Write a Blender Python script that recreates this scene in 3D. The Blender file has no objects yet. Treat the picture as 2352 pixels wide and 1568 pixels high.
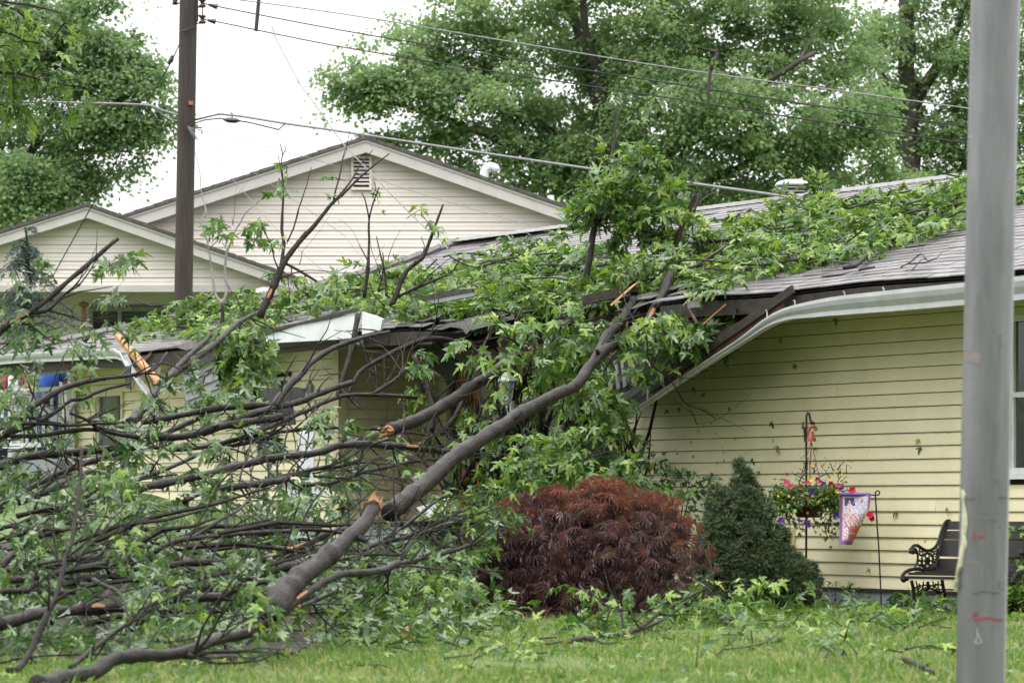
import bpy, math, random
import numpy as np
from mathutils import Vector, Matrix, Quaternion

random.seed(7)
RNG = np.random.default_rng(11)
SC = bpy.context.scene
COL = SC.collection

# ------------------------------------------------------------------ camera, sky, sun, exposure
F = 7000.0            # focal length in pixels of a 2352-pixel-wide picture
HX, HY = 1176.0, 1158.0
CAMZ = 1.0
cam_d = bpy.data.cameras.new('camera')
cam = bpy.data.objects.new('camera', cam_d)
COL.objects.link(cam)
cam.location = (0, 0, CAMZ)
cam.rotation_euler = (math.radians(90), 0, 0)
cam_d.sensor_width = 36.0
cam_d.lens = F / 2352 * 36
cam_d.shift_y = (HY - 784) / 2352
cam_d.clip_start = 0.5
cam_d.clip_end = 900
cam_d.dof.use_dof = True
cam_d.dof.focus_distance = 34.0
cam_d.dof.aperture_fstop = 4.2
SC.camera = cam

SUN_EL, SUN_AZ = math.radians(63), math.radians(205)
world = bpy.data.worlds.new('World')
SC.world = world
world.use_nodes = True
nt = world.node_tree
nt.nodes.clear()
sky = nt.nodes.new('ShaderNodeTexSky')
sky.sky_type = 'NISHITA'
sky.sun_disc = False
sky.sun_elevation = SUN_EL
sky.sun_rotation = SUN_AZ
sky.air_density = 1.0
sky.dust_density = 4.0
# overcast cloud deck: about three times brighter overhead than at the horizon, as such skies are
tco = nt.nodes.new('ShaderNodeTexCoord')
sep = nt.nodes.new('ShaderNodeSeparateXYZ')
nt.links.new(tco.outputs['Generated'], sep.inputs[0])
cie = nt.nodes.new('ShaderNodeMapRange')
cie.inputs['From Min'].default_value = 0.0
cie.inputs['From Max'].default_value = 1.0
cie.inputs['To Min'].default_value = 8.6
cie.inputs['To Max'].default_value = 33.0
nt.links.new(sep.outputs['Z'], cie.inputs['Value'])
cld = nt.nodes.new('ShaderNodeVectorMath')
cld.operation = 'SCALE'
cld.inputs[0].default_value = (1.0, 1.0, 1.0)
nt.links.new(cie.outputs[0], cld.inputs['Scale'])
mixn = nt.nodes.new('ShaderNodeMix')
mixn.data_type = 'RGBA'
mixn.inputs[0].default_value = 0.94           # cloud over the clear-sky colour
nt.links.new(sky.outputs[0], mixn.inputs[6])
nt.links.new(cld.outputs[0], mixn.inputs[7])
bg = nt.nodes.new('ShaderNodeBackground')
bg.inputs['Strength'].default_value = 0.1
nt.links.new(mixn.outputs[2], bg.inputs['Color'])
wo = nt.nodes.new('ShaderNodeOutputWorld')
nt.links.new(bg.outputs[0], wo.inputs['Surface'])

sun_d = bpy.data.lights.new('sun', 'SUN')
sun_d.energy = 1.5
sun_d.angle = math.radians(26)
sun_d.color = (1.0, 0.97, 0.93)
sun = bpy.data.objects.new('sun', sun_d)
COL.objects.link(sun)
sun.rotation_euler = (math.radians(27), 0, math.radians(-30))
sun.location = (0, 0, 40)

SC.view_settings.view_transform = 'Standard'
SC.view_settings.look = 'None'
SC.view_settings.exposure = 0.38
SC.view_settings.gamma = 1.0
SC.view_settings.use_curve_mapping = False
SC.render.engine = 'CYCLES'
SC.cycles.max_bounces = 8
SC.cycles.transparent_max_bounces = 8
SC.cycles.use_denoising = True

# ------------------------------------------------------------------ helpers
def P(x, y, d):
    """picture coordinate (2352 x 1568) at distance d in front of the camera -> point in the world"""
    return Vector(((x - HX) / F * d, d, CAMZ + (HY - y) / F * d))

VIEWS = {  # enlarged views the shapes were measured in: scale, offset
 'A': (.3336, 0, 0), 'B': (.3336, 784.4, 0), 'C': (.3336, 1567.6, 0),
 'D': (.3336, 0, 523.1), 'E': (.3336, 784.4, 523.1), 'F': (.3336, 1567.6, 523.1),
 'G': (.3336, 0, 1045), 'H': (.3336, 784.4, 1045), 'I': (.3336, 1567.6, 1045),
 'J': (.21971, 0, 976.2), 'K': (.21971, 516.8, 976.2), 'L': (.21971, 344.5, 401.9),
 'M': (.15378, 252.6, 712), 'N': (.18312, 551.2, 689), 'O': (.18312, 918.7, 689),
 'Q': (.25634, 1320.7, 574.2), 'R': (.32966, 1722.6, 918.7), 'S': (.15378, 0, 792.4),
 'T': (.10984, 1860.4, 1091), 'U': (.14649, 2044.2, 1177.1), 'W': (1, 0, 0)}

def V(view, x, y):
    s, ox, oy = VIEWS[view]
    return (ox + x * s, oy + y * s)

# the yellow house's front wall: origin, direction along it (leftwards and away), outward normal
WO = Vector((3.72, 29.8, 0))
TH = math.radians(55.3)
WU = Vector((-math.cos(TH), math.sin(TH), 0))
WN = Vector((-math.sin(TH), -math.cos(TH), 0))

def Wp(t, n, z):
    return WO + WU * t + WN * n + Vector((0, 0, z))

def wd(px, n=0.0):
    """t along the wall line offset n that shows at picture column px, and its distance"""
    o = WO + WN * n
    k = (px - HX) / F
    t = (o.x - k * o.y) / (k * WU.y - WU.x)
    return t, o.y + WU.y * t

def wz(py, d):
    return CAMZ + (HY - py) / F * d

def zg(x, y):
    t = (x - WO.x) * WU.x + (y - WO.y) * WU.y
    s = max(0.0, min(t, 60.0) - 3.0)
    z = .107 * s * s / (s + 2.0)
    if y < 16:
        k = min(1.0, (16 - y) / 10)
        z -= .65 * k * k * (3 - 2 * k)
    return z

def grounded(px, d, up=0.0):
    x = (px - HX) / F * d
    return Vector((x, d, zg(x, d) + up))

class MB:
    def __init__(self):
        self.v, self.f, self.c = [], [], []
    def quad(self, a, b, c, d):
        i = len(self.v)
        self.v += [a, b, c, d]
        self.f.append((i, i + 1, i + 2, i + 3))
    def poly(self, pts):
        i = len(self.v)
        self.v += list(pts)
        self.f.append(tuple(range(i, i + len(pts))))
    def prism(self, pts, off):
        """closed polygon extruded by the vector off"""
        n = len(pts)
        i = len(self.v)
        self.v += [Vector(p) for p in pts] + [Vector(p) + off for p in pts]
        self.f.append(tuple(range(i, i + n)))
        self.f.append(tuple(i + n + k for k in reversed(range(n))))
        for k in range(n):
            m = (k + 1) % n
            self.f.append((i + k, i + n + k, i + n + m, i + m))
    def box(self, o, a, b, c):
        """box from corner o along the three edge vectors"""
        self.prism([o, o + a, o + a + b, o + b], c)
    def cbox(self, c, sx, sy, sz):
        self.box(Vector(c) - Vector((sx / 2, sy / 2, sz / 2)), Vector((sx, 0, 0)), Vector((0, sy, 0)), Vector((0, 0, sz)))
    def beam(self, p, q, w, h, up=Vector((0, 0, 1))):
        d = (q - p)
        s = d.cross(up)
        if s.length < 1e-6:
            s = d.cross(Vector((1, 0, 0)))
        s.normalize()
        u = s.cross(d).normalized()
        self.prism([p - s * w / 2 - u * h / 2, p + s * w / 2 - u * h / 2, p + s * w / 2 + u * h / 2, p - s * w / 2 + u * h / 2], d)
    def tube(self, pts, rad, sides=8, cap=True, jit=0.0, flat=None):
        n = len(pts)
        if n < 2:
            return
        base = len(self.v)
        prev = None
        for k in range(n):
            a = pts[max(0, k - 1)]
            b = pts[min(n - 1, k + 1)]
            tg = (b - a)
            if tg.length < 1e-9:
                tg = Vector((0, 0, 1))
            tg.normalize()
            if prev is None:
                ref = Vector((0, 0, 1)) if abs(tg.z) < .9 else Vector((1, 0, 0))
                u = tg.cross(ref).normalized()
            else:
                u = prev - tg * prev.dot(tg)
                if u.length < 1e-6:
                    u = tg.orthogonal()
                u.normalize()
            prev = u
            w = tg.cross(u)
            r = rad[k] if hasattr(rad, '__len__') else rad
            for s in range(sides):
                an = 2 * math.pi * s / sides
                rr = r * (1 + (random.uniform(-jit, jit) if jit else 0))
                self.v.append(pts[k] + u * math.cos(an) * rr + w * math.sin(an) * rr)
        for k in range(n - 1):
            for s in range(sides):
                m = (s + 1) % sides
                self.f.append((base + k * sides + s, base + k * sides + m, base + (k + 1) * sides + m, base + (k + 1) * sides + s))
        if cap:
            self.f.append(tuple(base + s for s in reversed(range(sides))))
            self.f.append(tuple(base + (n - 1) * sides + s for s in range(sides)))
    def lathe(self, c, prof, sides=16, axis=Vector((0, 0, 1))):
        """prof: list of (radius, height)"""
        u = axis.orthogonal().normalized()
        w = axis.cross(u)
        base = len(self.v)
        for r, h in prof:
            for s in range(sides):
                an = 2 * math.pi * s / sides
                self.v.append(Vector(c) + axis * h + (u * math.cos(an) + w * math.sin(an)) * max(r, 1e-4))
        for k in range(len(prof) - 1):
            for s in range(sides):
                m = (s + 1) % sides
                self.f.append((base + k * sides + s, base + k * sides + m, base + (k + 1) * sides + m, base + (k + 1) * sides + s))
        self.f.append(tuple(base + s for s in reversed(range(sides))))
        self.f.append(tuple(base + (len(prof) - 1) * sides + s for s in range(sides)))
    def blob(self, c, rx, ry, rz, seg=12, rings=8):
        base = len(self.v)
        for k in range(rings + 1):
            ph = math.pi * k / rings
            for s in range(seg):
                an = 2 * math.pi * s / seg
                self.v.append(Vector(c) + Vector((rx * max(math.sin(ph), 1e-3) * math.cos(an), ry * max(math.sin(ph), 1e-3) * math.sin(an), rz * math.cos(ph))))
        for k in range(rings):
            for s in range(seg):
                m = (s + 1) % seg
                self.f.append((base + k * seg + s, base + (k + 1) * seg + s, base + (k + 1) * seg + m, base + k * seg + m))

def origin_of(o):
    p = Vector((0, 0, 0))
    while o is not None:
        p = p + Vector(o.location)
        o = o.parent
    return p

def tag(o, label=None, cat=None, group=None, kind=None):
    if label: o['label'] = label
    if cat: o['category'] = cat
    if group: o['group'] = group
    if kind: o['kind'] = kind
    return o

def thing(name, loc, label, cat, group=None):
    o = bpy.data.objects.new(name, None)
    COL.objects.link(o)
    o.location = loc
    o.empty_display_size = .1
    return tag(o, label, cat, group)

def mesh_of(name, mb, org=Vector((0, 0, 0)), smooth=False, cols=None):
    me = bpy.data.meshes.new(name)
    me.from_pydata([(v[0] - org[0], v[1] - org[1], v[2] - org[2]) for v in mb.v], [], mb.f)
    if smooth:
        me.polygons.foreach_set('use_smooth', [True] * len(me.polygons))
    if cols is not None:
        at = me.color_attributes.new('print', 'FLOAT_COLOR', 'CORNER')
        buf = []
        for pidx, p in enumerate(me.polygons):
            for _ in range(p.loop_total):
                buf += [*cols[pidx], 1.0]
        at.data.foreach_set('color', buf)
    me.update()
    return me

def part(name, mb, mat, parent=None, smooth=False, loc=None, label=None, kind=None, cols=None):
    """one mesh object built from world coordinates; a child sits at its parent's origin"""
    org = origin_of(parent) if parent else (Vector(loc) if loc is not None else Vector((0, 0, 0)))
    o = bpy.data.objects.new(name, mesh_of(name, mb, org, smooth, cols))
    o.data.materials.append(mat)
    COL.objects.link(o)
    if parent:
        o.parent = parent
    elif loc is not None:
        o.location = loc
    if label: o['label'] = label
    if kind: o['kind'] = kind
    return o

def spline(pts, step):
    """Catmull-Rom through the points (Vectors)"""
    out = []
    n = len(pts)
    for i in range(n - 1):
        p0 = pts[max(0, i - 1)]; p1 = pts[i]; p2 = pts[i + 1]; p3 = pts[min(n - 1, i + 2)]
        k = max(1, int((p2 - p1).length / step))
        for j in range(k):
            t = j / k
            out.append(.5 * ((2 * p1) + (p2 - p0) * t + (2 * p0 - 5 * p1 + 4 * p2 - p3) * t * t + (3 * p1 - p0 - 3 * p2 + p3) * t ** 3))
    out.append(pts[-1].copy())
    return out

# ------------------------------------------------------------------ materials
def nmat(name):
    m = bpy.data.materials.new(name)
    m.use_nodes = True
    t = m.node_tree
    b = t.nodes['Principled BSDF']
    return m, t, b

def mat(name, col, rough=.6, var=.12, scale=6.0, bump=0.0, bscale=40.0, metal=0.0, spec=.5, stretch=None, objrand=0.0, col2=None, stain=None):
    m, t, b = nmat(name)
    tc = t.nodes.new('ShaderNodeTexCoord')
    mp = t.nodes.new('ShaderNodeMapping')
    t.links.new(tc.outputs['Object'], mp.inputs['Vector'])
    if stretch: mp.inputs['Scale'].default_value = stretch
    nz = t.nodes.new('ShaderNodeTexNoise')
    nz.inputs['Scale'].default_value = scale
    nz.inputs['Detail'].default_value = 6
    nz.inputs['Roughness'].default_value = .65
    t.links.new(mp.outputs[0], nz.inputs['Vector'])
    ramp = t.nodes.new('ShaderNodeValToRGB')
    c2 = col2 or tuple(c * (1 + var * 2.2) for c in col)
    c1 = tuple(c * (1 - var * 2.2) for c in col) if not col2 else col
    ramp.color_ramp.elements[0].position = .3
    ramp.color_ramp.elements[1].position = .7
    ramp.color_ramp.elements[0].color = (*c1, 1)
    ramp.color_ramp.elements[1].color = (*c2, 1)
    t.links.new(nz.outputs['Fac'], ramp.inputs['Fac'])
    out = ramp.outputs['Color']
    if stain:
        nz3 = t.nodes.new('ShaderNodeTexNoise')
        nz3.inputs['Scale'].default_value = stain[1]
        nz3.inputs['Detail'].default_value = 8
        nz3.inputs['Roughness'].default_value = .7
        t.links.new(tc.outputs['Object'], nz3.inputs['Vector'])
        r3 = t.nodes.new('ShaderNodeValToRGB')
        r3.color_ramp.elements[0].position = stain[2]
        r3.color_ramp.elements[1].position = stain[2] + .12
        r3.color_ramp.elements[0].color = (0, 0, 0, 1)
        r3.color_ramp.elements[1].color = (stain[3],) * 3 + (1,)
        t.links.new(nz3.outputs['Fac'], r3.inputs['Fac'])
        mx3 = t.nodes.new('ShaderNodeMix'); mx3.data_type = 'RGBA'
        t.links.new(r3.outputs['Color'], mx3.inputs[0])
        t.links.new(out, mx3.inputs[6])
        mx3.inputs[7].default_value = (*stain[0], 1)
        out = mx3.outputs[2]
    if objrand:
        oi = t.nodes.new('ShaderNodeObjectInfo')
        at = t.nodes.new('ShaderNodeAttribute'); at.attribute_name = 'rnd'
        ad = t.nodes.new('ShaderNodeMath'); ad.operation = 'ADD'
        t.links.new(oi.outputs['Random'], ad.inputs[0]); t.links.new(at.outputs['Fac'], ad.inputs[1])
        fr = t.nodes.new('ShaderNodeMath'); fr.operation = 'FRACT'
        t.links.new(ad.outputs[0], fr.inputs[0])
        mr = t.nodes.new('ShaderNodeMapRange')
        mr.inputs['To Min'].default_value = 1 - objrand
        mr.inputs['To Max'].default_value = 1 + objrand
        t.links.new(fr.outputs[0], mr.inputs['Value'])
        hs = t.nodes.new('ShaderNodeHueSaturation')
        t.links.new(mr.outputs[0], hs.inputs['Value'])
        t.links.new(out, hs.inputs['Color'])
        out = hs.outputs['Color']
    t.links.new(out, b.inputs['Base Color'])
    b.inputs['Roughness'].default_value = rough
    b.inputs['Metallic'].default_value = metal
    b.inputs['Specular IOR Level'].default_value = spec
    if bump:
        nb = t.nodes.new('ShaderNodeTexNoise')
        nb.inputs['Scale'].default_value = bscale
        nb.inputs['Detail'].default_value = 8
        t.links.new(mp.outputs[0], nb.inputs['Vector'])
        bp = t.nodes.new('ShaderNodeBump')
        bp.inputs['Strength'].default_value = bump
        bp.inputs['Distance'].default_value = .02
        t.links.new(nb.outputs['Fac'], bp.inputs['Height'])
        t.links.new(bp.outputs[0], b.inputs['Normal'])
    return m

def leaf_mat(name, cols, back, rough=.38, trans=.35, spec=.5):
    """leaf: colour picked per leaf, its own underside colour, some light passing through"""
    m, t, b = nmat(name)
    oi = t.nodes.new('ShaderNodeObjectInfo')
    at = t.nodes.new('ShaderNodeAttribute'); at.attribute_name = 'rnd'
    ad = t.nodes.new('ShaderNodeMath'); ad.operation = 'ADD'
    t.links.new(oi.outputs['Random'], ad.inputs[0]); t.links.new(at.outputs['Fac'], ad.inputs[1])
    fr = t.nodes.new('ShaderNodeMath'); fr.operation = 'FRACT'
    t.links.new(ad.outputs[0], fr.inputs[0])
    ramp = t.nodes.new('ShaderNodeValToRGB')
    el = ramp.color_ramp.elements
    while len(el) < len(cols):
        el.new(.5)
    for i, c in enumerate(cols):
        el[i].position = i / (len(cols) - 1)
        el[i].color = (*c, 1)
    t.links.new(fr.outputs[0], ramp.inputs['Fac'])
    geo = t.nodes.new('ShaderNodeNewGeometry')
    mx = t.nodes.new('ShaderNodeMix'); mx.data_type = 'RGBA'
    t.links.new(geo.outputs['Backfacing'], mx.inputs[0])
    t.links.new(ramp.outputs['Color'], mx.inputs[6])
    mb2 = t.nodes.new('ShaderNodeMix'); mb2.data_type = 'RGBA'
    mb2.inputs[0].default_value = .7
    t.links.new(ramp.outputs['Color'], mb2.inputs[6])
    mb2.inputs[7].default_value = (*back, 1)
    t.links.new(mb2.outputs[2], mx.inputs[7])
    t.links.new(mx.outputs[2], b.inputs['Base Color'])
    b.inputs['Roughness'].default_value = rough
    b.inputs['Specular IOR Level'].default_value = spec
    tr = t.nodes.new('ShaderNodeBsdfTranslucent')
    hs = t.nodes.new('ShaderNodeHueSaturation')
    hs.inputs['Saturation'].default_value = 1.15
    hs.inputs['Value'].default_value = 1.5
    t.links.new(ramp.outputs['Color'], hs.inputs['Color'])
    t.links.new(hs.outputs['Color'], tr.inputs['Color'])
    ms = t.nodes.new('ShaderNodeMixShader')
    ms.inputs[0].default_value = trans
    t.links.new(b.outputs[0], ms.inputs[1])
    t.links.new(tr.outputs[0], ms.inputs[2])
    t.links.new(ms.outputs[0], t.nodes['Material Output'].inputs['Surface'])
    return m

def print_mat(name):
    m, t, b = nmat(name)
    at = t.nodes.new('ShaderNodeAttribute'); at.attribute_name = 'print'
    t.links.new(at.outputs['Color'], b.inputs['Base Color'])
    b.inputs['Roughness'].default_value = .8
    return m

M = {}
M['bark'] = mat('wet_bark', (.009, .0072, .0066), .38, .35, 9, .8, 60, spec=.13, col2=(.036, .030, .027), stain=((.10, .092, .084), 13, .62, .35))
M['bark_pale'] = mat('pale_bark', (.10, .09, .082), .5, .3, 9, .5, 60, col2=(.24, .225, .21))
M['torn'] = mat('torn_wood', (.14, .05, .016), .6, .2, 18, .7, 60, stretch=(1, 1, 1), col2=(.37, .19, .075))
M['trunk_far'] = mat('tree_bark', (.05, .043, .037), .8, .25, 3, .3, 20)
M['leaf'] = leaf_mat('maple_leaf', [(.025, .062, .010), (.050, .112, .017), (.088, .168, .026), (.150, .245, .040), (.25, .345, .068)], (.235, .31, .21), .28, .30, .36)
M['leaf_pile'] = leaf_mat('silvery_maple_leaf', [(.024, .055, .016), (.044, .09, .024), (.07, .132, .034), (.105, .18, .046), (.17, .25, .07)], (.22, .28, .21), .30, .28, .4)
M['leaf_tree'] = leaf_mat('tree_leaf', [(.10, .168, .075), (.135, .21, .088), (.175, .255, .105), (.22, .295, .125)], (.20, .26, .17), .5, .56)
M['leaf_dark'] = leaf_mat('shrub_leaf', [(.022, .06, .018), (.035, .085, .024), (.055, .11, .03)], (.08, .13, .06), .42, .2)
M['leaf_red'] = leaf_mat('red_maple_leaf', [(.072, .036, .043), (.10, .048, .054), (.135, .058, .058), (.165, .068, .058), (.13, .10, .055)], (.26, .20, .23), .32, .22, .7)
M['leaf_rust'] = leaf_mat('rust_maple_leaf', [(.13, .05, .042), (.19, .075, .05), (.24, .095, .055), (.21, .12, .06)], (.22, .14, .13), .34, .3, .6)
M['cedar'] = leaf_mat('cedar_needle', [(.04, .075, .062), (.06, .10, .082), (.085, .13, .11)], (.10, .14, .12), .6, .15)
M['spruce'] = leaf_mat('spruce_needle', [(.035, .07, .028), (.055, .095, .035), (.075, .11, .042), (.11, .115, .055)], (.09, .12, .06), .55, .15)
M['grass'] = leaf_mat('grass_blade', [(.05, .105, .02), (.09, .165, .03), (.135, .21, .046), (.20, .245, .072), (.30, .275, .13)], (.20, .27, .09), .42, .45)
M['ground'] = mat('lawn_soil', (.05, .085, .02), .95, .25, 2.5, .4, 30, col2=(.10, .15, .04))
M['pile_shade'] = mat('painted_pile_shade', (.010, .009, .006), .9, .3, 9, .8, 40, col2=(.035, .03, .018))  # shade beneath the pile, put into the colour
M['siding'] = mat('yellow_vinyl_siding', (.71, .645, .435), .5, .03, 3, .05, 80, objrand=.045, stain=((.30, .28, .16), 9, .66, .35))
M['trim_y'] = mat('yellow_trim', (.62, .56, .36), .5, .04, 4)
M['beige'] = mat('beige_vinyl_siding', (.625, .575, .53), .5, .03, 2, objrand=.03)
M['beige_trim'] = mat('beige_trim', (.44, .42, .405), .5, .04, 3)
M['white'] = mat('white_paint', (.62, .635, .655), .4, .05, 6, .05, 60)
M['white_gutter'] = mat('gutter_white', (.43, .435, .45), .32, .06, 5)
M['shingle'] = mat('asphalt_shingle', (.085, .080, .082), .42, .28, 14, .5, 160, objrand=.34, spec=.5, col2=(.165, .153, .155))
M['shingle_far'] = mat('far_shingle', (.07, .062, .058), .75, .25, 12, .3, 90, objrand=.2)
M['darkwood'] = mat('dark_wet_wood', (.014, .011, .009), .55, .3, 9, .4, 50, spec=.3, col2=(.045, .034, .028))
M['brownwood'] = mat('brown_stained_wood', (.12, .055, .038), .6, .25, 9, .3, 50)
M['lumber'] = mat('fresh_lumber', (.36, .14, .045), .55, .16, 7, .25, 70, stretch=(1, 1, 1), col2=(.50, .245, .095))
M['felt'] = mat('torn_roof_felt', (.03, .029, .031), .7, .3, 10, .6, 60)
M['found'] = mat('foundation_block', (.16, .19, .21), .8, .2, 6, .3, 50, col2=(.26, .29, .31))
M['galv'] = mat('galvanised_steel', (.20, .197, .215), .42, .13, 5, .08, 60, metal=.6, stretch=(1.4, 1.4, .25), stain=((.16, .15, .15), 5, .63, .5))
M['black_iron'] = mat('black_cast_iron', (.012, .012, .013), .45, .2, 20, .15, 90)
M['bench_wood'] = mat('bench_slat_wood', (.014, .012, .0115), .45, .2, 9, .2, 70, spec=.3, stretch=(1, 1, 1), col2=(.028, .024, .023))
M['wire'] = mat('wire_black', (.012, .012, .014), .75)
M['wire_pale'] = mat('wire_aluminium', (.16, .16, .165), .6)
M['pole_wood'] = mat('creosote_pole', (.018, .012, .010), .75, .3, 5, .5, 60, stretch=(6, 6, .4), col2=(.052, .038, .034))
M['insul'] = mat('insulator_brown', (.03, .016, .014), .3)
M['glass'] = mat('window_glass', (.035, .042, .042), .08, .3, 1.2, spec=.8, col2=(.075, .085, .08))
M['screen'] = mat('window_screen', (.06, .063, .065), .6, .2, 2)
M['terracotta'] = mat('basket_brown', (.10, .022, .016), .45, .1, 6)
M['hook_clay'] = mat('basket_hook_orange', (.22, .065, .035), .45, .1, 6)
M['pink'] = mat('petal_pink', (.50, .07, .18), .5, .15, 30)
M['purple'] = mat('petal_purple', (.11, .055, .27), .5, .2, 30)
M['yellow'] = mat('petal_yellow', (.72, .46, .03), .5, .1, 30)
M['red_petal'] = mat('petal_crimson', (.5, .015, .07), .5, .15, 30)
M['door'] = mat('orange_door', (.55, .17, .05), .45, .12, 4, .1, 40, stretch=(3, 3, .5))
M['skin'] = mat('skin', (.36, .19, .13), .5, .05, 8)
M['hair'] = mat('hair_brown', (.05, .03, .02), .6, .2, 30)
M['blue_shirt'] = mat('blue_cotton', (.025, .09, .36), .8, .1, 8)
M['pink_shirt'] = mat('pink_cotton', (.42, .05, .10), .8, .1, 8)
M['jeans'] = mat('denim', (.035, .06, .14), .85, .15, 12)
M['shoe'] = mat('shoe_black', (.02, .02, .02), .5)
M['panel_grey'] = mat('grey_vinyl', (.23, .245, .26), .5, .08, 3, .1, 40)
M['tape'] = mat('grey_tape', (.17, .145, .14), .6, .1, 10)
M['paper'] = mat('torn_paper', (.46, .45, .33), .8, .08, 10, .2, 30)
M['ink_red'] = mat('red_ink', (.22, .03, .05), .6, .2, 30)
M['ink_dark'] = mat('dark_ink', (.075, .07, .09), .6, .2, 30)
M['rubbed'] = mat('rubbed_mark', (.14, .135, .135), .6, .2, 20)
M['print'] = print_mat('flag_print')
M['lamp_white'] = mat('lantern_white', (.55, .56, .55), .4, .05, 8)
M['lamp_glass'] = mat('lantern_glass', (.30, .34, .33), .15, .1, 8, spec=.7)
M['cover_grey'] = mat('outlet_cover', (.42, .43, .43), .4, .05, 8)
M['cover_frame'] = mat('outlet_frame', (.55, .45, .24), .5, .08, 8)
M['rust'] = mat('rusty_pipe', (.22, .09, .05), .6, .2, 10)
# ------------------------------------------------------------------ ground
def build_ground():
    xs = sorted(set([-400, -250, -150, -100, -80] + [i * 1.0 - 60 for i in range(121)] + [80, 100, 150, 250, 400]))
    ys = sorted(set([-40, -20, -10] + [i * .8 for i in range(0, 110)] + [90, 100, 120, 150, 200, 300, 450, 700]))
    mb = MB()
    for y in ys:
        for x in xs:
            w = .02 * math.sin(x * 2.1 + y * .7) + .02 * math.sin(y * 1.7 - x)
            mb.v.append(Vector((x, y, zg(x, y) + w - .02)))
    nx = len(xs)
    for j in range(len(ys) - 1):
        for i in range(nx - 1):
            mb.f.append((j * nx + i, j * nx + i + 1, (j + 1) * nx + i + 1, (j + 1) * nx + i))
    o = part('lawn_ground', mb, M['ground'], smooth=True)
    tag(o, kind='structure')
build_ground()
def under_pile(x, y):
    """area under the tangle where a dark sheet stands in for shade"""
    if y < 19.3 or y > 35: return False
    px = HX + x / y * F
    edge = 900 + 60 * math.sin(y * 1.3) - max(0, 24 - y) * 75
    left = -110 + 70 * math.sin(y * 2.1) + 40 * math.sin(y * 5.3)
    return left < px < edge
def build_pile_shade():  # dark brown sheet added to give the shaded gaps under the pile
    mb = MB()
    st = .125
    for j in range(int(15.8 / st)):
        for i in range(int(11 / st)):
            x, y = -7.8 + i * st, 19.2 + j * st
            if under_pile(x + st / 2, y + st / 2):
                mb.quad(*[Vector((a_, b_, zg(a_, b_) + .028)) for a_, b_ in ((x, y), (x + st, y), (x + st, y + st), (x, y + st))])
    o = part('pile_shade_sheet', mb, M['pile_shade'])
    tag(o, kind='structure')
build_pile_shade()

# ------------------------------------------------------------------ leaf templates and batches
def fan(outline, centre, zf):
    pts = [centre] + outline
    v = np.array([[x, y, zf(x, y)] for x, y in pts], dtype=np.float32)
    n = len(outline)
    f = np.array([[0, 1 + i, 1 + (i + 1) % n] for i in range(n)], dtype=np.int32)
    return v, f

half = [(.24, -.06), (.10, .10), (.34, .17), (.55, .46), (.28, .36), (.075, .35), (.18, .60), (.08, .65), (.10, .84)]
out = [(0, 0)] + half + [(0, 1.04)] + [(-x, y) for x, y in reversed(half)]
T_MAPLE = [fan(out, (0, .3), lambda x, y: -.30 * abs(x) - .20 * y * y + .1),
           fan(out, (0, .3), lambda x, y: .16 * abs(x) - .34 * y * y + .05),
           fan(out, (0, .3), lambda x, y: -.5 * abs(x) - .05 * y + .12 * math.sin(4 * y))]
half2 = [(.30, .10), (.46, .42), (.13, .40), (.16, .75)]
out2 = [(0, 0)] + half2 + [(0, 1.0)] + [(-x, y) for x, y in reversed(half2)]
T_MAPLE_LO = [fan(out2, (0, .3), lambda x, y: -.3 * abs(x) - .22 * y * y + .08)]
T_DIAMOND = [(np.array([[0, 0, 0], [.42, .45, -.12], [0, 1, -.16], [-.42, .45, -.12]], dtype=np.float32), np.array([[0, 1, 2], [0, 2, 3]], dtype=np.int32))]
_v, _f = [], []
for k in range(7):                                   # finely cut red maple leaf: seven thin lobes
    a = math.radians(-78 + 26 * k)
    L = 1.0 - .09 * abs(k - 3)
    c, s = math.sin(a), math.cos(a)
    b0 = len(_v)
    _v += [[0, 0, 0], [c * L * .5 + s * .027, s * L * .5 - c * .027, .03], [c * L, s * L, -.28 * L], [c * L * .5 - s * .027, s * L * .5 + c * .027, .03]]
    _f += [[b0, b0 + 1, b0 + 2], [b0, b0 + 2, b0 + 3]]
T_LACE = [(np.array(_v, dtype=np.float32), np.array(_f, dtype=np.int32))]
_v, _f = [], []
for k in range(5):                                   # needle tuft
    a = 2 * math.pi * k / 5
    b0 = len(_v)
    dx, dy = math.cos(a) * .42, math.sin(a) * .42
    _v += [[-dy * .3, dx * .3, 0], [dy * .3, -dx * .3, 0], [dx, dy, 1 - .1 * k]]
    _f += [[b0, b0 + 1, b0 + 2]]
T_TUFT = [(np.array(_v, dtype=np.float32), np.array(_f, dtype=np.int32))]
_v, _f = [], []
for k in range(3):                                   # grass tuft: three bent blades
    a = 2.1 * k + .3
    dx, dy = math.cos(a), math.sin(a)
    b0 = len(_v)
    w = .055
    _v += [[-dy * w, dx * w, 0], [dy * w, -dx * w, 0], [dx * .16 + dy * w * .7, dy * .16 - dx * w * .7, .6], [dx * .16 - dy * w * .7, dy * .16 + dx * w * .7, .6], [dx * .45, dy * .45, 1.0 - .12 * k]]
    _f += [[b0, b0 + 1, b0 + 2], [b0, b0 + 2, b0 + 3], [b0 + 3, b0 + 2, b0 + 4]]
T_GRASS = [(np.array(_v, dtype=np.float32), np.array(_f, dtype=np.int32))]

def frames(tip, nrm):
    """per-leaf rotation matrices whose columns are (side, tip, normal)"""
    y = tip / np.maximum(np.linalg.norm(tip, axis=1, keepdims=True), 1e-6)
    z = nrm - y * np.sum(nrm * y, axis=1, keepdims=True)
    z = z / np.maximum(np.linalg.norm(z, axis=1, keepdims=True), 1e-6)
    x = np.cross(y, z)
    return np.stack([x, y, z], axis=2)

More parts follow.
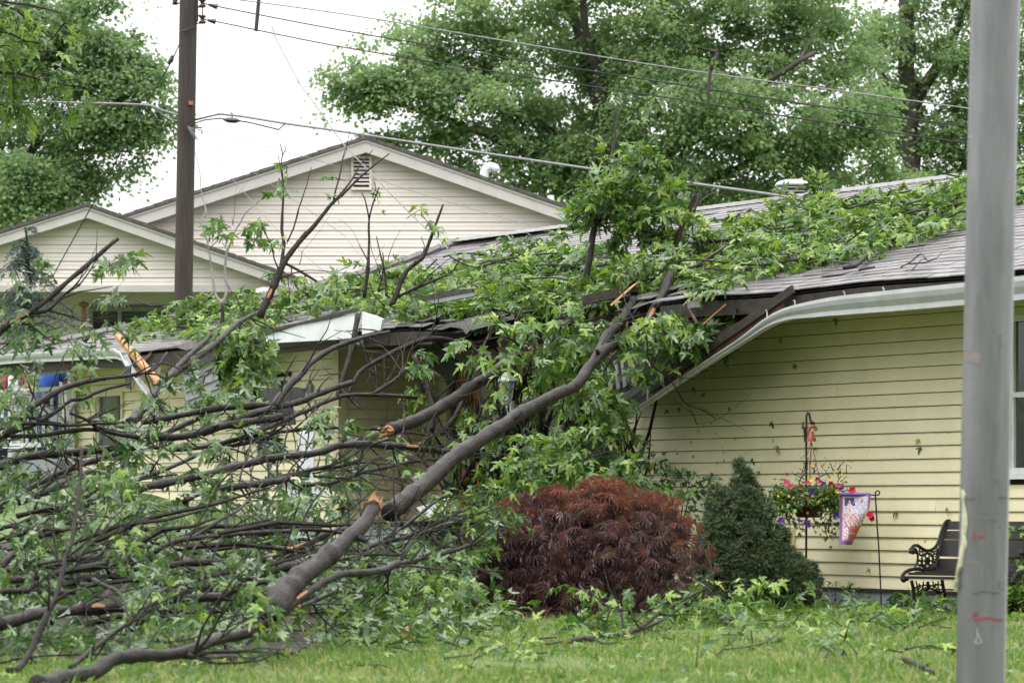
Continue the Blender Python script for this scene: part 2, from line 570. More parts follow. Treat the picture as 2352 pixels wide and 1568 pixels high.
def leaf_mesh(name, pos, R, size, tmpl, org=(0, 0, 0), rnd=None):
    """one mesh of many leaves"""
    N = len(pos)
    rnd = RNG.random(N) if rnd is None else rnd
    pick = RNG.integers(0, len(tmpl), N)
    allv, allf, allr, off = [], [], [], 0
    for k, (tv, tf) in enumerate(tmpl):
        idx = np.nonzero(pick == k)[0]
        if not len(idx):
            continue
        v = np.einsum('nij,vj->nvi', R[idx], tv) * size[idx][:, None, None] + (pos[idx] - np.array(org))[:, None, :]
        nv = len(tv)
        f = tf[None, :, :] + (np.arange(len(idx)) * nv)[:, None, None] + off
        allv.append(v.reshape(-1, 3)); allf.append(f.reshape(-1, 3)); allr.append(np.repeat(rnd[idx], nv))
        off += len(idx) * nv
    v = np.concatenate(allv).astype(np.float32); f = np.concatenate(allf).astype(np.int32); r = np.concatenate(allr).astype(np.float32)
    me = bpy.data.meshes.new(name)
    me.vertices.add(len(v)); me.vertices.foreach_set('co', v.ravel())
    me.loops.add(f.size); me.loops.foreach_set('vertex_index', f.ravel())
    me.polygons.add(len(f))
    me.polygons.foreach_set('loop_start', np.arange(0, f.size, 3, dtype=np.int32))
    me.polygons.foreach_set('loop_total', np.full(len(f), 3, dtype=np.int32))
    at = me.attributes.new('rnd', 'FLOAT', 'POINT')
    at.data.foreach_set('value', r)
    me.update(calc_edges=True)
    return me

LEAFMESH = {}
def leaf_object_mesh(k, material='leaf'):
    k0, k = k, (k, material)
    if k not in LEAFMESH:
        tv, tf = T_MAPLE[k0]
        me = bpy.data.meshes.new('leaf')
        me.from_pydata(tv.tolist(), [], tf.tolist())
        me.materials.append(M[material])
        LEAFMESH[k] = me
    return LEAFMESH[k]

class Leaves:
    """leaves of one thing, gathered and then split into leaf objects (those that show largest) and one joined part"""
    def __init__(self):
        self.p, self.t, self.n, self.s = [], [], [], []
        self.tw = MB()
    def add(self, p, tip, nrm, s):
        self.p.append(p); self.t.append(tip); self.n.append(nrm); self.s.append(s)
    def spray(self, base, d, length=.35, n=8, size=.135, droop=.7, up=.8, twig=True):
        """a twig with opposite leaves"""
        if size > .1: size *= min(1.22, max(.70, base.y / 29)); length *= .85
        d = d.normalized()
        side = d.cross(Vector((random.gauss(0, .4), random.gauss(0, .4), 1))).normalized()
        pts = []
        for k in range(4):
            q = k / 3
            pts.append(base + d * length * q + Vector((0, 0, -.18 * droop * length * q * q)))
        if twig:
            self.tw.tube(pts, [.006, .005, .004, .003], sides=3, cap=False)
        for k in range(n):
            q = .25 + .75 * k / max(1, n - 1)
            b = base + d * length * q + Vector((0, 0, -.18 * droop * length * q * q))
            sg = 1 if k % 2 else -1
            pd = (side * sg * random.uniform(.5, 1.1) + d * random.uniform(.2, .9) + Vector((random.gauss(0, .3), random.gauss(0, .3), random.gauss(0, .3) + .1)))
            pd.normalize()
            b2 = b + pd * random.uniform(.03, .09)
            tip = pd * random.uniform(.5, 1) + Vector((0, 0, -droop * random.uniform(.2, 1.3))) + d * .3
            nr = Vector((random.gauss(0, .55), random.gauss(0, .55), up * random.uniform(.2, 1.2))) + pd * .5
            self.add(b2, tip, nr, size * random.uniform(.72, 1.2))
    def finish(self, parent, K=0, name='foliage', material=None, tmpl=None, twmat=None, kind='leaf'):
        N = len(self.p)
        if self.tw.v:
            part('twigs', self.tw, twmat or M['bark'], parent, kind='stuff')
        if not N:
            return
        p = np.array([tuple(a) for a in self.p]); t = np.array([tuple(a) for a in self.t]); n = np.array([tuple(a) for a in self.n]); s = np.array(self.s)
        R = frames(t, n)
        org = np.array(origin_of(parent)) if parent else np.zeros(3)
        order = np.argsort(p[:, 1] - s * 12)
        K = min(K, N, 300)
        if N - K < 8: K = min(N, 300)
        for i in order[:K]:
            o = bpy.data.objects.new('leaf', leaf_object_mesh(int(RNG.integers(0, 3)), kind))
            m4 = Matrix([[*(R[i][r] * s[i]), p[i][r] - org[r]] for r in range(3)] + [[0, 0, 0, 1]])
            o.matrix_basis = m4
            o.parent = parent
            COL.objects.link(o)
        rest = order[K:]
        if len(rest):
            o = bpy.data.objects.new(name, leaf_mesh(name, p[rest], R[rest], s[rest], tmpl or T_MAPLE, org))
            o.data.materials.append(material or M[kind])
            COL.objects.link(o)
            o.parent = parent
            o['kind'] = 'stuff'

def rdir(zmin=-1, zmax=1):
    while True:
        v = Vector((random.uniform(-1, 1), random.uniform(-1, 1), random.uniform(zmin, zmax)))
        if .1 < v.length < 1:
            return v.normalized()

# ------------------------------------------------------------------ grass
def build_grass():
    N = 70000
    y = 13.5 + 22 * RNG.random(N * 2) ** 1.25
    x = (RNG.random(N * 2) * 2 - 1) * (.215 * y + .3)
    keep = np.zeros(N * 2, bool)
    zz = np.zeros(N * 2)
    for i in range(N * 2):
        n = (x[i] - WO.x) * WN.x + (y[i] - WO.y) * WN.y
        if n > .12 and not under_pile(x[i], y[i]):
            zz[i] = zg(x[i], y[i]); keep[i] = True
    x, y, zz = x[keep][:N], y[keep][:N], zz[keep][:N]
    # tufts gather in patches; thin spots stay thin
    patch = .5 + .5 * np.sin(x * 2.3 + 1.3 * np.sin(y * 1.1)) * np.sin(y * 1.9 + x * .8)
    ok = RNG.random(len(x)) < .72 + .28 * patch
    x, y, zz, patch = x[ok], y[ok], zz[ok], patch[ok]
    n = len(x)
    pos = np.stack([x, y, zz - .015], 1)
    nrm = np.stack([RNG.normal(0, .25, n), RNG.normal(0, .25, n), np.ones(n)], 1)
    tip = np.stack([RNG.normal(0, 1, n), RNG.normal(0, 1, n), np.zeros(n)], 1)
    R = frames(tip, nrm)
    R[:, :, 2] = nrm / np.linalg.norm(nrm, axis=1, keepdims=True)
    size = (.028 + .03 * RNG.random(n) + .034 * patch) * (1 + .9 * (RNG.random(n) > .985))
    rnd = np.clip(.42 + .30 * RNG.normal(0, 1, n) * .7 + .40 * (patch - .5), 0.01, .98)
    o = bpy.data.objects.new('grass', leaf_mesh('grass', pos, R, size, T_GRASS, rnd=rnd))
    o.data.materials.append(M['grass'])
    COL.objects.link(o)
    tag(o, 'short wet lawn grass in front of the houses', 'grass', kind='stuff')
build_grass()

# ------------------------------------------------------------------ the yellow house
PITCH = .127
EAVE = 3.09
house = thing('yellow_house', Wp(4, -2, 0), 'pale yellow vinyl-sided house with a caved-in brown shingle roof', 'house')

def board(name, p0, p1, z, nvec, m, parent, pitch=PITCH, lip=.026, z1=None):
    """one lap-siding board between two wall points (z = 0 plane); bottom edge stands proud"""
    up = Vector((0, 0, 1))
    h = (z1 - z) if z1 is not None else pitch
    wob = random.uniform(-.0015, .0015)
    a = Vector((0, 0, z + .004))
    h -= .003
    prof = [nvec * -.012, nvec * (lip + wob), nvec * (lip - .002 + wob) + up * .018, nvec * .004 + up * (h - .004), nvec * -.012 + up * (h - .004)]
    mb = MB()
    mb.prism([p0 + a + q for q in prof], p1 - p0)
    return part(name, mb, m, parent)

def wall_rows(pa, pb, z0, z1, nvec, holes=()):
    """courses of boards from point pa to pb; holes: (s0, s1, za, zb) along the run"""
    L = (pb - pa).length
    d = (pb - pa) / L
    z = z0
    while z < z1 - .02:
        top = min(z + PITCH, z1)
        segs = [(0, L)]
        for s0, s1, za, zb in holes:
            if z + PITCH * .5 > za and z + PITCH * .5 < zb:
                new = []
                for a, b in segs:
                    if s0 > a: new.append((a, min(b, s0)))
                    if s1 < b: new.append((max(a, s1), b))
                new = [q for q in new if q[1] - q[0] > .05]
                segs = new
        cut = []
        for a, b in segs:                            # butt joints, staggered
            x = a
            while b - x > 3.9:
                k = random.uniform(1.6, 3.6)
                cut.append((x, x + k - .002)); x += k + .002
            cut.append((x, b))
        for a, b in cut:
            board('siding_board', pa + d * a, pa + d * b, z, nvec, M['siding'], house, z1=top)
        z += PITCH

Z0 = .17
# right-hand front wall
RT0, RT1 = -3.6, 4.6
def zfloor(t):
    p = Wp(t, 0, 0)
    return zg(p.x, p.y)
wall_rows(Wp(RT0, 0, 0), Wp(RT1, 0, 0), Z0, EAVE - .13, WN, [(-3.6 - -3.6 + .72, -1.56 - -3.6, 1.24, 2.76)])
# left front wall, its projecting corner, the recess side and back walls
LT0, LT1 = 10.35, 17.7
zl = Z0 + PITCH * 4
wt0, _ = wd(283); wt1, _ = wd(225)
kt0, _ = wd(672); kt1, _ = wd(632)
wall_rows(Wp(LT0, 0, 0), Wp(LT1, 0, 0), zl, EAVE - .13, WN, [(kt0 - LT0, kt1 - LT0, 2.2, 2.66), (wt0 - LT0 - .06, wt1 - LT0 + .06, 1.5, 2.62)])
wall_rows(Wp(LT0, -1.5, 0), Wp(LT0, 0, 0), zl, EAVE - .1, -WU)
wall_rows(Wp(RT1, -1.5, 0), Wp(LT0, -1.5, 0), zl, EAVE - .1, WN, [(9.34 - RT1 - .08, 10.0 - RT1 + .08, 0, 2.86)])
mb = MB()
mb.box(Wp(RT1, -1.5, .1), WN * 1.49, WU * -.1, Vector((0, 0, EAVE - .2)))
part('side_wall', mb, M['trim_y'], house)
mb = MB()                                             # rear and end walls
mb.box(Wp(-3.6, -8.8, 0), WU * 21.3, WN * .1, Vector((0, 0, EAVE)))
mb.box(Wp(-3.6, -8.6, 0), WU * .1, WN * 8.5, Vector((0, 0, EAVE)))
mb.box(Wp(17.6, -8.6, 0), WU * .1, WN * 8.5, Vector((0, 0, EAVE)))
part('rear_wall', mb, M['trim_y'], house)
# backing behind the boards
mb = MB()
mb.box(Wp(RT0, -.1, .05), WU * (RT1 - RT0), WN * .07, Vector((0, 0, EAVE - .25)))
mb.box(Wp(LT0, -.1, .4), WU * (LT1 - LT0), WN * .07, Vector((0, 0, EAVE - .55)))
mb.box(Wp(RT1, -1.62, .2), WU * (LT0 - RT1), WN * .09, Vector((0, 0, EAVE - .3)))
part('sheathing', mb, M['darkwood'], house)
# corner posts
mb = MB()
mb.box(Wp(LT0 - .02, .0, .5), WU * .10, WN * .035, Vector((0, 0, EAVE - .62)))
mb.box(Wp(LT0 - .035, -.09, .5), WU * .015, WN * .125, Vector((0, 0, EAVE - .62)))
part('corner_board', mb, M['trim_y'], house)
mb = MB()
mb.box(Wp(LT1 - .06, .0, 1.0), WU * .11, WN * .04, Vector((0, 0, EAVE - 1.12)))
part('corner_board', mb, M['trim_y'], house)
mb = MB()
mb.box(Wp(RT1 - .05, 0, .1), WU * .09, WN * .035, Vector((0, 0, EAVE - .3)))
part('corner_board', mb, M['trim_y'], house)
# foundation
mb = MB()
mb.box(Wp(RT0, -.12, -.4), WU * (RT1 - RT0 + .02), WN * .125, Vector((0, 0, .572)))
part('foundation', mb, M['found'], house)
mb = MB()
mb.box(Wp(LT0, -.12, -.1), WU * (LT1 - LT0), WN * .125, Vector((0, 0, .77)))
part('foundation', mb, M['found'], house)
mb = MB()                                             # dark drip strip at the bottom of the siding
mb.box(Wp(RT0, .005, Z0 - .028), WU * (RT1 - RT0), WN * .022, Vector((0, 0, .024)))
part('starter_strip', mb, M['darkwood'], house)
# porch slab in the recess
mb = MB()
mb.box(Wp(RT1 + .1, -1.5, .1), WU * (LT0 - RT1 - .12), WN * 1.45, Vector((0, 0, .62)))
part('porch_slab', mb, M['found'], house)

def window(t0, t1, z0, z1, n=0.0, frame=.06, sash=None, name='window', m=None):
    w = MB()
    fr = frame
    def bx(a, b, za, zb, d0=.0, d1=.045):
        w.box(Wp(a, n + d0, za), WU * (b - a), WN * (d1 - d0), Vector((0, 0, zb - za)))
    bx(t0 - fr, t1 + fr, z1, z1 + fr); bx(t0 - fr, t1 + fr, z0 - fr, z0)
    bx(t0 - fr, t0, z0, z1); bx(t1, t1 + fr, z0, z1)
    f = part(name, w, m or M['white'], house)
    g = MB()
    g.box(Wp(t0, n - .03, z0), WU * (t1 - t0), WN * .012, Vector((0, 0, z1 - z0)))
    part('pane', g, M['glass'], f)
    s = MB()
    if sash:
        s.box(Wp(t0, n - .018, sash - .025), WU * (t1 - t0), WN * .04, Vector((0, 0, .05)))
    s.box(Wp(t0, n - .018, z0), WU * .035, WN * .03, Vector((0, 0, z1 - z0)))
    s.box(Wp(t1 - .035, n - .018, z0), WU * .035, WN * .03, Vector((0, 0, z1 - z0)))
    part('sash', s, M['white'], f)
    sl = MB()
    sl.box(Wp(t0 - fr - .03, n, z0 - fr - .045), WU * (t1 - t0 + 2 * fr + .06), WN * .075, Vector((0, 0, .043)))
    part('sill', sl, M['white'], f)
    return f
window(-2.82, -1.66, 1.34, 2.70, sash=2.02)
window(wt0, wt1, 1.62, 2.54, frame=.055, sash=2.05, m=M['trim_y'])
window(kt0 + .05, kt1 - .05, 2.26, 2.60, frame=.045)

# doorway with an orange door half open
d0 = MB()
for a, b in ((9.34 - .09, 9.34), (10.0, 10.0 + .09)):
    d0.box(Wp(a, -1.5, .72), WU * (b - a), WN * .06, Vector((0, 0, 2.1)))
d0.box(Wp(9.25, -1.5, 2.78), WU * .84, WN * .06, Vector((0, 0, .09)))
part('door_frame', d0, M['panel_grey'], house)
d1 = MB()
d1.box(Wp(9.35, -1.56, .73), WU * .64, WN * .045, Vector((0, 0, 2.04)))
dr = part('door', d1, M['door'], house)
d2 = MB()
for a, b, c, e in ((.06, .28, .2, .9), (.36, .58, .2, .9), (.06, .28, 1.05, 1.9), (.36, .58, 1.05, 1.9)):
    d2.box(Wp(9.35 + a, -1.514, .73 + c), WU * (b - a), WN * .012, Vector((0, 0, e - c)))
part('door_panel', d2, M['door'], dr)

# ---- roof
NE, NR = .88, -4.2
RIDGE = 4.78
TR0, THIP, TE = -4.2, 13.86, 18.9
def roof_sag(t, f):
    """the roof sinks where the tree lies on it, towards the hip end"""
    s = .30 * math.exp(-((t - 13.2) / 3.2) ** 2) * math.sin(math.pi * min(1, f * .9 + .05))
    s += .07 * math.exp(-((t - 6.0) / 2.2) ** 2) * (1 - f)
    s += .012 * math.sin(t * 2.3) * (1 - f)
    return s
def roof_pt(t, f, lift=0.0):
    n = NE + (NR - NE) * f
    z = EAVE + (RIDGE - EAVE) * f - roof_sag(t, f) + lift * .94
    return Wp(t, n, z) + WN * (lift * .33)
def t_hip(f):
    return TE + (THIP - TE) * f
def roof_at(px, py):
    """roof point seen at a picture coordinate: returns (t, f) by search"""
    best = None
    lo, hi = 0.0, 1.0
    for _ in range(26):
        f = (lo + hi) / 2
        t, d = wd(px, NE + (NR - NE) * f)
        y = HY - (roof_pt(t, f).z - CAMZ) * F / d
        if y > py: lo = f
        else: hi = f
    f = (lo + hi) / 2
    return wd(px, NE + (NR - NE) * f)[0], f

def in_hole(t, f):
    e = .10 * math.sin(t * 9) + .05 * math.sin(t * 23)
    if 2.45 < t < 7.2 and f < .15 + e * .7 - .07 * abs(t - 4.8) / 2.4: return True
    if 11.0 < t < 12.6 and f < .06 + .04 * math.sin(t * 11): return True
    return False

mb = MB()                                             # roof deck under the shingles
NT, NF = 70, 10
for j in range(NF):
    for i in range(NT):
        f0, f1 = j / NF, (j + 1) / NF
        a0 = TR0 + (t_hip(f0) - TR0) * i / NT; a1 = TR0 + (t_hip(f0) - TR0) * (i + 1) / NT
        b0 = TR0 + (t_hip(f1) - TR0) * i / NT; b1 = TR0 + (t_hip(f1) - TR0) * (i + 1) / NT
        if in_hole((a0 + a1) / 2, (f0 + f1) / 2): continue
        mb.quad(roof_pt(a0, f0, -.03), roof_pt(b0, f1, -.03), roof_pt(b1, f1, -.03), roof_pt(a1, f0, -.03))
# hip end and back slope
for i in range(10):
    q0, q1 = i / 10, (i + 1) / 10
    mb.quad(roof_pt(t_hip(q0), q0, -.02), Wp(t_hip(q0), -8.85 + (NR + 8.85) * q0, EAVE + (RIDGE - EAVE) * q0), Wp(t_hip(q1), -8.85 + (NR + 8.85) * q1, EAVE + (RIDGE - EAVE) * q1), roof_pt(t_hip(q1), q1, -.02))
mb.quad(Wp(TR0, NR, RIDGE - .02), Wp(THIP, NR, RIDGE - .02), Wp(TE, -8.85, EAVE), Wp(TR0, -8.85, EAVE))
part('roof_deck', mb, M['felt'], house)

EXPO = .147
SL = math.hypot(NE - NR, RIDGE - EAVE)
rows = int(SL / EXPO)
tabs = []
for r in range(rows + 1):
    f = r * EXPO / SL
    f1 = min(1.0, f + EXPO * 1.25 / SL)
    t = TR0 + (r % 2) * .15 + random.uniform(0, .05)
    while t < t_hip(f) - .12:
        w = .30
        tm = t + w / 2
        if not in_hole(tm, f + .015):
            p = roof_pt(tm, f)
            tabs.append((p.y + (0 if f < .55 else 4) , t, w, f, f1))
        t += w + .004
tabs.sort()
def tab_geo(t, w, f, f1):
    lf = random.uniform(.008, .013) + (random.uniform(.006, .016) if random.random() < .03 else 0)
    if (2.0 < t < 7.6 or 10.5 < t < 13.5) and f < .2 and random.random() < .25: lf += random.uniform(.01, .035)
    a, b = roof_pt(t, f, lf), roof_pt(t + w, f, lf + random.uniform(-.004, .004))
    c, d = roof_pt(t + w, f1, .003), roof_pt(t, f1, .003)
    dn = Vector((0, 0, -.011)) - WN * .002
    return a, b, c, d, dn
stuff, srnd = MB(), []
# the tabs that show largest: nearest, low on the slope
for k, (_, t, w, f, f1) in enumerate(tabs):
    a, b, c, d, dn = tab_geo(t, w, f, f1)
    if k < 300:
        one = MB()
        one.prism([a + dn, b + dn, c + dn, d + dn], -dn)
        part('shingle', one, M['shingle'], house)
    else:
        stuff.quad(a, b, c, d); stuff.quad(a + dn, b + dn, b, a)
        stuff.poly([b + dn, c, b]); stuff.poly([a + dn, a, d])
        srnd += [random.random()] * 14
o = part('shingles', stuff, M['shingle'], house, kind='stuff')
at = o.data.attributes.new('rnd', 'FLOAT', 'POINT')
at.data.foreach_set('value', np.array(srnd, dtype=np.float32))
# ridge and hip caps
cap = MB()
t = TR0
while t < THIP:
    cap.prism([Wp(t, NR + .14, RIDGE - .035), Wp(t, NR, RIDGE + .03), Wp(t, NR - .14, RIDGE - .035), Wp(t, NR, RIDGE + .015)], WU * .29 + Vector((0, 0, .008)))
    t += .2
for i in range(26):
    q = i / 26
    a, b = roof_pt(t_hip(q), q, .02), roof_pt(t_hip(q + .036), q + .036, .035)
    cap.tube([a, b], .07, sides=6)
part('ridge_cap', cap, M['shingle'], house)
# fascia under the eave, soffit, and the torn part
fa = MB()
def fascia(ta, tb):
    k = max(1, int((tb - ta) / .5))
    for i in range(k):
        a, b = ta + (tb - ta) * i / k, ta + (tb - ta) * (i + 1) / k
        pa, pb = roof_pt(a, 0, -.05), roof_pt(b, 0, -.05)
        fa.prism([pa - WN * .03, pb - WN * .03, pb, pa], Vector((0, 0, -.15)))
fascia(TR0, 2.6)
part('fascia', fa, M['darkwood'], house)
fa = MB(); fascia(6.9, TE)
part('fascia', fa, M['darkwood'], house)
so = MB()
so.box(Wp(TR0, .03, EAVE - .17), WU * (2.5 - TR0), WN * .80, Vector((0, 0, .015)))
so.box(Wp(12.5, .03, EAVE - .17), WU * (TE - 12.5), WN * .80, Vector((0, 0, .015)))
part('soffit', so, M['trim_y'], house)
so = MB()
so.box(Wp(5.2, -1.48, EAVE - .13), WU * (LT0 - 5.25), WN * 2.2, Vector((0, 0, .02)))
part('porch_ceiling', so, M['felt'], house)
# rafters bared in the hole
for k in range(9):
    t = 2.8 + k * .55
    rf = MB()
    rf.beam(Wp(t, NE - .05, EAVE - .10 - random.uniform(0, .25)), Wp(t + random.uniform(-.1, .1), -1.6, EAVE + .55), .045, .14)
    part('rafter', rf, M['darkwood'], house)

# ---- gutters: still up at both ends, wrenched down in the middle
def gutter(name, pts, hts, label=None):
    """sweep of an open channel: pts are the lip line"""
    fine, fh = [], []
    ft = spline(pts, .12)
    cum = [0]
    for a, b in zip(pts, pts[1:]): cum.append(cum[-1] + (b - a).length)
    acc = 0
    for i, q in enumerate(ft):
        if i: acc += (ft[i] - ft[i - 1]).length
        k = 0
        while k < len(cum) - 2 and acc > cum[k + 1]: k += 1
        u = min(1, max(0, (acc - cum[k]) / max(1e-6, cum[k + 1] - cum[k])))
        fine.append(q); fh.append(hts[k] + (hts[k + 1] - hts[k]) * u)
    g = MB()
    prof = [(0, -.004), (0, .016), (.018, .016), (.018, -.012), (.006, -.045), (-.022, -.085), (-.022, -.12), (-.115, -.12), (-.115, .0)]
    n = len(prof)
    for q, h in zip(fine, fh):
        for pn, pz in prof:
            g.v.append(q + WN * pn * (.5 + .5 * h) + Vector((0, 0, pz * h)))
    for i in range(len(fine) - 1):
        for s in range(n - 1):
            g.f.append((i * n + s, i * n + s + 1, (i + 1) * n + s + 1, (i + 1) * n + s))
    return part(name, g, M['white_gutter'], house, label=label)
def gp(px, py, n=.98):
    t, d = wd(px, n)
    return P(px, py, d)
gr = [gp(x, y) for x, y in ((2480, 628), (2352, 640), (2215, 655), (2050, 672), (1930, 685), (1860, 697), (1800, 712), (1755, 736), (1700, 778), (1630, 824), (1560, 870), (1490, 918), (1422, 964))]
gutter('gutter', gr, [1.5, 1.5, 1.45, 1.4, 1.3, 1.1, .8, .55, .32, .26, .22, .2, .19], 'white gutter bent down off the eave on the long wall')
gl = [gp(x, y) for x, y in ((-90, 829), (15, 815), (140, 808), (262, 803), (277, 812), (292, 842), (318, 880), (352, 922))]
gutter('gutter', gl, [1.05, 1.05, 1.05, 1.0, .8, .6, .6, .6], 'white gutter snapped down beside the fresh lumber')
hb = MB()                                             # gutter hanger spikes standing up from the lip
for x, y in ((1560, 866), (1487, 910), (1597, 836), (1762, 722), (1826, 700), (1940, 680), (2030, 671)):
    q = gp(x, y, .93)
    hb.tube([q - Vector((0, 0, .03)), q + Vector((0, 0, .03)), q + Vector((-.015, 0, .045))], [.008, .008, .011], sides=6)
part('gutter_hanger', hb, M['white_gutter'], house)
# soffit and fascia torn loose behind the hanging gutter
ts = MB()
def qp(px, py, n):
    if n >= .3: n += .42                              # out under the wide eave
    t, d = wd(px, n)
    return P(px, py, d)
ts.prism([qp(1424, 972, .40), qp(1560, 880, .40), qp(1700, 788, .40), qp(1790, 722, .40), qp(1860, 700, .36), qp(1790, 690, .25), qp(1690, 705, .2), qp(1540, 740, .15), qp(1420, 770, .12), qp(1370, 900, .2)], -WN * .03)
part('torn_soffit', ts, M['felt'], house)
def plank(px0, py0, px1, py1, n0, n1, w, h, m, name='torn_board', label=None):
    b = MB()
    b.beam(qp(px0, py0, n0), qp(px1, py1, n1), h, w)
    return part(name, b, m, house, label=label)
plank(1440, 930, 1822, 664, .5, .5, .085, .03, M['darkwood'])
plank(1500, 905, 1800, 700, .46, .46, .05, .03, M['brownwood'])
plank(1480, 860, 1720, 742, .44, .44, .10, .03, M['darkwood'])
plank(1400, 900, 1640, 800, .43, .43, .12, .03, M['darkwood'])
plank(1030, 800, 1160, 842, .1, .0, .09, .03, M['brownwood'])
plank(1140, 745, 1192, 722, .2, .1, .10, .05, M['brownwood'], label='reddish torn rafter end under the shingles')
plank(1100, 770, 1165, 838, .2, .1, .07, .05, M['brownwood'])
plank(998, 812, 1050, 862, -.2, -.2, .30, .03, M['felt'])
plank(1340, 690, 1420, 672, .4, .3, .10, .04, M['darkwood'])
# splinters of lath and sheathing along the break
for k in range(46):
    x = random.uniform(1120, 1720) if k < 36 else random.uniform(275, 420)
    y = (random.uniform(700, 800) if x < 1400 else 690 + random.uniform(0, max(20, (1720 - x) * .5))) if k < 36 else random.uniform(800, 850)
    p = qp(x, y, random.uniform(.3, .5))
    dv_ = (WU * random.uniform(-1, 1) + Vector((0, 0, random.uniform(-1, .3))) + WN * random.uniform(-.2, .5)).normalized()
    L_ = random.uniform(.12, .45); w_ = random.uniform(.012, .045)
    sb = MB()
    s_ = dv_.cross(WN).normalized() * w_
    sb.prism([p - s_ / 2, p + s_ / 2, p + dv_ * L_ * .8 + s_ * .4, p + dv_ * L_ + s_ * random.uniform(-.3, .3), p + dv_ * L_ * .7 - s_ * .5], WN * .012)
    part('splinter', sb, M[random.choice(['darkwood', 'brownwood', 'felt', 'darkwood', 'torn'])], house)
# pale vinyl soffit strips dangling
for k, (x0, y0, x1, y1) in enumerate(((1397, 822, 1403, 900), (1413, 828, 1421, 893), (1429, 826, 1436, 888), (1444, 820, 1456, 880), (1383, 815, 1389, 880))):
    s = MB()
    a, b = qp(x0, y0, .42), qp(x1, y1, .46)
    s.beam(a, b, .055, .012, WN)
    part('soffit_strip', s, M['panel_grey'], house)
for k, (x0, y0, x1, y1) in enumerate(((1118, 905, 1126, 1010), (1132, 890, 1144, 1015), (1147, 900, 1157, 1000))):
    s = MB()
    s.beam(qp(x0, y0, -.3), qp(x1, y1, -.25), .05, .012, WN)
    part('soffit_strip', s, M['panel_grey'], house)
# the porch gable's white trim boards
def fpoly(pts, n, th, m, name, label=None):
    b = MB()
    b.prism([qp(*V(v, x, y), n) for v, x, y in pts], -WN * th)
    return part(name, b, m, house, label=label)
fpoly([('N', 290, 425), ('N', 700, 308), ('N', 1100, 235), ('N', 1480, 150), ('N', 1440, 470), ('N', 1250, 492), ('N', 290, 545)], .62, .03, M['white'], 'trim_board', 'white trim board along the sagging porch eave')
fpoly([('N', 1530, 150), ('N', 1700, 200), ('N', 1790, 240), ('N', 1760, 375), ('N', 1530, 432)], .60, .03, M['white'], 'trim_board')
fpoly([('N', 1245, 492), ('N', 1500, 470), ('N', 1520, 560), ('N', 1250, 535)], .55, .03, M['panel_grey'], 'trim_board')
fpoly([('N', 250, 560), ('N', 1240, 500), ('N', 1200, 530), ('N', 260, 620)], .5, .03, M['darkwood'], 'trim_board')
fpoly([('N', 300, 372), ('N', 800, 268), ('N', 1470, 95), ('N', 1490, 132), ('N', 1100, 238), ('N', 700, 312), ('N', 140, 500)], .64, .02, M['felt'], 'drip_edge')
fpoly([('N', 1530, 435), ('N', 1860, 450), ('N', 1860, 540), ('N', 1520, 510)], .45, .03, M['darkwood'], 'trim_board')
fpoly([('E', 580, 497), ('E', 900, 432), ('E', 905, 470), ('E', 640, 520)], .3, .02, M['panel_grey'], 'lifted_flashing')
fpoly([('E', 530, 485), ('E', 700, 435), ('E', 905, 418), ('E', 900, 440), ('E', 580, 498)], .31, .02, M['felt'], 'lifted_shingles')
# loose torn shingle flaps along the broken eave
for pts in ([('O', 430, 320), ('O', 800, 260), ('O', 880, 370), ('O', 830, 430), ('O', 770, 350)],
            [('O', 800, 240), ('O', 1150, 150), ('O', 1260, 300), ('O', 1080, 330), ('O', 900, 380)],
            [('O', 1240, 230), ('O', 1420, 190), ('O', 1430, 240), ('O', 1290, 270)],
            [('M', 1000, 560), ('M', 1090, 490), ('M', 1320, 440), ('M', 1290, 560), ('M', 1140, 600)],
            [('M', 1330, 470), ('M', 1540, 410), ('M', 1510, 520), ('M', 1290, 570)],
            [('Q', 1000, 470), ('Q', 1110, 430), ('Q', 1120, 510), ('Q', 1010, 520)]):
    fpoly(pts, .55, .014, M['shingle'], 'torn_shingle')
# hanging slab of roofing and siding collapsed in front of the left wall
fpoly([('M', 740, 905), ('M', 1080, 780), ('M', 1540, 640), ('M', 1600, 720), ('M', 1230, 900), ('M', 900, 960)], .5, .03, M['felt'], 'torn_roofing')
for k in range(4):
    y0 = 790 + k * 130
    fpoly([('M', 1060 + k * 20, y0 + 190), ('M', 1560 + k * 25, y0 - 10), ('M', 1590 + k * 25, y0 + 105), ('M', 1100 + k * 20, y0 + 310)], .46 - k * .02, .02, M['panel_grey'], 'fallen_siding')
fpoly([('N', 130, 1180), ('N', 330, 1110), ('N', 700, 1090), ('N', 800, 1110), ('N', 780, 1280), ('N', 120, 1300)], .7, .03, M['felt'], 'torn_roofing')
fpoly([('N', 20, 1400), ('N', 640, 1330), ('N', 680, 1560), ('N', 30, 1640)], .75, .03, M['felt'], 'torn_roofing')
fpoly([('M', 640, 800), ('M', 740, 815), ('M', 745, 960), ('M', 610, 930)], .78, .015, M['shingle'], 'torn_shingle')
fpoly([('M', 205, 840), ('M', 300, 830), ('M', 300, 1180), ('M', 235, 1160)], .62, .02, M['felt'], 'torn_roofing')
fpoly([('K', 2000, 860), ('K', 2352, 750), ('K', 2420, 900), ('K', 2130, 1010)], 1.5, .03, M['white'], 'trim_board', 'white trim panel lying beside the doorway')
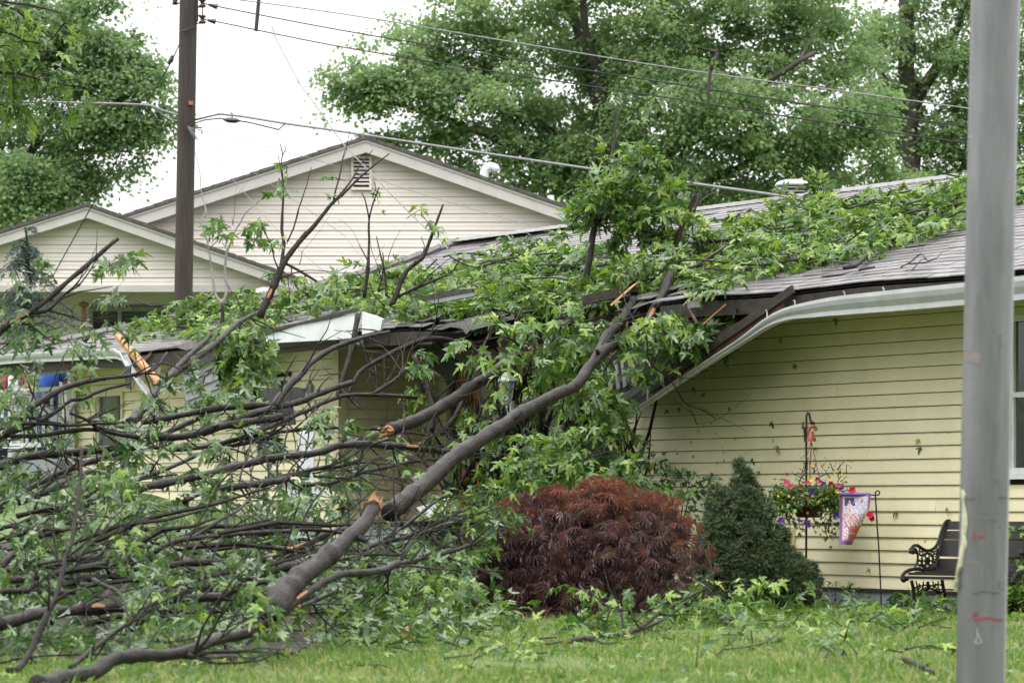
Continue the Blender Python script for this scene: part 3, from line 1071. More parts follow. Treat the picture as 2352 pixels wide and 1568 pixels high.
# white porch railing and stair rail
rail = thing('porch_railing', P(100, 1015, 45.2), 'white wooden porch railing with square balusters behind the fallen branches', 'railing')
rd = [wd(x, -.15) for x in (-60, 172)]
def rp(px, py): return P(px, py, wd(px, .12)[1])
b = MB(); b.beam(rp(-60, 905), rp(168, 890), .09, .06); part('top_rail', b, M['white'], rail)
b = MB(); b.beam(rp(-60, 1030), rp(168, 1016), .06, .075); part('bottom_rail', b, M['white'], rail)
x = -52
while x < 160:
    b = MB(); b.beam(rp(x, 1030 - (x + 60) * .06), rp(x, 903 - (x + 60) * .06), .045, .045, Vector((1, 0, 0))); part('baluster', b, M['white'], rail)
    x += 19
b = MB(); b.beam(rp(164, 1075), rp(164, 884), .10, .10, Vector((1, 0, 0))); part('newel_post', b, M['white'], rail)
b = MB(); b.beam(P(60, 905, 44.0), P(160, 985, 43.6), .09, .12); part('stair_rail', b, M['panel_grey'], rail)
pf = MB()
pf.box(Wp(LT1 + .02, -2.6, 1.0), WU * 3.6, WN * 2.85, Vector((0, 0, .66)))
part('porch_floor', pf, M['panel_grey'], house)
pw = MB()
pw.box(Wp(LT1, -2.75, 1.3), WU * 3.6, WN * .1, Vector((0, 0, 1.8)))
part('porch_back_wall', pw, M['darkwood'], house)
pp = MB()
for px in (30,):
    t, d = wd(px, -.1)
    pp.beam(Wp(t, -.1, 1.5), Wp(t, -.1, EAVE - .1), .11, .11, WN)
part('porch_post', pp, M['white'], house)

# downspout elbow stub hanging near the window
b = MB(); b.tube([qp(170, 905, .3), qp(172, 925, .3), qp(160, 945, .32), qp(163, 985, .3)], .035, sides=8); part('downspout', b, M['panel_grey'], house)
# fresh lumber board leaning out of the broken eave
lum = MB(); lum.beam(qp(271, 772, .95), qp(368, 884, .85), .055, .10, WN)
lo = part('lumber_board', lum, M['lumber'], loc=qp(320, 828, .9))
tag(lo, 'freshly split orange lumber board sticking out of the broken eave', 'board')
# ------------------------------------------------------------------ the beige house behind
DG, DP = 58.0, 54.5          # distances of the tall gable and of the porch gable
nb = thing('beige_house', P(700, 700, 60), 'beige vinyl-sided house with two gables behind the broken roof', 'house')

def gable(ax, ay, lx, ly, rx, ry, bottom, d, fw, pitch_px, xclip=None):
    """siding boards, rake boards and shingle edge of a gable facing the camera (picture px at distance d)"""
    def xl(y): return ax + (lx - ax) * (y - ay) / (ly - ay)
    def xr(y): return ax + (rx - ax) * (y - ay) / (ry - ay)
    y = bottom
    while y > ay + 24:
        y1 = y - pitch_px
        a, b = xl(max(y, ay + 1)), xr(max(y, ay + 1))
        a1, b1 = xl(max(y1, ay + 1)), xr(max(y1, ay + 1))
        a, b = max(a, lx), min(b, rx); a1, b1 = max(a1, lx), min(b1, rx)
        mb = MB()
        fr = Vector((0, -.022, 0)); bk = Vector((0, .012, 0))
        p = [P(a, y, d), P(b, y, d), P(b1, y1 + .7, d), P(a1, y1 + .7, d)]
        lipv = [p[0] + fr, p[1] + fr, p[1] + fr * .9 + Vector((0, 0, .02)), p[0] + fr * .9 + Vector((0, 0, .02))]
        # wedge: lower edge proud, a step at mid height like double-lap vinyl
        mid = .45
        pm0 = p[0].lerp(p[3], mid); pm1 = p[1].lerp(p[2], mid)
        mb.poly([p[0] + bk, p[1] + bk, p[1] + fr, p[0] + fr])
        mb.poly([p[0] + fr, p[1] + fr, pm1 + fr * .55, pm0 + fr * .55])
        mb.poly([pm0 + fr * .55, pm1 + fr * .55, pm1 + fr * .75 + Vector((0, 0, .01)), pm0 + fr * .75 + Vector((0, 0, .01))])
        mb.poly([pm0 + fr * .75 + Vector((0, 0, .01)), pm1 + fr * .75 + Vector((0, 0, .01)), p[2] + fr * .1, p[3] + fr * .1])
        mb.poly([p[2] + fr * .1, p[3] + fr * .1, p[3] + bk, p[2] + bk])
        part('siding_board', mb, M['beige'], nb)
        y = y1
    mb = MB()
    mb.prism([P(lx, ly, d + .05), P(ax, ay, d + .05), P(rx, ry, d + .05), P(rx, bottom + 4, d + .05), P(lx, bottom + 4, d + .05)], Vector((0, .1, 0)))
    part('gable_wall', mb, M['beige'], nb)
    # rake boards
    for ex, ey in ((lx, ly), (rx, ry)):
        mb = MB()
        s = (ey - ay) / abs(ex - ax)
        mb.prism([P(ax, ay + 6, d - .32), P(ex, ey + 6, d - .32), P(ex, ey + fw, d - .32), P(ax, ay + fw, d - .32)], Vector((0, .035, 0)))
        rb = part('rake_board', mb, M['beige_trim'], nb)
        m2 = MB()
        m2.prism([P(ax, ay + 9, d - .34), P(ex, ey + 9, d - .34), P(ex, ey + 14, d - .34), P(ax, ay + 14, d - .34)], Vector((0, .02, 0)))
        part('rake_moulding', m2, M['beige_trim'], rb)
        sm = MB()
        sm.prism([P(ax, ay + fw - 2, d - .28), P(ex, ey + fw - 2, d - .28), P(ex, ey + fw + 0, d - .28), P(ax, ay + fw, d - .28)], Vector((0, .30, 0)))
        part('rake_soffit', sm, M['beige_trim'], nb)
        # roof slab going back, edge of ragged shingle courses
        n = int(abs(ex - ax) / 22)
        rf = MB()
        for i in range(n):
            q0, q1 = i / n, (i + 1) / n
            x0, y0 = ax + (ex - ax) * q0, ay + (ey - ay) * q0
            x1, y1 = ax + (ex - ax) * q1, ay + (ey - ay) * q1
            j = random.uniform(-.8, .8)
            rf.prism([P(x0, y0 + 7, d - .37), P(x1, y1 + 7, d - .37), P(x1, y1 + j - 1.5, d - .37), P(x0, y0 + j - .3, d - .37)], Vector((0, 9.0, 0)))
        part('roof', rf, M['shingle_far'], nb)
gable(840, 312, 262, 499, 1420, 512, 664, DG, 38, 19.3)
gable(200, 466, -160, 578, 700, 641, 656, DP, 34, 18.9)
# gable vent
v = MB()
def fbox(m, x0, y0, x1, y1, d, th):
    m.prism([P(x0, y1, d), P(x1, y1, d), P(x1, y0, d), P(x0, y0, d)], Vector((0, th, 0)))
for r in ((806, 358, 812, 436), (848, 358, 854, 436), (812, 358, 848, 364), (812, 430, 848, 436)): fbox(v, *r, DG - .09, .07)
vo = part('gable_vent', v, M['beige'], nb)
bk = MB(); fbox(bk, 811, 362, 849, 432, DG - .035, .01); part('vent_opening', bk, M['darkwood'], vo)
y = 368
while y < 428:
    s = MB()
    s.prism([P(812, y + 4.5, DG - .085), P(848, y + 4.5, DG - .085), P(848, y, DG - .05), P(812, y, DG - .05)], Vector((0, .012, 0)))
    part('louvre', s, M['beige'], vo)
    y += 8.6
# porch gable: bottom trim, recessed wall, windows
t = MB(); fbox(t, -150, 655, 690, 670, DP - .05, .05); part('frieze_board', t, M['beige_trim'], nb)
t = MB(); t.prism([P(-150, 671, DP - .02), P(690, 671, DP - .02), P(690, 671, DP + 2.0), P(-150, 671, DP + 2.0)], Vector((0, 0, .03))); part('porch_ceiling', t, M['beige_trim'], nb)
y = 900
DW = DP + 1.6
while y > 655:
    fr = Vector((0, -.02, 0))
    for xa, xb in ((-170, 208), (438, 710)) if 700 < y - 8 < 812 else ((-170, 710),):
        m = MB()
        p = [P(xa, y, DW), P(xb, y, DW), P(xb, y - 18.2, DW), P(xa, y - 18.2, DW)]
        m.poly([p[0], p[1], p[1] + fr, p[0] + fr]); m.poly([p[0] + fr, p[1] + fr, p[2], p[3]])
        part('siding_board', m, M['beige'], nb)
    y -= 18.4
bw = MB(); fbox(bw, -170, 640, 205, 960, DW + .05, .1); fbox(bw, 205, 640, 440, 700, DW + .05, .1); fbox(bw, 205, 815, 440, 960, DW + .05, .1); fbox(bw, 440, 640, 1400, 960, DW + .05, .1); fbox(bw, 205, 700, 440, 815, DW + .3, .1)
part('porch_wall', bw, M['beige'], nb)
wf = MB()
for r in ((205, 706, 440, 715), (205, 806, 440, 815), (205, 715, 213, 806), (270, 715, 279, 806), (431, 715, 440, 806)): fbox(wf, *r, DW - .06, .05)
w = part('window', wf, M['panel_grey'], nb)
g = MB(); fbox(g, 213, 715, 431, 806, DW + .0, .02); part('pane', g, M['screen'], w)
g = MB()
for r in ((213, 740, 262, 806), (296, 733, 325, 806), (331, 733, 358, 806), (362, 733, 396, 806)): fbox(g, *r, DW - .012, .01)
part('window_opening', g, M['darkwood'], w)
# gutter end and downspout at the right corner of the porch gable
g = MB(); g.prism([P(640, 648, DP - .3), P(704, 650, DP - .3), P(700, 668, DP - .3), P(640, 668, DP - .3)], Vector((0, .3, 0))); part('gutter', g, M['beige_trim'], nb)
g = MB(); g.tube(spline([P(636, 672, DP - .2), P(606, 668, DP - .2), P(577, 682, DP - .2), P(566, 700, DP - .2), P(564, 760, DP - .2)], .08), .085, sides=8)
part('downspout', g, M['beige'], nb)
g = MB()
for k in range(9):
    a = P(632 - k * 7, 668 + (k * k) * .32, DP - .2)
    g.tube([a, a + Vector((-.012, 0, -.004))], .096, sides=8)
part('downspout_rib', g, M['beige'], nb)
pv = MB(); pv.tube([P(192, 800, DP + .6), P(192, 702, DP + .6)], .042, sides=8); pv.lathe(P(192, 702, DP + .6), [(.075, -.02), (.10, .03), (.085, .055), (.02, .075)], 10)
o = part('stove_pipe', pv, M['rust'], loc=P(192, 800, DP + .6)); tag(o, 'rust-brown capped pipe standing before the beige porch window', 'pipe')
# gooseneck vent and pipe behind the tall gable's ridge
gv = MB()
gv.tube(spline([P(1112, 440, DG + 1.2), P(1112, 402, DG + 1.2), P(1116, 388, DG + 1.2), P(1126, 382, DG + 1.2), P(1136, 385, DG + 1.2), P(1141, 394, DG + 1.2)], .05), .085, sides=12)
o = part('gooseneck_vent', gv, M['white'], loc=P(1112, 430, DG + 1.2), smooth=True); tag(o, 'white curved gooseneck vent pipe above the beige roof', 'vent pipe')
gv = MB(); gv.tube([P(1265, 520, DG + 2), P(1265, 449, DG + 2)], .07, sides=10)
o = part('vent_pipe', gv, M['white'], loc=P(1265, 500, DG + 2)); tag(o, 'short straight white vent pipe behind the beige rake board', 'vent pipe')
# mushroom vent on the yellow house's ridge
dv = wd(1820, NR - .7)[1]
rv = thing('roof_vent', P(1820, 455, dv), 'round metal mushroom vent on the brown shingle ridge', 'roof vent')
k = dv / F
b = MB(); b.lathe(P(1820, 470, dv), [(26 * k, -.1), (26 * k, 24 * k)], 20); part('vent_collar', b, M['galv'], rv, True)
b = MB(); b.lathe(P(1820, 470, dv), [(38 * k, 24 * k), (40 * k, 28 * k), (38 * k, 30 * k), (30 * k, 31 * k)], 24); part('vent_ring', b, M['galv'], rv, True)
b = MB(); b.lathe(P(1820, 470, dv), [(38 * k, 33 * k), (41 * k, 36 * k), (38 * k, 38 * k), (30 * k, 39 * k)], 24); part('vent_ring', b, M['galv'], rv, True)
b = MB(); b.lathe(P(1820, 470, dv), [(36 * k, 40 * k), (40 * k, 42 * k), (40 * k, 46 * k), (34 * k, 52 * k), (22 * k, 56 * k), (6 * k, 57.5 * k)], 24); part('vent_cap', b, M['white_gutter'], rv, True)

# ------------------------------------------------------------------ utility pole and wires
DU = 51.0
up = thing('utility_pole', P(421, 800, DU), 'dark wooden utility pole in front of the beige gables', 'utility pole')
b = MB()
pts = [P(417, 860, DU), P(421, 700, DU), P(427, 350, DU), P(434, -60, DU), P(436, -160, DU)]
b.tube(spline(pts, .25), [.155 - .0003 * i for i in range(len(spline(pts, .25)))], sides=18)
part('pole_shaft', b, M['pole_wood'], up, True)
for yy in (8, 45):
    b = MB(); c = P(465, yy, DU - .05)
    b.lathe(c - Vector((0, 0, .07)), [(.02, 0), (.06, .01), (.06, .035), (.035, .045), (.035, .095), (.06, .105), (.06, .13), (.02, .14)], 12)
    part('insulator', b, M['insul'], up, True)
    b = MB(); b.beam(P(448, yy - 9, DU), P(470, yy - 9, DU), .02, .02); b.beam(P(448, yy + 9, DU), P(470, yy + 9, DU), .02, .02); part('bracket', b, M['black_iron'], up)
b = MB(); b.tube([P(465, -20, DU), P(465, 52, DU)], .011, sides=6); part('bracket_rod', b, M['black_iron'], up)
b = MB(); b.lathe(P(402, 5, DU) - Vector((0, 0, .05)), [(.02, 0), (.055, .01), (.035, .05), (.055, .09), (.02, .10)], 12); part('insulator', b, M['insul'], up, True)
b = MB(); b.beam(P(402, 8, DU), P(420, 8, DU), .02, .02); part('bracket', b, M['black_iron'], up)
b = MB(); b.prism([P(433, 241, DU - .2), P(443, 241, DU - .2), P(443, 232, DU - .2), P(433, 232, DU - .2)], Vector((0, .06, 0))); part('bolt_plate', b, M['rust'], up)
b = MB(); b.beam(P(452, -40, DU - .03), P(452, 50, DU - .03), .05, .05, Vector((0, 1, 0))); part('bracket_back', b, M['black_iron'], up)
b = MB(); b.tube(spline([P(414, 74, DU - .16), P(432, 68, DU - .19), P(450, 62, DU - .14)], .05), .012, sides=5); part('strap', b, M['black_iron'], up)

def wire(name, pts, r, label, m='wire', step=.5, cat='wire'):
    b = MB()
    b.tube(spline(pts, step), r, sides=5)
    o = part(name, b, M[m], loc=pts[0])
    tag(o, label, cat)
    return o
DR = 44.0
def wl(p, dl=DU, dr=DR, x0=450, x1=2400):
    return [P(x, y, dl + (dr - dl) * (x - x0) / (x1 - x0)) for x, y in p]
wire('power_line', wl([(452, -12), (784, 32), (1176, 97), (1568, 160), (1900, 205), (2222, 249), (2480, 284)]), .011, 'topmost of the three power lines running right from the pole', 'wire_pale', cat='power line')
wire('power_line', wl([(465, 8), (497, 15), (784, 70), (1176, 135), (1568, 196), (1900, 247), (2222, 291), (2480, 326)]), .011, 'middle of the three power lines crossing the large tree', cat='power line')
wire('power_line', wl([(465, 45), (492, 49), (784, 108), (1176, 171), (1568, 230), (1900, 282), (2222, 329), (2480, 364)]), .011, 'lowest of the three power lines crossing the large tree', cat='power line')
for x, y in ((497, 15), (492, 49)):
    pass
b = MB(); b.tube([P(479, 11, DU), P(499, 16, DU)], [.02, .05], sides=8); part('dead_end_clamp', b, M['insul'], up)
b = MB(); b.tube([P(477, 47, DU), P(495, 50, DU)], [.02, .05], sides=8); part('dead_end_clamp', b, M['insul'], up)
b = MB(); b.tube([P(598, -40, 50.5), P(588, 72, 50.5)], .032, sides=8)
o = part('line_spacer', b, M['pole_wood'], loc=P(588, 72, 50.5)); tag(o, 'wooden spacer rod hanging on the wires right of the wooden pole', 'line spacer', 'line spacers')
b = MB(); b.tube([P(1631, 165, 46.6), P(1626, 243, 46.6)], .026, sides=8)
o = part('line_spacer', b, M['pole_wood'], loc=P(1626, 243, 46.6)); tag(o, 'pale spacer rod tying three wires before the large tree', 'line spacer', 'line spacers')
wire('service_cable', wl([(446, 276), (480, 268), (505, 262), (560, 268), (650, 283), (784, 302), (1100, 350), (1468, 404), (1568, 418), (1782, 448), (1815, 454)], DU, 37.5, 450, 1800), .019, 'thick service cable running from the pole to the roof vent', 'wire_pale', cat='cable')
wire('service_cable', wl([(446, 284), (470, 276), (505, 272), (532, 275), (575, 282), (640, 298), (655, 285)], DU, DU - .6, 450, 660), .012, 'thin cable looping below the service cable at the pole', 'wire', cat='cable')
sp = thing('cable_splice', P(532, 276, DU - .3), 'small black splice box hung on the service cable', 'splice box')
b = MB(); b.tube([P(512, 275, DU - .3), P(524, 276, DU - .3), P(541, 277, DU - .3), P(553, 278, DU - .3)], [.01, .045, .045, .01], sides=8); part('splice_case', b, M['insul'], sp)
b = MB(); b.tube([P(532, 275, DU - .3), P(534, 262, DU - .3), P(529, 259, DU - .3)], .012, sides=5); part('splice_hook', b, M['wire'], sp)
wire('service_cable', [P(-40, 231, DU + 1), P(0, 233, DU + 1), P(200, 237, DU + .7), P(345, 242, DU + .3), P(380, 256, DU + .1), P(412, 265, DU)], .02, 'pale bundled cable entering the pole from the left tree', 'wire_pale', cat='cable')
wire('service_cable', [P(345, 243, DU + .3), P(372, 262, DU + .2), P(395, 276, DU), P(412, 280, DU)], .016, 'short cable drooping below the pale bundle beside the pole', 'wire_pale', cat='cable')
gw = wire('guy_wire', [P(413, 100, DU), P(394, 142, DU + .1), P(335, 241, DU + .5), P(240, 420, DU + 1.2), P(118, 640, DU + 2)], .010, 'thin guy wire slanting down left from the wooden pole', cat='guy wire')
b = MB(); b.tube([P(397, 128, DU), P(393, 139, DU), P(386, 148, DU)], [.03, .045, .02], sides=6)
o = part('guy_insulator', b, M['insul'], loc=P(393, 139, DU)); tag(o, 'small dark insulator knot on the guy wire left of the pole', 'insulator')
wire('drop_wire', [P(436, 292, DU - .2), P(560, 380, DU - 1), P(720, 490, DU - 2.5), P(790, 540, DU - 3), P(860, 640, DU - 5)], .005, 'hair-thin drop wire sloping from the pole over the tall gable', 'wire_pale', cat='wire')
wire('drop_wire', [P(438, 300, DU - .2), P(520, 395, DU - 1), P(640, 530, DU - 2.5), P(740, 620, DU - 4)], .005, 'steeper hair-thin drop wire falling from the pole', 'wire_pale', cat='wire')
wire('drop_wire', [P(440, 294, DU - .2), P(700, 360, DU - 2), P(1000, 455, DU - 5), P(1300, 540, DU - 10)], .005, 'long hair-thin drop wire crossing the tall gable', 'wire_pale', cat='wire')
wire('loose_cable', [P(624, 60, 50), P(635, 92, 49.9), P(660, 140, 49.5), P(690, 195, 49), P(740, 262, 48), P(784, 326, 47), P(850, 395, 46), P(920, 468, 44.5), P(977, 523, 43), P(1012, 552, 42), P(1030, 572, 41.5)], .010, 'loose broken cable dangling from the wires down to the roof', 'wire_pale', cat='cable')
b = MB()
for k in range(5):
    b.tube(spline([P(432, 290, DU - .2), P(440, 298 + k * 3, DU - .22), P(447 + k * 2, 306 + k * 4, DU - .2), P(443 + k, 318, DU - .2)], .05), .006, sides=4)
part('wire_loops', b, M['wire_pale'], up)
b = MB(); b.tube([P(436, 292, DU - .2), P(464, 294, DU - .2)], .012, sides=5); b.tube([P(437, 294, DU - .2), P(463, 299, DU - .2)], .008, sides=5); part('wire_hook', b, M['wire'], up)

# ------------------------------------------------------------------ standing trees
def crown(nameparent, blobs, per, leafsz, dens_r=(.45, .8), material='leaf_tree', tmpl=None, seed=1, kdepth=1.0, kn=1.0):
    """blobs: (px, py, rx, ry, depth, weight); many drooping clumps of leaves spread through them"""
    rng = np.random.default_rng(seed)
    Ps, Ts, Ns, Ss, Rn = [], [], [], [], []
    for px, py, rx, ry, d, ncl in blobs:
        for _ in range(max(1, int(ncl * kn))):
            v = rng.normal(0, 1, 3)
            v /= np.linalg.norm(v)
            q = rng.random() ** .45
            x = px + v[0] * q * rx; y = py - v[2] * q * ry
            dd = d + v[1] * q * rx / F * d * .8 * kdepth
            c = np.array(P(x, y, dd))
            r = rng.uniform(*dens_r)
            n = int(per * rng.uniform(.6, 1.4))
            o = rng.normal(0, 1, (n, 3)) * np.array([r * .62, r * .62, r * .30])
            o[:, 2] -= .35 * (o[:, 0] ** 2 + o[:, 1] ** 2) / r
            Ps.append(c + o)
            tip = o * np.array([1, 1, .3]) + rng.normal(0, .25, (n, 3)) + np.array([0, 0, -.45 * r])
            Ts.append(tip)
            Ns.append(rng.normal(0, .45, (n, 3)) + np.array([0, 0, 1.0]))
            Ss.append(leafsz * rng.uniform(.7, 1.3, n))
            Rn.append(np.clip(rng.normal(.5 + rng.normal(0, .16), .2, n), 0.01, .98))
    p = np.concatenate(Ps); t = np.concatenate(Ts); n = np.concatenate(Ns); s = np.concatenate(Ss); rn = np.concatenate(Rn)
    org = np.array(origin_of(nameparent))
    o = bpy.data.objects.new('crown', leaf_mesh('crown', p, frames(t, n), s, tmpl or T_DIAMOND, org, rnd=rn))
    o.data.materials.append(M[material])
    o.parent = nameparent
    COL.objects.link(o)
    return o

def limbs(parent, specs, d, k0=1.0):
    """specs: (name, [(px,py)...], r0, r1, dd)"""
    for name, pts, r0, r1, dd in specs:
        vs = [P(x, y, d + dd * i / max(1, len(pts) - 1)) for i, (x, y) in enumerate(pts)]
        sp_ = spline(vs, .5)
        n = len(sp_)
        sp_ = [q + Vector((random.gauss(0, .03), random.gauss(0, .03), 0)) for q in sp_]
        b = MB(); b.tube(sp_, [r0 + (r1 - r0) * i / max(1, n - 1) for i in range(n)], sides=8, jit=.08)
        for _ in range(int(n * .5)):
            i = random.randrange(n // 3, n)
            a = sp_[i]
            dr = rdir(-.1, 1)
            L = random.uniform(.6, 1.8)
            b.tube([a, a + dr * L * .5 + Vector((0, 0, .08)), a + dr * L], [r1 * .7 + .015, .02, .01], sides=4, cap=False)
        part(name, b, M['trunk_far'], parent, True)

dT = 76.0
tl = thing('maple_tree', grounded(-30, dT), 'tall leafy maple standing left of the wooden utility pole', 'tree', 'standing trees behind the houses')
g0 = HY - (zg((-30 - HX) / F * dT, dT) - CAMZ) * F / dT
limbs(tl, [('trunk', [(-70, g0), (-60, 800), (-45, 620), (-30, 480)], .26, .2, 0),
           ('limb', [(-30, 500), (50, 390), (110, 280), (150, 150), (170, 20), (180, -80)], .13, .05, 1),
           ('limb', [(-20, 460), (80, 400), (150, 320), (230, 250), (310, 200)], .10, .04, 1.5),
           ('limb', [(-30, 480), (0, 330), (25, 200), (10, 40), (0, -90)], .14, .06, 2),
           ('limb', [(5, 520), (-60, 400), (-130, 280)], .16, .06, 0),
           ('limb', [(60, 400), (140, 360), (220, 345), (310, 330)], .1, .04, .5),
           ('limb', [(20, 450), (90, 420), (160, 410), (220, 400)], .08, .03, -.5)], dT)
crown(tl, [(150, 100, 170, 110, dT, 42), (250, 130, 90, 90, dT - 1, 20), (60, 60, 160, 150, dT + 2, 40), (100, 240, 210, 110, dT, 42), (300, 250, 100, 110, dT - 1.5, 34),
           (250, 320, 110, 90, dT - 1, 24), (230, 390, 60, 50, dT - 1, 8), (110, 380, 130, 90, dT + 1, 26), (40, 440, 90, 80, dT + 1, 22), (-90, 200, 170, 300, dT + 1, 30), (170, 430, 45, 35, dT - 1, 5),
           (330, 160, 60, 60, dT - 1, 12), (120, -40, 220, 70, dT, 26), (40, 500, 120, 50, dT + 2, 16), (60, 400, 90, 60, dT - 2, 18), (20, 470, 90, 50, dT - 2, 16), (120, 450, 60, 40, dT - 1, 8)], 150, .118, (.26, .56), seed=3, kn=1.0)

dB = 82.0
tb = thing('maple_tree', grounded(1440, dB), 'huge spreading maple crossed by power lines behind the roof', 'tree', 'standing trees behind the houses')
g0 = HY - (zg((1440 - HX) / F * dB, dB) - CAMZ) * F / dB
limbs(tb, [('trunk', [(1450, g0), (1440, 700), (1430, 540), (1425, 430)], .42, .3, 0),
           ('limb', [(1425, 450), (1405, 330), (1375, 230), (1340, 130), (1320, 30), (1310, -80)], .27, .1, 1),
           ('limb', [(1400, 300), (1370, 150), (1345, 60), (1338, -60)], .16, .08, -1.5),
           ('limb', [(1425, 450), (1560, 330), (1640, 250), (1740, 200), (1870, 120)], .22, .05, -2),
           ('limb', [(1500, 470), (1590, 320), (1600, 250), (1650, 120)], .16, .06, -1),
           ('limb', [(1410, 400), (1300, 330), (1180, 250), (1080, 170), (960, 100)], .2, .05, 1),
           ('limb', [(1400, 420), (1250, 370), (1100, 300), (960, 250), (860, 230), (780, 190)], .15, .03, -1),
           ('limb', [(1420, 470), (1300, 440), (1230, 420), (1160, 380)], .12, .04, 0),
           ('limb', [(1440, 480), (1600, 430), (1780, 340), (1830, 330)], .13, .04, -2),
           ('limb', [(1560, 330), (1480, 180), (1500, 40), (1550, -60)], .13, .05, 0),
           ('limb', [(1640, 250), (1800, 215), (1950, 160)], .10, .04, 1)], dB)
crown(tb, [(1010, 110, 190, 100, dB, 34), (900, 190, 130, 50, dB - 1, 17), (1080, 220, 200, 90, dB - 1, 36), (830, 180, 95, 42, dB - 1, 11), (830, 215, 60, 40, dB - 1, 6), (990, 300, 110, 55, dB, 14), (880, 330, 40, 60, dB, 5),
           (1240, 60, 220, 130, dB + 1, 50), (1050, 20, 120, 60, dB, 14), (1180, 330, 180, 80, dB, 32), (1250, 420, 130, 45, dB, 15), (1090, 380, 60, 50, dB, 6), (1350, 210, 190, 150, dB + 2, 46),
           (1500, 60, 230, 150, dB, 56), (1700, 60, 230, 150, dB, 56), (1880, 60, 180, 150, dB + 1, 40), (1560, 230, 200, 120, dB - 2, 42), (1750, 260, 220, 130, dB - 2, 56), (1930, 230, 150, 140, dB - 1, 34),
           (1440, 380, 200, 110, dB, 44), (1650, 400, 240, 85, dB - 1, 48), (1880, 360, 170, 80, dB - 1, 30), (1300, -60, 300, 80, dB, 36), (1700, -70, 350, 90, dB, 44), (1420, 470, 160, 40, dB + 1, 14), (2000, 420, 120, 50, dB, 12), (1350, 360, 120, 90, dB, 16)], 160, .122, (.28, .60), seed=5, kn=1.0)
dC = 92.0
tc = thing('maple_tree', grounded(2090, dC), 'darker maple half hidden behind the steel post', 'tree', 'standing trees behind the houses')
g0 = HY - (zg((2090 - HX) / F * dC, dC) - CAMZ) * F / dC
limbs(tc, [('trunk', [(2110, g0), (2100, 560), (2090, 330), (2085, 200), (2080, 60), (2080, -80)], .42, .2, 0),
           ('limb', [(2090, 260), (2140, 170), (2200, 60), (2230, -40)], .2, .08, 0),
           ('limb', [(2095, 330), (2180, 300), (2290, 220)], .16, .06, 1),
           ('limb', [(2090, 280), (2040, 200), (2000, 90)], .14, .06, 1)], dC)
crown(tc, [(2130, 90, 190, 150, dC, 38), (2280, 120, 150, 190, dC, 32), (2120, 300, 170, 120, dC + 1, 34), (2280, 330, 150, 120, dC, 30), (2200, 430, 190, 60, dC, 26), (2380, 230, 130, 230, dC, 28), (2150, -60, 260, 80, dC, 26), (2040, 200, 90, 160, dC + 2, 20)], 160, .13, (.32, .62), seed=9, kn=1.1)
# a far belt of trees closes the gaps near the ground
fb = bpy.data.objects.new('distant_trees', None)
rng = np.random.default_rng(4)
Ps = []
N = 15000
x = rng.uniform(-75, 75, N); y = rng.uniform(128, 150, N)
hh = 9 + 2.5 * np.sin(x * .21) + 2 * np.sin(x * .53 + 1)
z = 3.5 + hh * rng.random(N) ** .7
p = np.stack([x, y, z], 1)
tp = rng.normal(0, 1, (N, 3)) + np.array([0, 0, -.6]); nn = rng.normal(0, .6, (N, 3)) + np.array([0, 0, 1])
o = bpy.data.objects.new('distant_wood', leaf_mesh('distant_wood', p, frames(tp, nn), rng.uniform(.5, .95, N), T_MAPLE_LO))
o.data.materials.append(M['leaf_tree']); COL.objects.link(o)
tag(o, 'far-off belt of trees seen low between the houses and crowns', 'woodland', kind='stuff')

# street trees behind the viewer: they mirror in the windows and screen the low sky
N = 26000
x = rng.uniform(-60, 60, N); y = rng.uniform(-30, -16, N)
hh = 17 + 2.5 * np.sin(x * .19) + 1.5 * np.sin(x * .5 + 2)
z = -.5 + hh * rng.random(N) ** .8
p = np.stack([x, y, z], 1)
tp = rng.normal(0, 1, (N, 3)) + np.array([0, 0, -.6]); nn = rng.normal(0, .6, (N, 3)) + np.array([0, 0, 1])
o = bpy.data.objects.new('street_wood', leaf_mesh('street_wood', p, frames(tp, nn), rng.uniform(.6, 1.0, N), T_MAPLE_LO))
o.data.materials.append(M['leaf_tree']); COL.objects.link(o)
tag(o, 'belt of street trees on the far side of the road', 'woodland', kind='stuff')

# blue-green weeping conifer at the left
dQ = 48.5
ced = thing('weeping_conifer', grounded(62, dQ), 'blue-green drooping conifer in front of the smaller beige gable', 'conifer')
gq = HY - (zg((62 - HX) / F * dQ, dQ) - CAMZ) * F / dQ
b = MB(); b.tube(spline([P(72, gq, dQ), P(70, 760, dQ), P(68, 650, dQ), P(63, 560, dQ), P(58, 522, dQ)], .2), [.06, .05, .045, .04, .035, .03, .03, .025, .02, .02, .018, .015, .012, .012, .01, .008, .008, .008, .008, .008, .008, .008, .008, .008, .008, .008], sides=7) if False else None
sp_ = spline([P(72, gq, dQ), P(70, 760, dQ), P(68, 650, dQ), P(63, 560, dQ), P(58, 522, dQ)], .2)
b.tube(sp_, [.06 * (1 - i / len(sp_)) + .012 for i in range(len(sp_))], sides=7)
part('trunk', b, M['bark'], ced)
bt = MB()
Lv = Leaves()
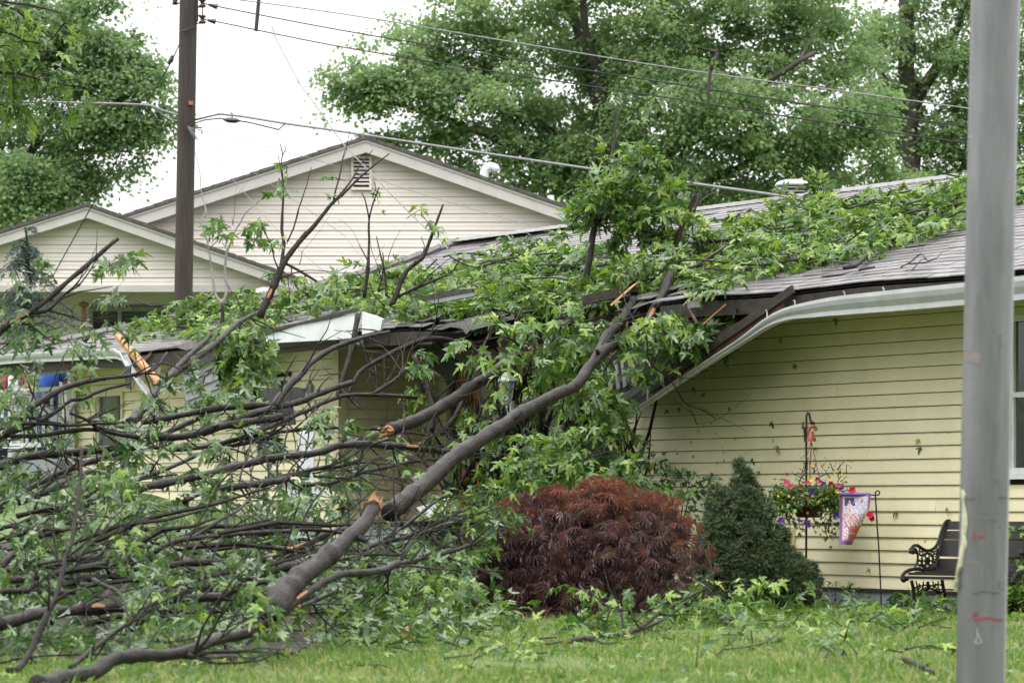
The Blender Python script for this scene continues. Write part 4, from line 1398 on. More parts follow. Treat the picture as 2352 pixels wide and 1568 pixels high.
for k in range(62):
    q = random.random() ** .8
    y0 = 526 + q * 300
    L = (34 + q * 150) * random.uniform(.6, 1.1)
    a = random.uniform(0, 2 * math.pi)
    dx, dy = math.cos(a) * L, math.sin(a) * L / F * dQ
    base = P(60 + q * 10, y0, dQ)
    pts = []
    for j in range(7):
        u = j / 6
        pts.append(P(60 + q * 10 + dx * u, y0 - 14 * math.sin(u * 2.2) + (16 + 52 * q) * u * u, dQ + dy * u))
    bt.tube(pts, [.014, .012, .01, .008, .006, .005, .004], sides=4, cap=False)
    for j in range(1, 7):
        for _ in range(int(12 + 10 * q)):
            u = random.random()
            p_ = pts[j - 1].lerp(pts[j], u)
            hang = random.random() ** 1.6 * (.10 + .28 * q)
            p_ = p_ + Vector((random.gauss(0, .025), random.gauss(0, .04), -hang))
            Lv.add(p_, Vector((random.gauss(0, .5), random.gauss(0, .5), random.gauss(-.5, .6))), rdir(), random.uniform(.035, .06))
part('bough', bt, M['bark'], ced)
Lv.finish(ced, 0, 'needles', M['cedar'], T_TUFT)
# ------------------------------------------------------------------ the fallen tree: limbs and branches
def ground_clip(p, r=.0):
    g = zg(p.x, p.y) + r
    if p.z < g: p.z = g
    return p

def branch_pts(view, pts, d0, d1):
    n = len(pts)
    L = [0]
    for a, b in zip(pts, pts[1:]): L.append(L[-1] + math.hypot(b[0] - a[0], b[1] - a[1]))
    out = []
    for (x, y), l in zip(pts, L):
        v_ = view if isinstance(view, str) else view
        out.append(P(*V(v_, x, y), d0 + (d1 - d0) * l / L[-1]))
    return out

def limb_mesh(parent, name, pts, r0, r1, material='bark', sides=9, knots=True, gnarl=.5, ends=True):
    sp_ = spline(pts, max(.07, r0 * 1.2))
    n = len(sp_)
    rr = []
    ph = random.uniform(0, 6)
    for i in range(n):
        q = i / max(1, n - 1)
        r = r0 + (r1 - r0) * q
        r *= 1 + .07 * math.sin(ph + i * .9) + random.uniform(-.05, .05)
        if knots and random.random() < .06: r *= 1.18
        rr.append(r)
        sp_[i] = sp_[i] + Vector((random.gauss(0, r * .10), random.gauss(0, r * .10), random.gauss(0, r * .12))) * gnarl
    b = MB()
    b.tube(sp_, rr, sides=sides, jit=.09)
    # stubs of snapped side twigs
    if knots:
        for _ in range(int(n * .05) + (1 if n > 12 else 0)):
            i = random.randrange(1, n - 1) if n > 2 else 0
            tg = (sp_[min(n - 1, i + 1)] - sp_[i]).normalized()
            dr = (rdir(-.6, 1) + tg * .7).normalized()
            L = rr[i] * random.uniform(1.6, 3.2)
            b.tube([sp_[i], sp_[i] + dr * L], [rr[i] * .5, rr[i] * .32], sides=5)
    o = part(name, b, M[material], parent, smooth=True)
    return sp_, rr

def torn_end(parent, p, direction, r, n=7):
    """splintered bright wood at a broken end"""
    b = MB()
    d = direction.normalized()
    u = d.orthogonal().normalized(); w = d.cross(u)
    b.tube([p - d * r * .2, p + d * r * .35], [r * .92, r * .75], sides=8)
    for k in range(n):
        a = 2 * math.pi * k / n + random.uniform(-.3, .3)
        q = p + (u * math.cos(a) + w * math.sin(a)) * r * random.uniform(.15, .75)
        L = r * random.uniform(.7, 2.4)
        b.tube([q, q + d * L * .6 + rdir() * r * .15, q + d * L + rdir() * r * .25], [r * .24, r * .16, r * .02], sides=4)
    part('torn_wood', b, M['torn'], parent)

def wound(parent, sp_, rr, q0, q1, view_side=True):
    """bark stripped off the side of a limb"""
    n = len(sp_)
    i0, i1 = int(q0 * (n - 1)), max(int(q0 * (n - 1)) + 2, int(q1 * (n - 1)))
    b = MB()
    cols = 5
    base = len(b.v)
    idx = list(range(i0, min(i1 + 1, n)))
    for k, i in enumerate(idx):
        tg = (sp_[min(n - 1, i + 1)] - sp_[max(0, i - 1)]).normalized()
        u = Vector((0, -1, .25)); u = (u - tg * u.dot(tg)).normalized()
        w = tg.cross(u)
        taper = math.sin(math.pi * (k + .35) / (len(idx) - .3)) ** .5
        for c in range(cols):
            a = (c / (cols - 1) - .5) * .72 * taper * random.uniform(.85, 1.1)
            b.v.append(sp_[i] + (u * math.cos(a) + w * math.sin(a)) * rr[i] * (1.10 + random.uniform(-.02, .05)))
    for k in range(len(idx) - 1):
        for c in range(cols - 1):
            b.f.append((base + k * cols + c, base + k * cols + c + 1, base + (k + 1) * cols + c + 1, base + (k + 1) * cols + c))
    part('torn_wood', b, M['torn'], parent)

GR = 'broken branches of the fallen maple'
LD = .60          # overall leafiness
def some(n):
    n = n * LD
    return int(n) + (1 if random.random() < n - int(n) else 0)

class Branch:
    def __init__(self, label, view, specs, d0, d1, leaves=0, K=0, material='bark', name='fallen_branch', cat='branch', group=GR, twigs=0, torn=None, wounds=(), hang=.8, size=.135, q=(.1, 1), spread=.22):
        """specs: list of (pts, w0, w1[, d0, d1]); the first is the limb, others its forks"""
        s = VIEWS[view][0]
        if specs[0][0][0][0] < 0 and view in 'JGD':        # carry a limb on beyond the left edge, down to the ground
            x0, y0 = specs[0][0][0]
            far = (x0 - 420 / s, y0 + 190 / s)
            specs = [([far, ((x0 + far[0]) / 2, y0 + 60 / s)] + list(specs[0][0]), *specs[0][1:])] + list(specs[1:])
        first = branch_pts(view, specs[0][0], d0, d1)
        self.root = thing(name, first[0], label, cat, group)
        self.L = Leaves()
        self.lines = []
        for k, sp in enumerate(specs):
            a = sp[3] if len(sp) > 3 else d0
            c = sp[4] if len(sp) > 4 else d1
            if k:                                     # a fork starts on the limb it grows from
                X, Y = V(view, *sp[0][0])
                best = min((abs(HX + q.x / q.y * F - X) + abs(HY - (q.z - CAMZ) / q.y * F - Y), q.y) for ln, _ in self.lines for q in ln)
                c = best[1] + ((c - a) if len(sp) > 4 else random.uniform(-.3, .3))
                a = best[1]
            pts = branch_pts(view, sp[0], a, c)
            r0 = sp[1] * s * a / F / 2; r1 = sp[2] * s * c / F / 2
            pts = [ground_clip(q_, .04) for q_ in pts]
            line, rr = limb_mesh(self.root, 'limb' if k == 0 else 'side_branch', pts, max(r0, .006), max(r1, .005), material, sides=12 if r0 > .07 else 8 if r0 > .02 else 6)
            self.lines.append((line, rr))
        line, rr = self.lines[0]
        if torn:
            if 'a' in torn: torn_end(self.root, line[0], line[0] - line[1], rr[0])
            if 'b' in torn: torn_end(self.root, line[-1], line[-1] - line[-2], rr[-1])
        for w0, w1 in wounds: wound(self.root, line, rr, w0, w1)
        self.twigs(twigs)
        self.leaves(leaves, hang, size, q, spread)
        self.K = K
    def twigs(self, n):
        for _ in range(n):
            line, rr = random.choice(self.lines)
            i = random.randrange(len(line) // 5, len(line))
            tg = (line[min(len(line) - 1, i + 1)] - line[max(0, i - 1)]).normalized()
            d = (tg * .8 + rdir(-.6, .9) * .9).normalized()
            L = random.uniform(.25, .8)
            p = line[i]; pts = [p]
            for k in range(4):
                d = (d + rdir() * .28).normalized()
                pts.append(pts[-1] + d * L / 4)
            r = min(.011, rr[i] * .6)
            self.L.tw.tube(pts, [r, r * .85, r * .65, r * .5, r * .3], sides=5, cap=False)
            if random.random() < .6:
                d2 = (d + rdir() * .8).normalized()
                self.L.tw.tube([pts[2], pts[2] + d2 * L * .25, pts[2] + d2 * L * .45], [r * .55, r * .4, r * .25], sides=4, cap=False)
    def leaves(self, n, hang=.8, size=.135, q=(.1, 1), spread=.22):
        for _ in range(some(n)):
            line, rr = random.choice(self.lines)
            i = int((q[0] + (q[1] - q[0]) * random.random()) * (len(line) - 1))
            off = rdir() * random.uniform(.02, spread)
            d = (rdir() + Vector((0, -.3, -.5 * hang))).normalized()
            self.L.spray(line[i] + off, d, random.uniform(.2, .42), random.randint(6, 10), size, hang)
    def clump(self, view, x, y, rx, ry, d, n, hang=.9, size=.135, dr=.35, up=.8, dirz=(-.9, .3), flip=.2):
        s = VIEWS[view][0]
        X, Y = V(view, x, y)
        for _ in range(max(1, some(n))):
            a = random.uniform(0, 6.283); q = random.random() ** .5
            p = P(X + math.cos(a) * q * rx * s, Y + math.sin(a) * q * ry * s, d + random.uniform(-dr, dr))
            ground_clip(p, .03)
            dd = (rdir(*dirz) + Vector((0, -.25, 0))).normalized()
            self.L.spray(p, dd, random.uniform(.18, .40), random.randint(6, 10), size, hang, up if flip < random.random() else -up)
        return self
    def done(self, kind='leaf'):
        self.L.finish(self.root, self.K, kind=kind)

# --- the heavy limbs across the doorway and the broken log
b = Branch('thickest fallen limb, rising from the splintered log across the doorway to the roof', 'E',
    [([(330, 1964), (460, 1850), (600, 1744), (780, 1575), (1000, 1430), (1250, 1270), (1500, 1140), (1620, 1080), (1700, 970), (1800, 850), (1930, 790), (2060, 700), (2140, 590), (2205, 470), (2270, 300)], 128, 56),
     ([(1765, 880), (1800, 800), (1850, 720), (1950, 610), (2015, 500)], 82, 64, 30.6, 32.6)], 25.4, 32.4, twigs=8, name='fallen_limb', cat='tree limb', wounds=((.855, .89),))
b.clump('E', 1830, 800, 60, 60, 30.5, 3); b.K = 40; b.done()
b = Branch('second heavy limb snapped at both ends, lying parallel before the orange door', 'E',
    [([(330, 1395), (500, 1330), (700, 1225), (900, 1090), (1060, 990), (1250, 835)], 96, 78)], 29.8, 32.5, twigs=3, torn='ab', name='fallen_limb', cat='tree limb')
b.done()
b = Branch('short thick log with splintered top pointing up left of the red maple bush', 'K',
    [([(1560, 850), (1500, 950), (1400, 1080), (1200, 1260), (1000, 1430), (800, 1575), (640, 1750), (530, 1890), (480, 1950)], 142, 275)], 21.2, 19.0, torn='a', name='broken_log', cat='log')
ln_, rr_ = b.lines[0]
for k in range(3):                                    # long splinters where the log snapped
    torn_end(b.root, ln_[0] + rdir() * .02, ln_[0] - ln_[1] + rdir() * .02 + Vector((0, -.01, .02)), rr_[0] * (1.45 - .3 * k), 10)
b.done()
b = Branch('pale grey limb standing behind the thick limb beside the wall lantern', 'E', [([(1270, 1210), (1350, 1095), (1395, 980), (1420, 800), (1450, 700)], 62, 48)], 32.0, 33.2, material='bark_pale', twigs=2)
b.done()
b = Branch('forked branch on the roof edge above the thick limb', 'E', [([(1430, 720), (1500, 670), (1600, 640), (1690, 530), (1790, 470)], 56, 42), ([(1740, 440), (1830, 470), (1905, 500)], 20, 12, 33, 33)], 32.2, 33.6, twigs=5, torn='b')
b.done()

# --- foreground branches
b = Branch('long curved bare branch along the bottom edge over the lawn', 'G',
    [([(250, 1660), (345, 1580), (430, 1530), (600, 1505), (700, 1465), (770, 1405), (950, 1375), (1150, 1375), (1300, 1340), (1450, 1285), (1600, 1250), (1750, 1205), (1900, 1120), (2000, 1040), (2100, 955), (2250, 865), (2351, 820), (2600, 800), (2750, 740)], 118, 44),
     ([(1250, 1370), (1330, 1385), (1440, 1395)], 62, 26, 18, 18)], 16.3, 20.6, twigs=8, name='fallen_limb', cat='tree limb', wounds=((.70, .74),))
b.clump('G', 1180, 1180, 170, 150, 19.4, 16, dr=.5).clump('G', 880, 1500, 90, 60, 18.2, 3).clump('G', 1790, 1040, 60, 40, 18.8, 6, dr=.2).clump('G', 1400, 1500, 160, 60, 18.6, 9)
b.K = 110; b.done()
b = Branch('dark crooked stem rising from the bottom left corner through the pile', 'G',
    [([(60, 1640), (120, 1520), (200, 1370), (290, 1170), (370, 1010), (420, 860), (450, 700), (490, 620), (510, 470), (545, 250), (560, 60), (562, -60)], 50, 18),
     ([(470, 690), (560, 740), (720, 700), (740, 640)], 18, 9, 18.2, 18.4), ([(330, 1120), (340, 930), (330, 790), (270, 780), (240, 820)], 24, 14, 18, 18)], 17.6, 19.0, leaves=3, twigs=12)
b.clump('G', 700, 120, 0, 0, 19, 0); b.K = 30; b.done()
b = Branch('thin dark branch slanting up from the bare bottom branch', 'G',
    [([(480, 1500), (510, 1440), (600, 1370), (800, 1210), (950, 1110), (1060, 980), (1150, 910)], 44, 18), ([(950, 1110), (1110, 1030), (1200, 920)], 18, 8, 18.4, 19)], 18.0, 19.5, twigs=8)
b.clump('G', 1160, 1000, 120, 110, 19.2, 8); b.K = 60; b.done()
b = Branch('bent dark branch drooping behind the bare bottom branch', 'G', [([(640, 850), (700, 890), (800, 930), (850, 1000), (890, 1110), (950, 1230), (1000, 1345)], 30, 20), ([(870, 1170), (895, 1280), (870, 1360)], 18, 14, 19.4, 19)], 20.2, 19.2, twigs=6)
b.done()

# --- the layered pile on the left (J/K share one enlarged view)
pile = [
 ('thick grey trunk entering from the left edge at porch height', [([(-250, 560), (-100, 480), (0, 425), (200, 355), (450, 305), (700, 290), (1000, 265), (1260, 232), (1350, 215)], 118, 80)], 25.5, 29.5, 6, 0),
 ('long bare branch running right from the thick trunk to the doorway', [([(1350, 240), (1600, 228), (1850, 252), (2050, 240), (2300, 192), (2600, 108), (3000, 62), (3350, 25), (3700, 33), (4150, 62), (4480, 112)], 52, 20), ([(2352, 235), (2550, 190), (2750, 145), (2900, 130)], 48, 40, 29, 29.5)], 28.5, 31.5, 10, 8),
 ('second thick curved branch from the left edge below the trunk', [([(-150, 1010), (0, 850), (200, 715), (500, 560), (800, 430), (1050, 345), (1400, 235), (1600, 160), (1850, 30), (2100, -80)], 92, 56)], 22.0, 30.5, 5, 3),
 ('dark mossy limb lying behind the second thick branch', [([(200, 800), (450, 700), (700, 590), (900, 510), (1150, 460)], 84, 72)], 26.0, 28.5, 2, 3),
 ('branch forking low at the left edge of the pile', [([(180, 945), (450, 892), (720, 890), (900, 900)], 56, 60)], 24.5, 25.0, 3, 2),
 ('steep limb rising right from the bottom of the left edge', [([(-150, 1610), (0, 1490), (200, 1290), (400, 1150), (600, 1000), (760, 910), (1000, 785), (1100, 720), (1300, 620), (1600, 510), (1900, 390), (2060, 305)], 104, 46)], 20.8, 28.0, 6, 8),
 ('wavy dark branch reaching from the pile to the broken limb', [([(1380, 745), (1500, 655), (1800, 590), (2150, 520), (2352, 460), (2600, 400), (2850, 340), (3150, 312), (3350, 280), (3530, 218), (3750, 200), (4050, 212), (4352, 240), (4704, 290), (4900, 320)], 88, 70)], 25.5, 30.5, 10, 7),
 ('short grey branch stub lying level under the mossy limb', [([(165, 1065), (400, 1048), (680, 1030), (900, 1030), (980, 1065)], 64, 56)], 22.8, 23.6, 2, 2),
 ('straight branch passing behind the white yard post', [([(1925, 795), (2100, 700), (2392, 655), (2650, 620), (2900, 585), (3010, 550)], 66, 80)], 25.8, 27.4, 6, 5),
 ('slim branch arching over the white yard post', [([(2700, 640), (2900, 545), (3130, 500), (3300, 455), (3550, 430), (3750, 365)], 50, 46)], 27.5, 29.2, 5, 4),
 ('wavy slim branch crossing behind the thick limb', [([(3180, 625), (3430, 612), (3560, 570), (3750, 502), (3950, 460), (4200, 402), (4400, 368), (4650, 350)], 50, 32), ([(3200, 520), (3420, 545), (3600, 550)], 26, 16, 28, 28)], 27.8, 30.0, 8, 3),
 ('dark bare branch with a blunt end above the leafy centre of the pile', [([(1625, 1322), (1720, 1255), (1820, 1215), (2000, 1182), (2352, 1150), (2650, 1122), (2950, 1108), (3200, 1090), (3450, 1110), (3640, 1132)], 58, 40), ([(2000, 1178), (2160, 1080), (2352, 960), (2500, 880), (2650, 720), (2750, 600)], 42, 14, 22.2, 23.5)], 21.8, 24.0, 5, 2),
 ('slender branch lying under the crossarm of the white yard post', [([(2460, 1110), (2652, 1078), (2852, 1060), (3150, 1048), (3350, 1060)], 50, 46)], 24.2, 25.0, 3, 2),
 ('level branch running right behind the splintered log', [([(4100, 1040), (4352, 1022), (4704, 1020), (5000, 1010)], 54, 48)], 26.2, 26.8, 4, 2),
 ('dark stem slanting under the splintered log', [([(2650, 1560), (2800, 1510), (3050, 1460), (3300, 1420)], 76, 66)], 23.0, 23.6, 2, 3),
 ('branch running right from under the log to the red maple bush', [([(3760, 1320), (3950, 1235), (4200, 1185), (4450, 1110), (4560, 1070), (4700, 1010)], 60, 40)], 24.0, 26.5, 6, 3),
 ('thin straight branch low beneath the splintered log', [([(3780, 1345), (4000, 1350), (4250, 1352)], 40, 28)], 23.6, 24.6, 3, 2),
 ('long low branch curving right toward the red maple bush', [([(3760, 1580), (4050, 1480), (4350, 1410), (4700, 1322), (4950, 1240)], 62, 40)], 22.4, 26.0, 8, 3),
 ('branch with crossing twigs right of the splintered log', [([(3850, 1560), (3960, 1250), (4150, 1110), (4350, 960), (4550, 800), (4704, 700)], 34, 30)], 24.8, 27.0, 6, 2),
]
pile_tb = []
for lab, specs, a, c, tw, lv in pile:
    torn = 'b' if 'straight branch passing' in lab or 'slender' in lab else None
    b = Branch(lab, 'J', specs, a, c, leaves=lv, twigs=int(tw * 1.5) + 6, torn=torn, wounds=((.80, .84),) if 'wavy dark' in lab else ())
    b.K = 40
    pile_tb.append(b)
b = Branch('limb with long orange bark wound in the middle of the pile', 'K',
    [([(240, 1500), (340, 1420), (600, 1330), (820, 1255), (1050, 1150), (1250, 1085), (1460, 1035)], 78, 62)], 22.6, 24.4, twigs=4, wounds=((.12, .48),))
b.K = 0; b.done()
pile2 = [
 ('thick grey branch with a fresh orange break near the bottom left', [([(0, 1165), (200, 1105), (350, 1085), (560, 1062), (850, 1040), (1100, 1000), (1300, 950), (1500, 890), (1800, 812), (2110, 742)], 92, 58)], 19.6, 23.0, 5, 4),
 ('grey branch lying level at the left edge', [([(-60, 955), (200, 932), (400, 950), (520, 940)], 42, 38)], 20.2, 20.8, 2, 2),
 ('grey branch above it, slightly rising to the right', [([(80, 862), (300, 830), (500, 792), (720, 758), (900, 735)], 52, 56)], 20.8, 21.8, 3, 2),
 ('short bare branch with a pointed left end near the left edge', [([(258, 752), (400, 725), (560, 712), (700, 692)], 24, 44)], 21.0, 21.8, 1, 2),
 ('short bark-scarred branch between the leafy clumps', [([(1140, 762), (1300, 738), (1450, 735), (1600, 725)], 50, 44)], 21.6, 22.2, 2, 2),
 ('dark log half buried under the bottom clumps', [([(1270, 985), (1500, 975), (1700, 965), (1880, 950)], 64, 58)], 20.8, 21.8, 1, 3),
 ('slim branch lying at the very bottom left of the pile', [([(-60, 1440), (100, 1405), (300, 1380), (600, 1370), (900, 1365)], 18, 14)], 18.0, 18.6, 4, 3),
 ('thin twiggy branch across the leafy bottom centre', [([(1270, 1085), (1380, 1085), (1440, 1130), (1550, 1170), (1650, 1210)], 24, 12), ([(1290, 1030), (1400, 960), (1500, 880), (1620, 800)], 16, 8, 20, 20.4)], 19.8, 20.4, 6, 2),
 ('orange-tipped short branch beside the bare bottom branch', [([(2060, 1045), (2150, 1010), (2250, 965), (2330, 930)], 34, 26)], 20.8, 21.8, 2, 0),
 ('drooping bent branch hanging beneath the splintered log', [([(2360, 450), (2390, 560), (2430, 630), (2520, 690)], 26, 16)], 24.4, 23.8, 2, 1)]
for lab, specs, a, c, tw, lv in pile2:
    b = Branch(lab, 'G', specs, a, c, leaves=lv, twigs=int(tw * 1.5) + 5, torn='a' if 'orange-tipped' in lab else None, wounds=((.27, .31),) if 'fresh orange' in lab else ())
    b.K = 40
    pile_tb.append(b)
left = [
 ('long snapped branch slanting up across the smaller beige gable', [([(-120, 830), (0, 705), (200, 590), (350, 470), (500, 340), (620, 240), (720, 150), (815, 75)], 72, 26), ([(205, 585), (330, 568), (400, 490), (550, 390)], 34, 18, 25.2, 25.6), ([(330, 570), (450, 600), (560, 640), (650, 645)], 14, 7, 25.2, 25.5), ([(100, 655), (200, 665), (300, 740), (380, 800)], 20, 9, 25, 25)], 24.6, 26.0, 6, 5),
 ('upper bare branch arching over the porch railing', [([(40, 1420), (100, 1340), (170, 1270), (300, 1180), (450, 1100), (650, 1045), (850, 1022), (1000, 995), (1080, 960), (1150, 860)], 56, 16), ([(1000, 1000), (1080, 1010), (1160, 1050)], 18, 10, 28, 28)], 26.0, 28.2, 4, 0),
 ('lower bare branch arching over the porch railing', [([(-60, 1480), (0, 1440), (200, 1370), (380, 1270), (490, 1185), (570, 1180), (700, 1120), (890, 1072)], 52, 20)], 25.0, 27.5, 4, 0),
 ('thin branch crossing the porch balusters', [([(-60, 1400), (0, 1388), (150, 1352), (300, 1348), (480, 1360), (640, 1350), (800, 1345)], 24, 22), ([(0, 1230), (150, 1290), (300, 1330), (420, 1345)], 16, 14, 26, 26.4)], 25.4, 27.0, 4, 1),
 ('thin dark branch below the porch railing', [([(-40, 1450), (100, 1432), (250, 1432), (450, 1402), (640, 1388), (820, 1420), (950, 1440)], 28, 34), ([(480, 1275), (600, 1322), (680, 1395)], 20, 28, 26.5, 26.6)], 25.2, 27.2, 5, 2),
 ('forked branch climbing from the pile up to the lumber board and roof', [([(900, 1340), (960, 1270), (1060, 1140), (1170, 1020), (1350, 895), (1500, 780), (1640, 655), (1760, 590)], 78, 30), ([(1175, 1010), (1300, 880), (1420, 770), (1445, 730)], 46, 26, 33, 34.5)], 30.0, 36.0, 6, 3),
 ('branch running level below the fallen grey siding', [([(980, 1340), (1150, 1310), (1300, 1280), (1500, 1242), (1750, 1225), (1900, 1235)], 40, 50)], 29.5, 30.5, 4, 1),
 ('forked branch rising past the lantern to the white trim board', [([(1400, 1410), (1650, 1310), (1880, 1240), (2050, 1200), (2200, 1140), (2351, 1085), (2420, 1065)], 62, 40), ([(1885, 1235), (1960, 1120), (2050, 1030), (2150, 920), (2250, 850), (2351, 805), (2500, 755), (2680, 715)], 56, 24, 30.8, 33.0)], 29.0, 31.5, 6, 0),
 ('stout branch cut square beside the lantern branch', [([(1000, 1430), (1230, 1440), (1500, 1370), (1750, 1330), (1935, 1300)], 50, 54)], 28.2, 29.8, 3, 2),
 ('slim branch rising right under the lantern toward the doorway', [([(1560, 1470), (1700, 1440), (1900, 1350), (2100, 1262), (2351, 1160), (2600, 1152), (2870, 1168)], 34, 26), ([(2560, 1145), (2700, 1060), (2795, 975)], 26, 20, 31, 31.4)], 29.5, 31.5, 6, 1)]
for lab, specs, a, c, tw, lv in left:
    b = Branch(lab, 'D', specs, a, c, leaves=lv, twigs=int(tw * 1.3) + 3, wounds=((.66, .72),) if 'snapped branch' in lab else ())
    b.K = 40
    pile_tb.append(b)
# --- dark stems hanging inside the broken porch
inner = [
 ('dark stem leaning across the corner of the porch', 'N', [([(1480, 180), (1440, 420), (1380, 700), (1280, 1000), (1220, 1220)], 74, 62)], 35.2, 34.6),
 ('curved dark stem hanging in the porch beside the corner stem', 'N', [([(1530, 480), (1550, 600), (1620, 800), (1690, 1050), (1750, 1200)], 40, 34)], 35.6, 35.2),
 ('thin dark stem hanging left of the small window', 'N', [([(120, 780), (140, 950), (180, 1150), (210, 1340)], 40, 34), ([(180, 740), (260, 850), (330, 950)], 14, 18, 36.4, 36.4)], 36.5, 36.2),
 ('bare branch bending over the dark porch', 'E', [([(45, 1150), (120, 1000), (200, 940), (330, 870), (500, 790), (650, 760), (800, 790), (860, 840)], 26, 40)], 33.4, 34.4),
 ('dark stems tangled left of the orange door', 'E', [([(500, 880), (560, 1000), (600, 1120), (625, 1280), (620, 1400)], 40, 52), ([(440, 960), (530, 1050), (570, 1160)], 22, 30, 34.6, 34.6), ([(640, 1180), (720, 1110), (780, 1060)], 16, 20, 34.4, 34.5)], 34.8, 34.2),
 ('dark stem leaning before the orange door', 'E', [([(690, 1420), (780, 1300), (850, 1150), (880, 1020), (905, 900)], 40, 24), ([(840, 930), (880, 1010), (910, 1060)], 14, 10, 34.4, 34.4)], 33.8, 34.6),
 ('dark leaning stem in the shadow right of the orange door', 'E', [([(930, 940), (990, 1150), (1010, 1300), (1060, 1420)], 46, 50), ([(900, 1420), (960, 1250), (1010, 1080)], 24, 20, 34, 34)], 34.2, 33.8),
 ('crossed bare stems on the yellow wall beside the red maple', 'I', [([(-690, 240), (-600, 60), (-560, -60), (-510, -160)], 34, 22), ([(-600, 60), (-500, 220)], 22, 18, 30.9, 30.8), ([(-650, -20), (-540, 130), (-430, 250)], 18, 24, 30.8, 30.6)], 30.8, 31.2),
 ('thin stems leaning on the wall above the spruce', 'I', [([(-740, 280), (-690, 60), (-670, -110)], 36, 20), ([(-480, 330), (-380, 210), (-330, 190), (-320, 260)], 14, 9, 30.6, 30.6), ([(-560, 300), (-520, 120), (-430, -10)], 16, 12, 30.8, 31)], 31.0, 31.4),
 ('hooked bare twig hanging over the dented gutter', 'Q', [([(640, 760), (650, 880), (670, 1010), (850, 1160), (930, 1280), (1000, 1380), (1160, 1440), (1260, 1510)], 20, 9), ([(1000, 1380), (1060, 1470), (1090, 1560)], 9, 5, 30.9, 30.9)], 30.5, 30.9)]
for lab, view, specs, a, c in inner:
    b = Branch(lab, view, specs, a, c, leaves=3 if 'tangled' in lab or 'right of the orange' in lab else 0, twigs=5)
    if 'tangled' in lab: b.clump('E', 560, 1060, 90, 90, 34.6, 6, size=.11)
    if 'right of the orange' in lab: b.clump('E', 880, 1300, 70, 130, 34.2, 9, size=.11)
    b.K = 20; b.done()

tang = thing('twig_tangle', qp(1200, 1100, .3), 'dark tangle of upright twigs stuffed into the broken doorway', 'twigs')
TL = Leaves()
for _ in range(170):
    px = random.gauss(1230, 120)
    if not 1010 < px < 1470: continue
    n_ = random.uniform(-1.2, .5) if px < 1390 else random.uniform(.1, .6)
    t_, d_ = wd(px, n_)
    p0 = Vector(((px - HX) / F * d_, d_, zg(0, d_) * 0 + random.uniform(.5, 1.7)))
    a = Vector((random.gauss(0, .3), random.gauss(0, .2), 1)).normalized()
    L_ = random.uniform(.5, 1.5)
    if p0.z + L_ > 2.75: L_ = 2.75 - p0.z
    TL.tw.tube([p0, p0 + a * L_ * .35 + rdir() * .04, p0 + a * L_ * .7 + rdir() * .06, p0 + a * L_], [random.uniform(.01, .032), .02, .014, .006], sides=6, cap=False)
    if random.random() < .7: TL.spray(p0 + a * L_ * random.random(), rdir(-.9, .3), .3, 7, .135, 1.0)
TL.finish(tang, 60)

# --- bare and leafy stems standing up from the roof
dR = 36.5
b = Branch('tall forked bare branch with orange wound standing up from the roof', 'L',
    [([(1150, 1480), (1170, 1420), (1230, 1300), (1300, 1150), (1380, 950), (1430, 870), (1560, 700), (1750, 490), (1900, 300), (2050, 170), (2190, 30), (2330, -90), (2500, -220)], 88, 12),
     ([(1370, 960), (1400, 720), (1378, 560), (1392, 250), (1385, 0), (1370, -120), (1385, -220), (1358, -330)], 44, 9, 37.6, 38.2),
     ([(1432, 700), (1500, 560), (1560, 340), (1640, 100), (1668, -20), (1690, -80)], 20, 8, 37.7, 38),
     ([(1385, -200), (1415, -260), (1425, -330)], 10, 6, 38.1, 38.2),
     ([(1920, 275), (1935, 180), (1985, 0), (2020, -200), (2060, -310)], 24, 8, 38, 38.4), ([(1960, 240), (2110, 50), (2200, -110), (2330, -260)], 26, 8, 38, 38.4),
     ([(1430, 930), (1560, 1000), (1700, 1085), (1850, 1190), (1955, 1310), (2080, 1370)], 34, 16, 37.5, 37.2), ([(1480, 960), (1480, 1030), (1440, 1060), (1455, 1200), (1455, 1350)], 14, 9, 37.5, 37.4),
     ([(1350, 1090), (1450, 1050), (1600, 1000), (1800, 1000), (1960, 1010), (2080, 940)], 14, 7, 37.5, 37.3), ([(1560, 940), (1580, 880), (1590, 800)], 10, 7, 37.5, 37.5)],
    37.4, 38.4, twigs=6, wounds=((.095, .165),), name='standing_branch')
b.clump('L', 1390, 1100, 70, 60, 37.3, 3, size=.13).clump('L', 1830, 1100, 60, 60, 37.2, 3).clump('L', 2090, 1010, 70, 70, 37.2, 3).clump('L', 1430, 720, 20, 20, 37.6, 1, size=.09).clump('L', 1920, 320, 15, 10, 38, 1, size=.07).clump('L', 2090, 80, 60, 40, 38.2, 1, size=.08).clump('L', 1385, -200, 50, 10, 38.2, 1, size=.10)
b.clump('L', 1320, 160, 40, 90, 37.9, 4, size=.11, dr=.1).clump('L', 2330, 60, 30, 30, 38.3, 1, size=.08)
b.K = 120; b.done()
